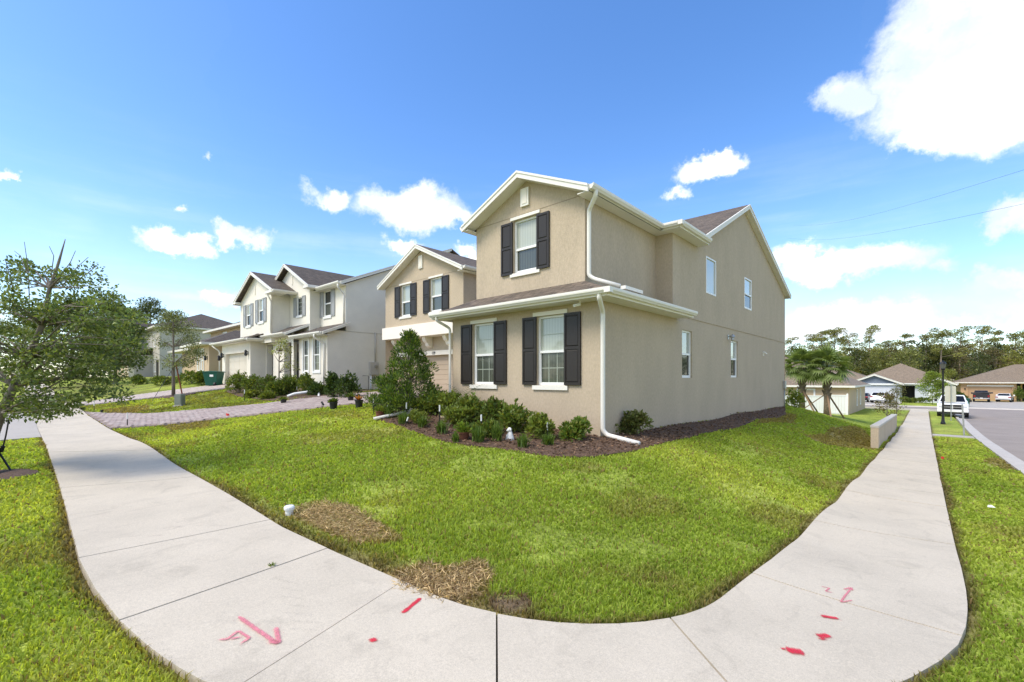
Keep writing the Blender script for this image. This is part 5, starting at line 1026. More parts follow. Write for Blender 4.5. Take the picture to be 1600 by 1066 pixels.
for i in range(14):
    a = i * 2.4; e = rng.uniform(.5, 1.2); V = []; F = []; L = .72
    for k in range(12):
        s = k / 11; r = L * s * math.cos(e * (1 - .45 * s)); z = .40 + L * s * math.sin(e * (1 - .4 * s)); c = Vector((q.x + r * math.cos(a), q.y + r * math.sin(a), q.z + z)); sd_ = Vector((-math.sin(a), math.cos(a), .3)); w = .10 * math.sin(math.pi * min(.98, .15 + s * .85)) + .01; f = Vector((math.cos(a), math.sin(a), .2)) * .05
        for sg in (-1, 1): b = len(V); V += [c - f * .2, c + sd_ * w * sg + f, c + f * .25]; F += [(b, b + 1, b + 2)]
    np_mesh('frond', np.array([tuple(x) for x in V]), np.array(F), M['leaf'], t, np.tile(np.array((.065, .105, .035)) * rng.uniform(.8, 1.3), (len(V), 1)))

# --- pots, planter, statue, drain pipe, path lights
def pot(name, label, pos, r, h, m='blackplastic', prof=None, plant=None, group=None, cat='plant pot', tilt=0):
    t = thing(name, label, cat, pos, group); b = MB(); pr = prof or [(r * .72, 0), (r * .78, .02), (r * .95, h * .86), (r * 1.06, h * .87), (r * 1.06, h), (r * .93, h), (r * .88, h * .82), (0, h * .80)]
    b.lathe([(0, 0)] + pr, pos, 18); b.build('pot_body', M[m], t, smooth=False)
    so = MB(); so.lathe([(r * .9, h * .84), (0, h * .86)], pos, 14); so.build('soil', M['mulch'], t)
    if plant:
        k, col, hh, rr = plant
        if k == 'leafy':
            n = 160; d = rand_dirs(n, .6); d[:, 2] = abs(d[:, 2]); P = np.array(pos) + np.array([0, 0, h * .9]) + d * rng.random((n, 1)) * np.array([rr, rr, hh]); V, F = leaf_arrays(P, rng.uniform(.06, .12, n), d + [0, 0, .3], .5); np_mesh('plant', V, F, M['leaf'], t, leaf_cols(n, col, .3, GY, .2))
        else:
            V = []; F = []; C = []
            for i in range(18):
                a = i * 2.4; L = rr * rng.uniform(.8, 1.3); w = .035; dx, dy = math.cos(a), math.sin(a); b0_ = len(V); e = rng.uniform(.3, 1.0)
                for s, ww in ((0, .8), (.45, 1), (1, .05)): V += [(pos[0] + dx * L * s * .9 - dy * w * ww * sg, pos[1] + dy * L * s * .9 + dx * w * ww * sg, pos[2] + h * .85 + hh * (s * 1.5 - s * s * (1.5 - e))) for sg in (-1, 1)]
                F += [(b0_, b0_ + 1, b0_ + 3, b0_ + 2), (b0_ + 2, b0_ + 3, b0_ + 5, b0_ + 4)]; C += [np.array(col if i % 3 else (.10, .11, .03)) * rng.uniform(.7, 1.3)] * 6
            np_mesh('plant', np.array(V), np.array(F), M['leaf'], t, np.array(C))
    return t
def px(u, v): 
    q = gp(u, v); d = (q.x - CAMX) * FW.x + (q.y - CAMY) * FW.y; return q, d / F_PX
q, s = px(521, 640); pot('flower_pot', 'black nursery pot with a few leaves on the driveway edge', q, 6.3 * s, 12 * s, plant=('leafy', G1, .10, .12), group='pots beside the driveway')
q, s = px(561, 638); pot('flower_pot', 'black nursery pot with an orange bromeliad beside the driveway', q, 6.3 * s, 13 * s, plant=('brom', (.42, .16, .04), .22, .24), group='pots beside the driveway')
q, s = px(588, 639); pot('flower_pot', 'black nursery pot half hidden by the conical evergreen', q, 7 * s, 13 * s, plant=('leafy', G1, .2, .2), group='pots beside the driveway')
q, s = px(594, 654); pot('flower_pot', 'dark brown pot at the left tip of the mulch bed', q, 7 * s, 12 * s, 'terracotta', plant=('leafy', G2, .12, .2))
q, s = px(443, 632); pot('flower_pot', 'small black pot on the grass across the paver driveway', q, 4.6 * s, 8 * s, plant=('leafy', G1, .06, .1))
q, s = px(548, 628); pot('flower_pot', 'dark pot beside the shrubs at the cream house wall', q, 4.6 * s, 8 * s, plant=('leafy', G1, .12, .14))
q, s = px(702, 664); pot('planter_bowl', 'round tan stone planter bowl among the front bushes', q, 14 * s, 16 * s, 'planter', [(5 * s, 0), (8 * s, 2 * s), (12.5 * s, 12 * s), (13.8 * s, 12.2 * s), (13.8 * s, 15 * s), (12 * s, 15 * s), (11 * s, 12 * s), (0, 12 * s)], plant=('leafy', G2, .35, .24), cat='planter')
q, s = px(724, 688); pot('flower_pot', 'red brown terracotta pot of lime leaves at the lawn edge', q, 10 * s, 13 * s, 'terracotta', plant=('leafy', (.13, .19, .025), .20, .20))
q, s = px(797, 689); t = thing('dog_statue', 'white painted sitting dog statue in the mulch bed', 'statue', q); H_ = 22 * s
bm_ = MB(); bm_.lathe([(0, 0), (.30 * H_, .0), (.31 * H_, .10 * H_), (.27 * H_, .28 * H_), (.20 * H_, .48 * H_), (.155 * H_, .62 * H_), (.11 * H_, .70 * H_), (0, .72 * H_)], q, 14); bm_.build('body', M['statue'], t, smooth=True)
fr_ = Vector((-.3, -.95, 0)); sd_ = Vector((.95, -.3, 0)); hd = q + Vector((0, 0, .80 * H_)) + fr_ * .04 * H_
def blob(mb, c, r, sx=1, sy=1, sz=1, seg=10):
    pr = [(math.sin(math.pi * i / 6) * r, -math.cos(math.pi * i / 6) * r * sz) for i in range(7)]; b0_ = len(mb.v); mb.lathe(pr, (0, 0, 0), seg)
    for i in range(b0_, len(mb.v)): v = mb.v[i]; mb.v[i] = (c[0] + v[0] * sx, c[1] + v[1] * sy, c[2] + v[2])
b = MB(); blob(b, hd, .165 * H_); b.tube([hd + Vector((0, 0, -.02 * H_)), hd + fr_ * .24 * H_ + Vector((0, 0, -.06 * H_))], [.10 * H_, .06 * H_], 8); b.build('head', M['statue'], t, smooth=True)
for sg in (-1, 1):
    b = MB(); b.tube([hd + sd_ * sg * .12 * H_ + Vector((0, 0, .08 * H_)), hd + sd_ * sg * .19 * H_ + Vector((0, 0, -.10 * H_))], [.05 * H_, .03 * H_], 6); b.build('ear', M['statue'], t, smooth=True)
    b = MB(); b.tube([q + fr_ * .18 * H_ + sd_ * sg * .10 * H_ + Vector((0, 0, .45 * H_)), q + fr_ * .27 * H_ + sd_ * sg * .11 * H_ + Vector((0, 0, .03 * H_))], [.06 * H_, .05 * H_], 7); b.build('leg', M['statue'], t, smooth=True)
a, b_, c = at(584, 657), at(641, 648), at(676, 640)
pp = MB(); z = Vector((0, 0, .07)); pp.tube([a + z, b_ + z * 1.8], .042, 10); pp.tube([b_ + z * 1.8, c + z * 2.6], .042, 10); el = MB(); el.tube([b_ + z * .2 + Vector((-.05, -.05, 0)), b_ + z * 2.2, b_ + z * 2.4 + (c - b_).normalized() * .2], .058, 10)
t = thing('drain_pipe', 'white plastic drain pipe with an elbow lying across the front mulch bed', 'pipe', a); pp.build('pipe', M['pipe_grey'], t, smooth=True); el.build('elbow', M['pipe_grey'], t, smooth=True)
a, b_ = gp(449, 622), gp(502, 617); t = thing('drain_pipe', 'white downspout pipe lying on the grass before the cream house', 'pipe', a); pp = MB(); pp.tube([a + z, a.lerp(b_, .2) + z * 2.2, a.lerp(b_, .6) + z * 2.6, b_ + z * 3.6], .06, 10); pp.build('pipe', M['white'], t, smooth=True); e = gp(498, 621); pp = MB(); pp.tube([e - z, a.lerp(b_, .93) + z * 3.2], .045, 8); pp.build('pipe_leg', M['white'], t)
def path_light(u, v0, v1, v2, label, tilt=0, u1=None):
    """white tube v0..v1 on a dark stake down to v2"""
    q, s = px(u, v2); top = q + Vector((RT.x * tilt, RT.y * tilt, (v2 - v0) * s)); m_ = q.lerp(top, (v2 - v1) / (v2 - v0)); t = thing('path_light', label, 'path light', q, 'stake lights along the beds'); b = MB(); b.tube([m_, top], .017, 8); b.build('light_tube', M['white'], t); b = MB(); b.tube([q - Vector((0, 0, .05)), m_], .014, 6); b.build('stake', M['black'], t)
for a in [(584, 621, 629, 648, 'stake light in front of the black pot'), (606, 626, 635, 652, 'stake light at the left foot of the conical evergreen'), (635, 629, 639, 655, 'stake light just left of the pipe elbow'), (687, 633, 643, 668, 'stake light left of the tan planter'), (752, 648, 658, 684, 'stake light before the bush between the windows'), (855, 660, 673, 690, 'stake light right of the upright bush'), (632, 652, 658, 668, 'tilted stake light fallen against the clump below the elbow', .09), (199, 645, 655, 668, 'stake light at the near corner of the paver driveway'), (147, 626, 634, 643, 'stake light across the driveway by the far sidewalk'), (382, 609, 615, 628, 'stake light in the lawn before the long hedge'), (464, 604, 609, 617, 'stake light above the downspout pipe in the hedge')]: path_light(*a)
q, s = px(594, 641); 
q, s = px(503, 643); b = MB(); b.tube([q, q + Vector((0, 0, .22))], .008, 5); b.tube([q + Vector((-.02, 0, .30)), q + Vector((.06, .03, .20))], .03, 7); tag(b.build('spotlight', M['black'], None, loc=q), 'small tilted black garden spotlight on the driveway edge', 'spotlight')
q, s = px(159, 645); b = MB(); b.tube([q, q + Vector((0, 0, .12))], .05, 8); tag(b.build('marker_peg', M['blackplastic'], None, loc=q), 'short dark peg on the dry grass beside the far sidewalk', 'peg')
def flag(u, v, h, label, col='red'):
    q, s = px(u, v); b = MB(); t = thing('marker_flag', label, 'flag', q); b.tube([q, q + Vector((0, 0, h))], .004, 5); b.build('wire', M['steel'], t); f = MB(); e = RT * .11; top = q + Vector((0, 0, h)); f.add([top, top + e + Vector((0, 0, -.02)), top + e * .9 + Vector((.01, .02, -.10)), top + Vector((0, .01, -.085)), top + e * .5 + Vector((.02, -.02, -.01)), top + e * .5 + Vector((.02, -.02, -.09))], [(0, 4, 5, 3), (4, 1, 2, 5)]); f.build('flag', M[col], t)
flag(353, 653, .16, 'small red marker flag on the paver driveway'); flag(1470, 719, .12, 'small red marker flag in the grass right of the side sidewalk')
q, s = px(452, 803); b = MB(); b.lathe([(.045, -.05), (.047, .055), (.06, .055), (.062, .085), (.05, .10), (0, .103)], q, 14); tag(b.build('pipe_cap', M['white'], None, loc=q), 'white round pipe cap sticking out of the lawn by the sidewalk', 'pipe cap')
q, s = px(1549, 798); b = MB(); b.add([q + Vector(p) for p in ((-.05, -.03, .06), (.05, -.04, .07), (.06, .04, .05), (-.04, .05, .08), (0, 0, .10))], [(0, 1, 4), (1, 2, 4), (2, 3, 4), (3, 0, 4)]); tag(b.build('paper_scrap', M['white'], None, loc=q), 'crumpled white paper scrap in the right hand grass', 'litter')
q, s = px(281, 635); t = thing('utility_pedestal', 'grey green telecom pedestal standing in the neighbouring lawn', 'utility box', q); w = 5.6 * s; hh = 21 * s; b = MB(); b.prism([(-w, 0), (w, 0), (w, hh * .9), (w * .8, hh), (-w * .8, hh), (-w, hh * .9)], q - FW * w * .8 - Vector((0, 0, .05)), RT, (0, 0, 1), FW, w * 1.6); b.build('cabinet', M['greygreen'], t, bevel=.012); b = MB(); b.bar(q + RT * -w * .8 - FW * w * .82 + Vector((0, 0, hh * .55)), q + RT * w * .8 - FW * w * .82 + Vector((0, 0, hh * .55)), .01, hh * .6); b.build('door', M['greygreen'], t); b = MB(); b.bar(q - RT * w * 1.15, q + RT * w * 1.15, w * 2.3, .08); b.build('base', M['kerb'], t)

# --- paint marks sprayed on the sidewalk
M['spray_red'] = mat('spray paint red', (.62, .025, .05), .7, .25, 30); M['spray_pink'] = mat('spray paint pink', (.72, .22, .26), .8, .2, 30); M['spray_faint'] = mat('spray paint faded pink', (.55, .33, .29), .85, .15, 30)
def sprayify(m, cover):
    nt, N, L, P = nodes(m); g = N.new('ShaderNodeNewGeometry'); n = N.new('ShaderNodeTexNoise'); n.inputs['Scale'].default_value = 110; n.inputs['Detail'].default_value = 6; n.inputs['Roughness'].default_value = .75; L.new(g.outputs['Position'], n.inputs['Vector'])
    mr = N.new('ShaderNodeMapRange'); L.new(n.outputs['Fac'], mr.inputs[0]); mr.inputs[1].default_value = .62 - cover * .4; mr.inputs[2].default_value = .72 - cover * .3; mr.inputs[3].default_value = 0; mr.inputs[4].default_value = min(1, cover + .15); a_ = N.new('ShaderNodeAttribute'); a_.attribute_name = 'cover'; mm = N.new('ShaderNodeMath'); mm.operation = 'MULTIPLY'; L.new(mr.outputs[0], mm.inputs[0]); L.new(a_.outputs['Fac'], mm.inputs[1]); L.new(mm.outputs[0], P.inputs['Alpha'])
sprayify(M['spray_red'], .8); sprayify(M['spray_pink'], .72); sprayify(M['spray_faint'], .3)
def spray(label, strokes, w, m, name='paint_mark', seed=0):
    V = []; F = []; AL = []; r_ = np.random.default_rng(seed)
    for st in strokes:
        ww = st[0] if isinstance(st[0], float) else w; pts = [p for p in st if not isinstance(p, float)]; P = [gp(u, v, .035) for u, v in pts]; ln = Line([(p.x, p.y) for p in P]); n = max(4, int(ln.s[-1] / .015)); c = ln.at(np.linspace(0, ln.s[-1], n)); t = np.gradient(c, axis=0); t /= np.maximum(np.hypot(t[:, 0], t[:, 1]), 1e-6)[:, None]; nn = np.stack([-t[:, 1], t[:, 0]], 1); b = len(V)
        for i in range(n):
            e = min(1, .25 + 3 * math.sin(math.pi * i / (n - 1))) if n > 4 else 1; k1, k2 = (ww * e * r_.uniform(.85, 1.15, 2)) / 2
            for f_, a_ in ((1.35, 0.), (.55, 1.), (-.55, 1.), (-1.35, 0.)):
                q = c[i] + nn[i] * (k1 if f_ > 0 else k2) * f_; V.append((q[0], q[1], Zg(*q) + .0415)); AL.append(a_ if 0 < i < n - 1 else 0.)
        F += [(b + 4 * i + m_, b + 4 * i + m_ + 1, b + 4 * i + m_ + 5, b + 4 * i + m_ + 4) for i in range(n - 1) for m_ in range(3)]
        for k in range(int(26 * ln.s[-1] / .3)):           # overspray specks
            i = r_.integers(0, n); q = c[i] + nn[i] * r_.normal(0, ww * .7); s_ = r_.uniform(.002, .005); b = len(V); V += [(q[0] + s_ * math.cos(a), q[1] + s_ * math.sin(a), Zg(*q) + .0415) for a in (0, 2.1, 4.2)]; AL += [.8] * 3; F.append((b, b + 1, b + 2))
    o = bpy.data.objects.new(name, bpy.data.meshes.new(name)); COL.objects.link(o); org = Vector(V[0]); o.data.from_pydata([tuple(Vector(v) - org) for v in V], [], F); o.location = org; at_ = o.data.attributes.new('cover', 'FLOAT', 'POINT'); at_.data.foreach_set('value', AL); o.data.materials.append(M[m]); ORG[o] = org; tag(o, label, name.replace('_', ' '), 'utility paint marks on the sidewalk' if name == 'paint_mark' else 'tyre scuffs on the sidewalk', 'stuff' if name == 'tyre_mark' else None)
M['stain'] = mat('tyre rubber stain', (.16, .14, .115), .9, .2, 30); sprayify(M['stain'], .25)
spray('dark tyre scuffs across the left outer edge of the sidewalk', [[(192 + 8 * k, 972 + 10 * k), (222 + 9 * k, 966 + 10 * k)] for k in range(8)], .035, 'stain', 'tyre_mark', 21)
spray('faint tyre scuffs in the middle of the left slab', [[(432 + 3 * k, 906 + 13 * k), (468 + 6 * k, 914 + 12 * k)] for k in range(7)], .025, 'stain', 'tyre_mark', 22)
spray('bright red sprayed line at the sidewalk edge by the dead grass', [[(658, 935), (645, 946), (628, 960)]], .035, 'spray_red', seed=1)
spray('single small red sprayed dot left of the centre joint', [[(576, 1004), (590, 999)]], .045, 'spray_red', seed=2)
spray('pink sprayed arrow beside a squiggle on the left slab', [[(372, 964), (400, 984), (433, 1007)], [(431, 981), (436, 1007)], [(436, 1007), (419, 1002)]], .030, 'spray_pink', seed=3)
spray('pink sprayed squiggle beside the pink arrow', [[(340, 1001), (355, 1000), (372, 987), (390, 998), (374, 1008)], [(358, 1000), (378, 996)]], .020, 'spray_pink', seed=4)
spray('faded pink scrawl on the middle left slab', [[(228, 839), (255, 837)], [(252, 828), (272, 823), (290, 824)], [(305, 822), (318, 822)]], .02, 'spray_faint', seed=5)
spray('lowest of the three red sprayed dashes on the right slab', [[.02, (1219, 1014), (1228, 1016)], [.075, (1226, 1016), (1258, 1021)]], .06, 'spray_red', seed=6)
spray('middle one of the three red sprayed dashes on the right slab', [[(1276, 995), (1298, 994)], [.03, (1280, 1000), (1290, 999)]], .055, 'spray_red', seed=7)
spray('topmost of the three red sprayed dashes on the right slab', [[(1281, 963), (1312, 968)]], .045, 'spray_red', seed=8)
spray('thin pink sprayed arrow on the right slab', [[(1313, 942), (1322, 930), (1330, 920)], [(1313, 942), (1332, 939)], [(1318, 922), (1330, 919), (1332, 924)]], .016, 'spray_pink', seed=9)
spray('thin pink wavy squiggle left of the thin pink arrow', [[(1282, 917), (1296, 920), (1290, 925), (1302, 927)]], .014, 'spray_pink', seed=10)

# --- hedge and shrubs of the cream house, green bin
for i, (u, v, w, h, lab, col, al) in enumerate([(372, 613, 15, 28, 'yellow green bush at the left end of the long hedge', G2, GY), (392, 615, 17, 27, 'hedge bush before the garage wall corner', G1, GY), (415, 616, 18, 27, 'hedge bush left of the small pale tree', G1, (.12, .12, .05)), (436, 617, 16, 24, 'hedge bush at the foot of the small pale tree', G1, GY), (456, 615, 18, 30, 'hedge bush right of the small pale tree', G1, GY), (478, 615, 18, 29, 'hedge bush under the cream house windows', G1, GY), (496, 616, 12, 18, 'low dark bush at the right end of the long hedge', GD, G1), (518, 621, 17, 32, 'dark glossy bush at the cream house corner', GD, (.07, .11, .02)), (546, 621, 20, 36, 'taller dark glossy bush along the cream house side wall', GD, (.07, .11, .02)), (392, 620, 10, 10, 'low lime plant before the hedge garage end', GY, G2), (418, 622, 10, 9, 'low green plant before the middle of the hedge', G2, GY)]):
    q, s = px(u, v + 2); bush('hedge_bush', lab, q, w * s, h * s, 620, .11, col, al, .28, 'bushes along the cream house front', lumps=9)
q, s = px(334, 604); t = thing('wheelie_bin', 'green wheeled rubbish bin beside the cream garage', 'bin', q); w, hh = 11 * s, 24 * s; b = MB(); k = [(-.78, -.6, .06), (.78, -.6, .06), (.78, .6, .06), (-.78, .6, .06), (-1, -.85, .9), (1, -.85, .9), (1, .85, .9), (-1, .85, .9)]
P8 = [q + RT * (a * w) + FW * (c * w) + Vector((0, 0, d * hh)) for a, c, d in k]; b.add(P8, [(3, 2, 1, 0), (4, 5, 6, 7), (0, 1, 5, 4), (1, 2, 6, 5), (2, 3, 7, 6), (3, 0, 4, 7)]); b.build('bin_body', M['binGreen'], t, bevel=.02)
b = MB(); b.prism([(-1.08 * w, 0), (1.08 * w, 0), (1.02 * w, hh * .07), (0, hh * .1), (-1.0 * w, hh * .07)], q - FW * w * .92 + Vector((0, 0, .905 * hh)), RT, (0, 0, 1), FW, w * 1.9); b.build('lid', M['binGreen'], t, bevel=.01)
for sg in (.55, 1): pass
b = MB(); b.tube([q + RT * w * .55 + FW * w * -.7 + Vector((0, 0, .13)), q + RT * w * .75 + FW * w * -.7 + Vector((0, 0, .13))], .13, 12); b.build('wheel', M['black'], t); b = MB(); b.tube([q + RT * w * .55 + FW * w * .6 + Vector((0, 0, .13)), q + RT * w * .75 + FW * w * .6 + Vector((0, 0, .13))], .13, 12); b.build('wheel', M['black'], t)
b = MB(); b.bar(q - FW * (w * .80) + RT * (-w * .05) + Vector((0, 0, hh * .70)), q - FW * (w * .80) + RT * (w * .45) + Vector((0, 0, hh * .70)), .02, hh * .14); b.build('sticker', M['white'], t)
for (u, v, w, h, lab) in [(300, 600, 26, 17, 'low green hedge bush before the sand coloured house window'), (255, 602, 22, 12, 'low bush left of the staked oak before the pale house'), (220, 601, 14, 12, 'grassy bush before the pale grey garage'), (316, 602, 14, 17, 'dark bush left of the green bin')]:
    q, s = px(u, v); bush('hedge_bush', lab, q, w * s, h * s, 420, .16, G1, GY, .25, 'bushes farther up the street', lumps=8)
q = Vector((-15.9, 3.6, Zg(-15.9, 3.6))); b = MB(); b.tube([q, q + Vector((0, 0, .75)), q + Vector((.05, -.35, .75))], .015, 6); tag(b.build('hose_stand', M['black'], None, loc=q), 'thin black hose stand by the cream house side wall', 'stand')
b = MB(); q = Vector((-7.2, 3.1, 1.08)); t = thing('plant_stand', 'black metal plant stand before the garage at the front block edge', 'stand', q); b.tube([q, q + Vector((0, 0, 1.05))], .03, 6); b.tube([q + Vector((0, 0, .62)), q + Vector((.06, -.02, .80)), q + Vector((-.03, 0, .95))], .04, 6); b.build('post', M['black'], t); b = MB(); b.tube([q + Vector((-.55, 0, .36)), q + Vector((-.3, 0, .40)), q + Vector((0, 0, .38))], [.01, .05, .05], 6); b.build('arm', M['black'], t)

# ------------------------------------------------------------------ the side yard and down the side street
t = thing('retaining_wall', 'low tan stucco retaining wall along the side sidewalk', 'wall', (3.9, 20, -1)); 
def wall_seg(y0, y1, x0, x1, zt0, zt1):
    b = MB(); b.add([(x0, y0, Zg(x0, y0) - .3), (x1, y0, Zg(x1, y0) - .3), (x1, y1, Zg(x1, y1) - .3), (x0, y1, Zg(x0, y1) - .3), (x0, y0, zt0), (x1, y0, zt0), (x1, y1, zt1), (x0, y1, zt1)], [(3, 2, 1, 0), (4, 5, 6, 7), (0, 1, 5, 4), (1, 2, 6, 5), (2, 3, 7, 6), (3, 0, 4, 7)]); return b
WY0, WY1 = 13.6, 29.0
wall_seg(WY0, WY1, 3.74, 3.98, -.06, -.50).build('wall_body', M['stucco'], t); c = wall_seg(WY0 - .015, WY1 + .015, 3.725, 3.995, -.055, -.495); c.v = [(v[0], v[1], v[2] if i >= 4 else (-.13 if i < 2 else -.57)) for i, v in enumerate(c.v)]; c.build('coping', M['stucco_pale'], t)
# white vinyl fence
def fence(p, q, zt, panels, label):
    p, q = Vector((*p, 0)), Vector((*q, 0)); t = thing('vinyl_fence', label, 'fence', p.lerp(q, .5) + Vector((0, 0, -1.4))); d = (q - p); n = int(d.length / .2); e = d.normalized()
    for i in range(n):
        a = p + d * (i / n) + e * .006; b_ = p + d * ((i + 1) / n) - e * .006; z0 = min(Zg(a.x, a.y), Zg(b_.x, b_.y)) - .05; b = MB(); w = Vector((-e.y, e.x, 0)) * .012; b.add([a - w + Vector((0, 0, z0)), b_ - w + Vector((0, 0, z0)), b_ + w + Vector((0, 0, z0)), a + w + Vector((0, 0, z0)), a - w + Vector((0, 0, zt)), b_ - w + Vector((0, 0, zt)), b_ + w + Vector((0, 0, zt)), a + w + Vector((0, 0, zt))], [(3, 2, 1, 0), (4, 5, 6, 7), (0, 1, 5, 4), (1, 2, 6, 5), (2, 3, 7, 6), (3, 0, 4, 7)]); b.build('board', M['white'], t)
    for k in range(panels + 1):
        a = p + d * k / panels; b = MB(); b.box(a.x - .065, a.x + .065, a.y - .065, a.y + .065, Zg(a.x, a.y) - .1, zt + .09); b.add([(a.x - .08, a.y - .08, zt + .09), (a.x + .08, a.y - .08, zt + .09), (a.x + .08, a.y + .08, zt + .09), (a.x - .08, a.y + .08, zt + .09), (a.x, a.y, zt + .16)], [(0, 1, 4), (1, 2, 4), (2, 3, 4), (3, 0, 4)]); b.build('post', M['white'], t)
    for z in (zt - .02, zt - 1.55): b = MB(); b.bar(p + Vector((0, 0, z)) - Vector((-e.y, e.x, 0)) * -.0, q + Vector((0, 0, z)), .07, .10); b.build('rail', M['white'], t)
fence((.25, 40.6), (-1.15, 40.2), .30, 1, 'white vinyl fence gate section against the tan bungalow corner'); fence((-1.15, 40.2), (-6.0, 38.2), .22, 2, 'white vinyl fence panels behind the two cabbage palms')
# cabbage palms with timber braces
def frond_mesh(seed):
    r_ = np.random.default_rng(seed); V = []; F = []; C = []; L = .75; n = 16
    V += [(-.012, 0, 0), (.012, 0, 0), (.012, L, .10), (-.012, L, .10)]; F.append((0, 1, 2, 3)); C += [(.09, .11, .03)] * 4
    for i in range(n):
        a = (i / (n - 1) - .5) * 3.4; l = (.82 - .22 * abs(a) / 1.7) * r_.uniform(.88, 1.1); w = .052; dx, dy = math.sin(a), math.cos(a); b = len(V); dr = .22 + .25 * abs(a) / 1.7
        V += [(0, L, .10), (dx * l * .5 - dy * w, L + dy * l * .5 + dx * w, .12), (dx * l * .5 + dy * w, L + dy * l * .5 - dx * w, .12), (dx * l, L + dy * l, .10 - dr * l)]; F += [(b, b + 2, b + 1), (b + 1, b + 2, b + 3)]; k = r_.uniform(.7, 1.3); C += [(.19 * k, .25 * k, .075 * k)] * 4
    me = bpy.data.meshes.new('frond'); me.from_pydata(V, [], F); c = np.ones((len(V), 4), np.float32); c[:, :3] = C; me.color_attributes.new('col', 'FLOAT_COLOR', 'POINT').data.foreach_set('color', c.ravel()); me.materials.append(M['leaf']); return me
FR = [frond_mesh(s) for s in range(4)]
def palm(label, u, v, d, h, seed, lean=0):
    p = dp(u, v, d); p.z = Zg(p.x, p.y); r_ = random.Random(seed); t = thing('cabbage_palm', label, 'palm', p); b = MB(); path = [p + Vector((lean * k * k, 0, h * k - (.2 if k == 0 else 0))) for k in (0, .25, .5, .75, 1)]; b.tube(path, [.20, .17, .165, .18, .17], 12); b.build('trunk', M['palmtrunk'], t, smooth=True)
    for i in range(34):       # old leaf boots criss-crossing the upper trunk
        a = i * 2.4; z = h * (.40 + .58 * i / 34); c = p + Vector((lean * (z / h) ** 2, 0, z)); o = Vector((math.cos(a), math.sin(a), 0)); s_ = Vector((-math.sin(a), math.cos(a), 0)) * (.09 if i % 2 else -.09); q = MB(); q.bar(c + o * .15 - s_ * .8 - Vector((0, 0, .1)), c + o * .235 + s_ * .8 + Vector((0, 0, .2)), .075, .035); q.build('leaf_boot', M['palmtrunk'], t)
    top = path[-1]
    for i in range(40):
        e = R(82 - 128 * (i / 39) ** .85); a = i * 2.39996 + r_.uniform(-.2, .2); o = bpy.data.objects.new('frond', FR[i % 4]); COL.objects.link(o); o.parent = t; o.matrix_local = Matrix.Translation(top - p + Vector((0, 0, r_.uniform(-.12, .12)))) @ Matrix.Rotation(a, 4, 'Z') @ Matrix.Rotation(e, 4, 'X') @ Matrix.Rotation(r_.uniform(-.4, .4), 4, 'Y') @ Matrix.Scale(r_.uniform(.85, 1.1), 4)
    for k, (a, b_) in enumerate(((0, 0), (2.2, 1), (4.4, 2))):
        f = p + Vector((math.cos(a + seed) * 1.35, math.sin(a + seed) * 1.35, 0)); f.z = Zg(f.x, f.y) - .05; q = MB(); q.bar(f, p + Vector((math.cos(a + seed) * .16, math.sin(a + seed) * .16, h * .42)), .09, .05); o = q.build('palm_brace', M['wood'], None, loc=f); tag(o, ('timber brace leaning on the ', 'timber brace on the ')[0] + label.split(' with')[0] + (', left foot', ', near foot', ', right foot')[k], 'brace')
    return t
palm('left cabbage palm with shaggy crown at the tan house corner', 1253, 641, 30, 2.75, 1); palm('right cabbage palm with criss-cross boots before the fence', 1292, 647, 29, 2.95, 5)
for (u, v, w, h, lab) in [(1243, 640, 12, 26, 'leafy bush at the far rear corner of the tan house')]:
    p = dp(u, v, 27); p.z = Zg(p.x, p.y); s = 27 / F_PX; bush('bush', lab, p, w * s, h * s, 500, .12, G2, GY, .3, None, lumps=8)
def small_tree(label, u, d, h, cr, col, al, kind='oak_tree', n=22, per=40, leaf=.12, trk=.035, clear=.25, group=None):
    p = dp(u, 592, d); p.z = Zg(p.x, p.y); return simple_tree(kind, label, p, h, cr, h * .72, n, per, leaf, cr * .42, col, al, .3, trk, clear=clear, twig=.008, group=group)
small_tree('thin reddish young tree beyond the retaining wall', 1386, 34, 2.3, .75, (.10, .075, .03), (.13, .12, .03)); small_tree('slightly fuller young tree beside the thin reddish one', 1401, 41, 2.8, .85, (.095, .095, .03), (.13, .13, .03))
small_tree('lime green young tree beside the pale blue bungalow', 1457, 66, 4.6, 1.6, (.13, .18, .025), (.2, .23, .035), n=40, per=110, leaf=.2)
small_tree('small yellow green tree left of the orange bungalow', 1482, 96, 6.0, 1.9, (.16, .18, .04), (.22, .22, .05), n=34, per=100, leaf=.25)
for (u, d, w, h, lab) in [(1501, 78, .9, 1.5, 'round bush by the orange bungalow driveway'), (1590, 78, .8, 2.3, 'light green bush between the orange bungalow garage and entry'), (1333, 68, 1.0, 1.2, 'low bush behind the tan bungalow corner'), (1420, 71, 1.2, .8, 'low hedge before the pale blue bungalow'), (1438, 71, 1.5, .8, 'low reddish hedge under the blue bungalow window')]:
    p = dp(u, 592, d); p.z = Zg(p.x, p.y); bush('hedge_bush', lab, p, w, h, 300, .22, G1, GY, .3, None, lumps=7)

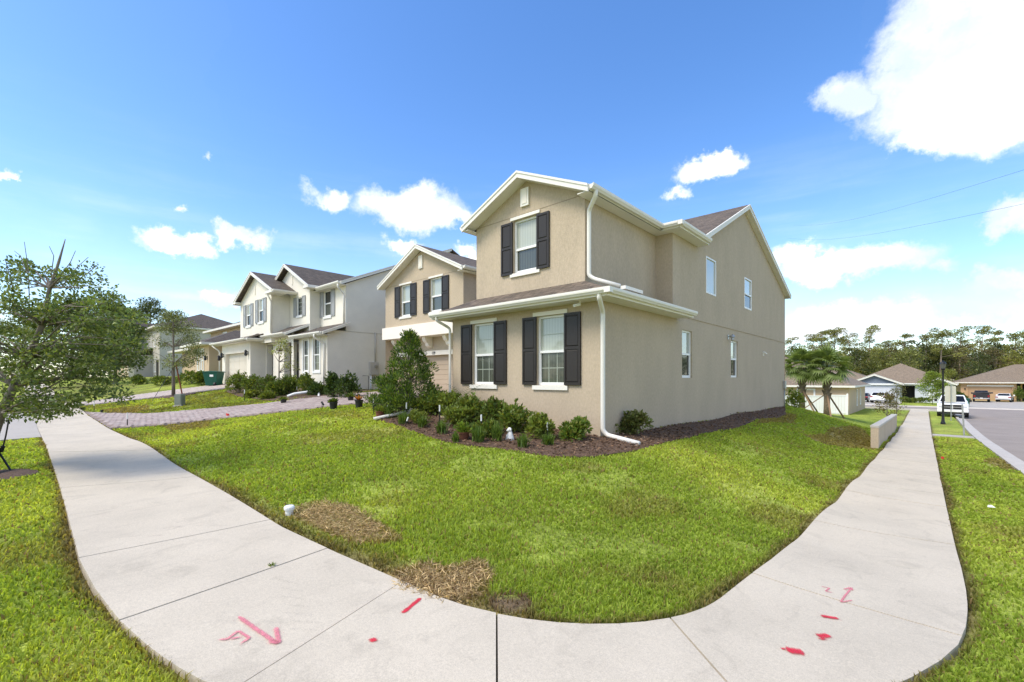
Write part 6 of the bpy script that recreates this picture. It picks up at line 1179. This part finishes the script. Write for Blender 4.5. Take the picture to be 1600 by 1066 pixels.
# ------------------------------------------------------------------ lamp post, signs, bin, poles
p = dp(1473.5, 657, 33); p.z = Zg(p.x, p.y); t = thing('street_lamp', 'black lamp post on the grass before the white pickup truck', 'lamp post', p); b = MB(); b.lathe([(0, -.2), (.14, -.2), (.14, .12), (.10, .2), (.085, .5), (.065, .6), (.05, 3.9), (.06, 3.95)], p, 12); b.build('post', M['black'], t, smooth=True); top = p + Vector((0, 0, 3.9)); b = MB(); b.lathe([(.05, 0), (.10, .05), (.13, .1), (.15, .12), (.15, .15)], top, 8); b.lathe([(.20, .5), (.13, .62), (.03, .68), (.02, .76), (0, .78)], top, 8); b.build('lamp_cap', M['black'], t); b = MB(); b.lathe([(.11, .15), (.17, .5)], top, 8); b.build('lamp_glass', mat('lamp glass', (.10, .10, .09), .15), t)
p = dp(1486, 655, 36); p.z = Zg(p.x, p.y); t = thing('street_sign', 'pale back of a round cornered street sign on a thin post', 'sign', p); b = MB(); b.tube([p - Vector((0, 0, .3)), p + Vector((0, 0, 2.9))], .03, 8); b.build('post', M['steel'], t); b = MB(); w, h0, h1 = .44, 1.45, 2.75; c_ = .08; b.prism([(-w + c_, h0), (w - c_, h0), (w, h0 + c_), (w, h1 - c_), (w - c_, h1), (-w + c_, h1), (-w, h1 - c_), (-w, h0 + c_)], p + FW * .04, RT, (0, 0, 1), FW, .012); b.build('sign_plate', mat('sign back', (.72, .68, .52), .5, .06, 5), t)
p = dp(1507, 676, 25); p.z = Zg(p.x, p.y); t = thing('sign_post', 'bare leaning galvanised post at the kerb', 'post', p); b = MB(); q = p + Vector((0, 0, 1.75)) - RT * .12; b.bar(p - Vector((0, 0, .2)), q, .075, .05, (0, 1, 0)); b.build('post', M['steel'], t)
p = dp(1508, 632, 60); p.z = Zg(p.x, p.y); t = thing('wheelie_bin', 'green rubbish bin seen behind the white pickup truck', 'bin', p); b = MB(); b.add([p + Vector(k) for k in ((-.35, -.3, .05), (.35, -.3, .05), (.35, .3, .05), (-.35, .3, .05), (-.48, -.42, 1.0), (.48, -.42, 1.0), (.48, .42, 1.0), (-.48, .42, 1.0))], [(3, 2, 1, 0), (4, 5, 6, 7), (0, 1, 5, 4), (1, 2, 6, 5), (2, 3, 7, 6), (3, 0, 4, 7)]); b.build('bin_body', M['binGreen'], t); b = MB(); b.box(p.x - .52, p.x + .52, p.y - .45, p.y + .45, p.z + 1.0, p.z + 1.1); b.build('lid', M['binGreen'], t)

# ------------------------------------------------------------------ vehicles (length along local y, front at -y)
M['car_white'] = mat('car paint white', (.80, .80, .78), .25, coat=.6); M['car_black'] = mat('car paint black', (.018, .019, .022), .25, coat=.6); M['car_glass'] = mat('car glass', (.02, .024, .03), .05, spec=.6); M['tyre'] = mat('tyre', (.018, .018, .018), .8); M['rim'] = mat('rim', (.45, .46, .47), .3, metal=.8); M['chrome'] = mat('chrome', (.6, .6, .6), .15, metal=1); M['lens_red'] = mat('tail lens', (.30, .01, .012), .2); M['lens'] = mat('head lens', (.55, .57, .6), .1)
def vehicle(kind, label, pos, rot, paint):
    t = thing(kind, label, {'pickup_truck': 'pickup truck', 'sedan': 'car', 'suv': 'car'}[kind], (0, 0, 0)); W = {'pickup_truck': 1.0, 'sedan': .91, 'suv': .94}[kind]
    if kind == 'pickup_truck':
        L = 2.9; low = [(-L, .55), (-L - .03, .80), (-L + .02, 1.16), (-L + .15, 1.24), (-1.25, 1.32), (-1.2, 1.3), (1.2, 1.3), (1.2, 1.34), (L, 1.34), (L + .02, .62), (L - .1, .5), (-L + .2, .45)]; cab = [(-1.35, 1.30), (-.62, 1.86), (-.3, 1.92), (.95, 1.92), (1.18, 1.30)]; wy = (-1.95, 1.85); wr = .41; gl = (1.36, 1.84)
    elif kind == 'sedan':
        L = 2.4; low = [(-L, .35), (-L - .03, .62), (-L + .15, .76), (-1.0, .94), (1.6, 1.0), (L - .05, .98), (L + .03, .7), (L - .05, .35), (-L + .2, .28)]; cab = [(-1.05, .92), (-.25, 1.36), (.2, 1.44), (.95, 1.40), (1.85, .99)]; wy = (-1.5, 1.45); wr = .33; gl = (.99, 1.36)
    else:
        L = 2.3; low = [(-L, .4), (-L - .02, .8), (-L + .15, .98), (-1.1, 1.08), (L - .1, 1.1), (L + .02, .85), (L - .02, .42), (-L + .2, .36)]; cab = [(-1.15, 1.06), (-.4, 1.6), (0, 1.68), (1.6, 1.64), (2.15, 1.08)]; wy = (-1.45, 1.4); wr = .37; gl = (1.12, 1.58)
    b = MB(); n = len(low); P = []
    for x, s in ((-W, 0), (-W * .97, 0), (W * .97, 0), (W, 0)): pass
    for x, ins in ((-W, .06), (-W * .93, 0), (W * .93, 0), (W, .06)):
        cz = sum(p[1] for p in low) / n; P += [(x, p[0] * (1 - ins * .35), p[1] + (cz - p[1]) * ins * 1.2) for p in low]
    b.add(P, [tuple(range(n)), tuple(range(4 * n - 1, 3 * n - 1, -1))] + [(k * n + i, k * n + n + i, k * n + n + (i + 1) % n, k * n + (i + 1) % n) for k in range(3) for i in range(n)]); b.build('body', M[paint], t, bevel=.03)
    b = MB(); m_ = len(cab); wi = lambda z: W * (.95 - .20 * (z - cab[0][1]) / (cab[2][1] - cab[0][1])); P = [(-wi(p[1]), *p) for p in cab] + [(wi(p[1]), *p) for p in cab]; b.add(P, [tuple(range(m_)), tuple(range(2 * m_ - 1, m_ - 1, -1))] + [(i, m_ + i, m_ + (i + 1) % m_, (i + 1) % m_) for i in range(m_)]); b.build('cabin', M[paint], t, bevel=.04)
    def on(y0, z0, y1, z1, f0, f1, mt, nm, x=.86):        # glass strip on a slanted face between two cabin profile points
        a = (y0 + (y1 - y0) * f0, z0 + (z1 - z0) * f0); c = (y0 + (y1 - y0) * f1, z0 + (z1 - z0) * f1); nn = Vector((0, -(z1 - z0), y1 - y0)).normalized() * (.012 if (y1 - y0) > 0 else -.012); nn = nn if (nn.y < 0) == (y0 < 0) else -nn; g = MB(); wa, wc = wi(a[1]) * x + .02, wi(c[1]) * x + .02; g.add([Vector((-wa, *a)) + nn, Vector((wa, *a)) + nn, Vector((wc, *c)) + nn, Vector((-wc, *c)) + nn], [(0, 1, 2, 3), (3, 2, 1, 0)]); g.build(nm, M[mt], t)
    on(*cab[0], *cab[1], .08, .97, 'car_glass', 'windshield'); on(*cab[-1], *cab[-2], .15, .9, 'car_glass', 'rear_window')
    for sg in (-1, 1):
        fy0 = lambda z, k: cab[0][0] + (cab[1][0] - cab[0][0]) * (z - cab[0][1]) / (cab[1][1] - cab[0][1]) + .12; ry0 = lambda z: cab[-1][0] + (cab[-2][0] - cab[-1][0]) * (z - cab[-1][1]) / (cab[-2][1] - cab[-1][1]) - .1
        ym = (cab[0][0] + cab[-1][0]) / 2 + .15
        for A in ((fy0(gl[0], 0), ym - .04, ym - .04, fy0(gl[1], 0)), (ym + .04, ry0(gl[0]), ry0(gl[1]), ym + .04)):
            g = MB(); P = [(sg * (wi(z) + .012), y, z) for y, z in zip(A, (gl[0], gl[0], gl[1], gl[1]))]; g.add(P, [(0, 1, 2, 3), (3, 2, 1, 0)]); g.build('side_window', M['car_glass'], t)
        for y in wy:
            g = MB(); x0 = sg * (W - .24); g.tube([(x0, y, wr), (sg * (W + .015), y, wr)], wr, 16); wo = g.build('wheel', M['tyre'], t); g = MB(); g.tube([(sg * (W + .005), y, wr), (sg * (W + .022), y, wr)], wr * .62, 12); g.build('rim', M['rim'], wo)
        g = MB(); zf = low[2][1] - (.12 if kind == 'pickup_truck' else .06); g.box(sg * W * .72 - .17, sg * W * .72 + .17, -L - .035, -L + .1, zf - .16, zf); g.build('headlight', M['lens'], t, bevel=.02)
        g = MB(); zr = {'pickup_truck': 1.05, 'sedan': .82, 'suv': .98}[kind]; ww = .12 if kind == 'pickup_truck' else .20; g.box(sg * W * .82 - ww, sg * W * .82 + ww * .8, L - .06, L + .045, zr - (.2 if kind == 'pickup_truck' else .07), zr + .1); g.build('tail_light', M['lens_red'], t, bevel=.02)
        g = MB(); g.box(sg * (W + .02), sg * (W + .22), cab[0][0] + .35, cab[0][0] + .47, gl[0] - .02, gl[0] + .2); g.build('side_mirror', M[paint if kind != 'pickup_truck' else 'blackplastic'], t, bevel=.02)
    gz = low[2][1]; g = MB()
    if kind == 'pickup_truck':
        g.box(-.66, .66, -L - .06, -L + .1, .74, 1.14); gr = g.build('grille', M['blackplastic'], t, bevel=.02); g = MB(); g.box(-.02, .02, -L - .07, -L, .76, 1.10); g.box(-.60, .60, -L - .068, -L, .925, .945); g.build('grille_bar', M[paint], gr); g = MB(); g.box(-W * 1.0, W * 1.0, -L - .14, -L + .15, .50, .70); g.build('bumper', M[paint if paint == 'car_white' else 'chrome'], t, bevel=.03); g = MB(); g.box(-W * .97, W * .97, L - .1, L + .14, .52, .70); g.build('rear_bumper', M['chrome'], t, bevel=.03); g = MB(); g.box(-W * .9, W * .9, L - .0, L + .035, .74, 1.34); g.build('tailgate', M[paint], t, bevel=.02); g = MB(); g.box(-W * .85, W * .85, 1.35, L - .1, 1.30, 1.37); g.build('bed_cover', M['blackplastic'], t); g = MB(); g.box(-W * .9, W * .9, -L - .06, -L + .2, .34, .50); g.build('air_dam', M['blackplastic'], t)
    else:
        g.box(-.45, .45, -L - .04, -L + .1, .5, gz - .08); g.build('grille', M['blackplastic'], t); g = MB(); g.box(-W * .9, W * .9, L - .1, L + .06, .30, .44); g.build('rear_bumper', M['blackplastic'], t, bevel=.02)
    g = MB(); zp = .62 if kind == 'pickup_truck' else .62; g.box(-.16, .16, L + .03, L + .155 if kind == 'pickup_truck' else L + .05, zp - .02, zp + .12); g.build('licence_plate', M['white'], t)
    p = Vector(pos); p.z = Zg(p.x, p.y) + p.z; t.location = p; t.rotation_euler = (0, 0, rot); return t
q = dp(1487, 655, 40); vehicle('pickup_truck', 'white pickup truck parked facing the camera at the kerb', (8.75 if False else q.x + .15, q.y + 2.6, -.02), R(-2), 'car_white')
q = dp(1533, 632, 78); vehicle('pickup_truck', 'black pickup truck parked tail out on the orange bungalow driveway', (q.x, q.y, .03), R(177), 'car_black')
b = MB(); zq = Zg(q.x, q.y) + 1.42
for k in range(9): b.tube([(q.x - 1.35 + .1 * (k % 3), q.y - 2.4 + .15 * k, zq + .05 * (k % 4)), (q.x + 1.25 - .12 * (k % 2), q.y - 2.3 + .13 * k, zq + .12 + .06 * (k % 3))], .05, 5)
o = b.build('pole_bundle', M['black'], None, loc=(q.x, q.y - 2, zq)); tag(o, 'dark bundle of poles tied across the black pickup truck bed', 'pole bundle', kind='stuff')
q = dp(1570, 631, 78); vehicle('sedan', 'white sedan parked tail out beside the black pickup truck', (q.x, q.y, .03), R(170), 'car_white')
q = dp(1377, 626, 70); vehicle('suv', 'white suv parked before the pale blue bungalow garage', (q.x, q.y, .03), R(172), 'car_white')
q = dp(1358, 624, 72); vehicle('sedan', 'dark car in the shade at the tan bungalow corner', (q.x - .8, q.y + 1, .03), R(176), 'car_black')

# ------------------------------------------------------------------ the pine wood beyond the bungalows
def pine_mesh(seed):
    """trunk and crown meshes of a tall flat topped pine, 20 m"""
    r_ = np.random.default_rng(seed); tm = MB(); lean = r_.uniform(-.9, .9, 2); path = [(lean[0] * k * k, lean[1] * k * k, 20 * k - (.5 if k == 0 else 0)) for k in np.linspace(0, .97, 7)]; tm.tube(path, [.30, .25, .22, .19, .15, .10, .04], 8)
    PP = []; DD = []; CC = []
    for i in range(r_.integers(22, 30)):
        z = r_.uniform(.58, 1.0); a = r_.uniform(0, 6.28); L = r_.uniform(.8, 3.6) * (1.25 - .75 * (z - .58) / .42); base = np.array([lean[0] * z * z, lean[1] * z * z, 20 * z - .8]); tip = base + np.array([math.cos(a) * L, math.sin(a) * L, r_.uniform(.1, 1.3)]); tm.tube([tuple(base), tuple((base + tip) / 2 + [0, 0, .15]), tuple(tip)], [.07, .05, .02], 4, cap=False)
        k = 120; d = r_.normal(size=(k, 3)); d /= np.linalg.norm(d, axis=1, keepdims=True); s = r_.uniform(.7, 1.25); PP.append(tip + d * r_.random((k, 1)) ** .5 * np.array([s * 1.25, s * 1.25, s * .55])); DD.append(d + [0, 0, .5]); CC.append(np.full(k, r_.uniform(.75, 1.25)))
    PP = np.concatenate(PP); DD = np.concatenate(DD); CC = np.concatenate(CC); V, F = leaf_arrays(PP, r_.uniform(.22, .5, len(PP)), DD, .5); col = np.where(r_.random((len(PP), 1)) < .3, np.array((.36, .35, .10))[None], np.array((.21, .215, .07))[None]) * CC[:, None] * r_.uniform(.7, 1.3, (len(PP), 1)); return tm, V, F, np.repeat(col, 4, 0)
def broad_mesh(seed, base, alt):
    r_ = np.random.default_rng(seed); tm = MB(); tm.tube([(0, 0, -.5), (.1, 0, 3), (0, .1, 7.5)], [.25, .18, .06], 7); PP = []; DD = []; CC = []
    for i in range(26):
        z = r_.uniform(.18, 1); rr = 2.9 * math.sin(math.pi * (.15 + .8 * z)) ** .7 * math.sqrt(r_.uniform(.15, 1)); a = r_.uniform(0, 6.28); c = np.array([rr * math.cos(a), rr * math.sin(a), z * 10]); tm.tube([(0, 0, max(1, z * 6)), tuple(c)], [.06, .02], 4, cap=False); k = 75; d = r_.normal(size=(k, 3)); d /= np.linalg.norm(d, axis=1, keepdims=True); PP.append(c + d * r_.random((k, 1)) ** .45 * np.array([1.35, 1.35, .95])); DD.append(d + [0, 0, .3]); CC.append(np.full(k, r_.uniform(.7, 1.3)))
    PP = np.concatenate(PP); DD = np.concatenate(DD); CC = np.concatenate(CC); V, F = leaf_arrays(PP, r_.uniform(.25, .55, len(PP)), DD, .55); col = np.where(r_.random((len(PP), 1)) < .25, np.array(alt)[None], np.array(base)[None]) * CC[:, None] * r_.uniform(.7, 1.3, (len(PP), 1)); return tm, V, F, np.repeat(col, 4, 0)
def proto(tm, V, F, C, bark):
    a = tm.build('trunk', M[bark], None, smooth=True); b = np_mesh('crown', V, F, M['leaf'], None, C); bpy.data.objects.remove(a) if False else None
    ma, mb_ = a.data, b.data; bpy.data.objects.remove(a); bpy.data.objects.remove(b); return ma, mb_
PINES = [proto(*pine_mesh(s), 'pinebark') for s in range(40, 45)]
BROAD = [proto(*broad_mesh(60 + i, a, b), 'bark') for i, (a, b) in enumerate((((.070, .090, .030), (.13, .15, .045)), ((.18, .195, .06), (.27, .275, .08)), ((.30, .30, .08), (.36, .34, .09)), ((.14, .115, .06), (.18, .15, .07))))]
def place_tree(name, label, group, u, d, top_v, src, rz, sxy=1.0, h0=20.0):
    p = dp(u, 592, d); p.z = Zg(p.x, p.y); H_ = HC - (top_v - V0) / F_PX * d - p.z; s = H_ / h0; t = bpy.data.objects.new(name, None); COL.objects.link(t); t.location = p; t.rotation_euler = (0, 0, rz); t.scale = (s * sxy, s * sxy, s); tag(t, label, 'tree', group)
    for nm, me in zip(('trunk', 'crown'), src): o = bpy.data.objects.new(nm, me); COL.objects.link(o); o.parent = t
    return t
pr = random.Random(5)
for i, (u, v, d, lab) in enumerate([(1237, 530, 128, 'tall thin pine just right of the tan house rear corner'), (1268, 524, 130, 'second tall thin pine above the left cabbage palm'), (1284, 519, 122, 'loose pine crown above the cabbage palms'), (1303, 514, 118, 'narrow pine rising above the right cabbage palm'), (1330, 523, 126, 'pale trunked pine left of the highest pine'), (1357, 511, 112, 'highest pine with flat top and bare trunk left of the blue bungalow roof'), (1392, 533, 130, 'short dark pine above the blue bungalow garage gable'), (1416, 524, 124, 'spreading pine above the blue bungalow roof'), (1446, 522, 120, 'wide pine right of the blue bungalow roof peak'), (1469, 515, 114, 'straight pine with long bare trunk behind the lamp post'), (1499, 513, 122, 'broad flat topped pine above the small tan roof'), (1532, 511, 126, 'pine with bare upper twigs above the orange bungalow'), (1556, 519, 128, 'pine above the peak of the orange bungalow roof'), (1585, 520, 120, 'pine above the right side of the orange bungalow'), (1612, 516, 124, 'pine at the right edge of the wood')]):
    place_tree('pine_tree', lab, 'tall pines of the wood', u, d, v, PINES[i % 5], pr.uniform(0, 6.28), pr.uniform(.85, 1.15))
for i in range(78):
    u = 1195 + (i * 5.5) + pr.uniform(-4, 4); d = pr.choice((112, 118, 126, 134, 140)) + (8 if u > 1440 else 0) + pr.uniform(-3, 3); v = pr.uniform(530, 566) if u > 1330 else pr.uniform(541, 568); k = pr.choice((0, 0, 1, 1, 1, 2, 2, 3)); place_tree('woodland_tree', ('dark leafy tree in the wood behind the bungalows', 'mid green leafy tree in the wood behind the bungalows', 'yellow green leafy tree in the wood behind the bungalows', 'brownish leafy tree in the wood behind the bungalows')[k], 'leafy trees of the wood, ' + ('dark', 'mid green', 'yellow green', 'brownish')[k] + ' kind', u, d, v, BROAD[k], pr.uniform(0, 6.28), pr.uniform(.9, 1.2), 11.0)
# dense undergrowth of the wood
n = 26000; a = rng.uniform(1150, 1720, n); d = rng.uniform(128, 160, n); kx = (a - U0) / F_PX; x = CAMX + (FW.x + RT.x * kx) * d; y = CAMY + (FW.y + RT.y * kx) * d; z = zg(x, y) + rng.uniform(0, 1, n) ** .8 * (5.0 + 3 * vnoise(x, y, .12)); V, F = leaf_arrays(np.stack([x, y, z], 1), rng.uniform(.5, 1.1, n), None, .6)
tag(np_mesh('undergrowth', V, F, M['leaf'], None, leaf_cols(n, (.042, .056, .02), .35, (.085, .095, .03), .2)), 'dense dark undergrowth filling the wood behind the bungalows', 'undergrowth', kind='stuff')
# trees far off behind the front street houses keep the horizon closed
for i in range(26):
    x = -150 + i * 9 + pr.uniform(-3, 3); yy = pr.uniform(105, 130) if x > -70 else pr.uniform(60, 100); o = bpy.data.objects.new('far_tree', None); COL.objects.link(o); o.location = (x, yy, Zg(x, yy)); s = pr.uniform(.8, 1.0); o.scale = (s, s, s); o.rotation_euler.z = pr.uniform(0, 6); tag(o, 'leafy tree on the land behind the front street houses', 'tree', 'trees behind the front street houses')
    for nm, me in zip(('trunk', 'crown'), BROAD[pr.choice((0, 1))]): c = bpy.data.objects.new(nm, me); COL.objects.link(c); c.parent = o
# overhead wires
for (u1, v1, u2, v2, lab) in ((1650, 250, 1240, 352, 'upper thin overhead wire in the sky at right'), (1650, 308, 1230, 372, 'lower thin overhead wire in the sky at right')):
    a, b_ = dp(u1, v1, 24), dp(u2, v2, 105); b = MB(); b.tube([a.lerp(b_, k) - Vector((0, 0, 1.2 * math.sin(math.pi * k))) for k in np.linspace(0, 1, 14)], .008, 5); o = b.build('overhead_wire', M['black'], None, loc=a); tag(o, lab, 'wire')

q = gp(424, 890); tuft('weed', 'single small green weed growing out of a sidewalk joint', (q.x, q.y, q.z + .02), .05, .05, 26, (.15, .20, .04), None, .006, 'weed')
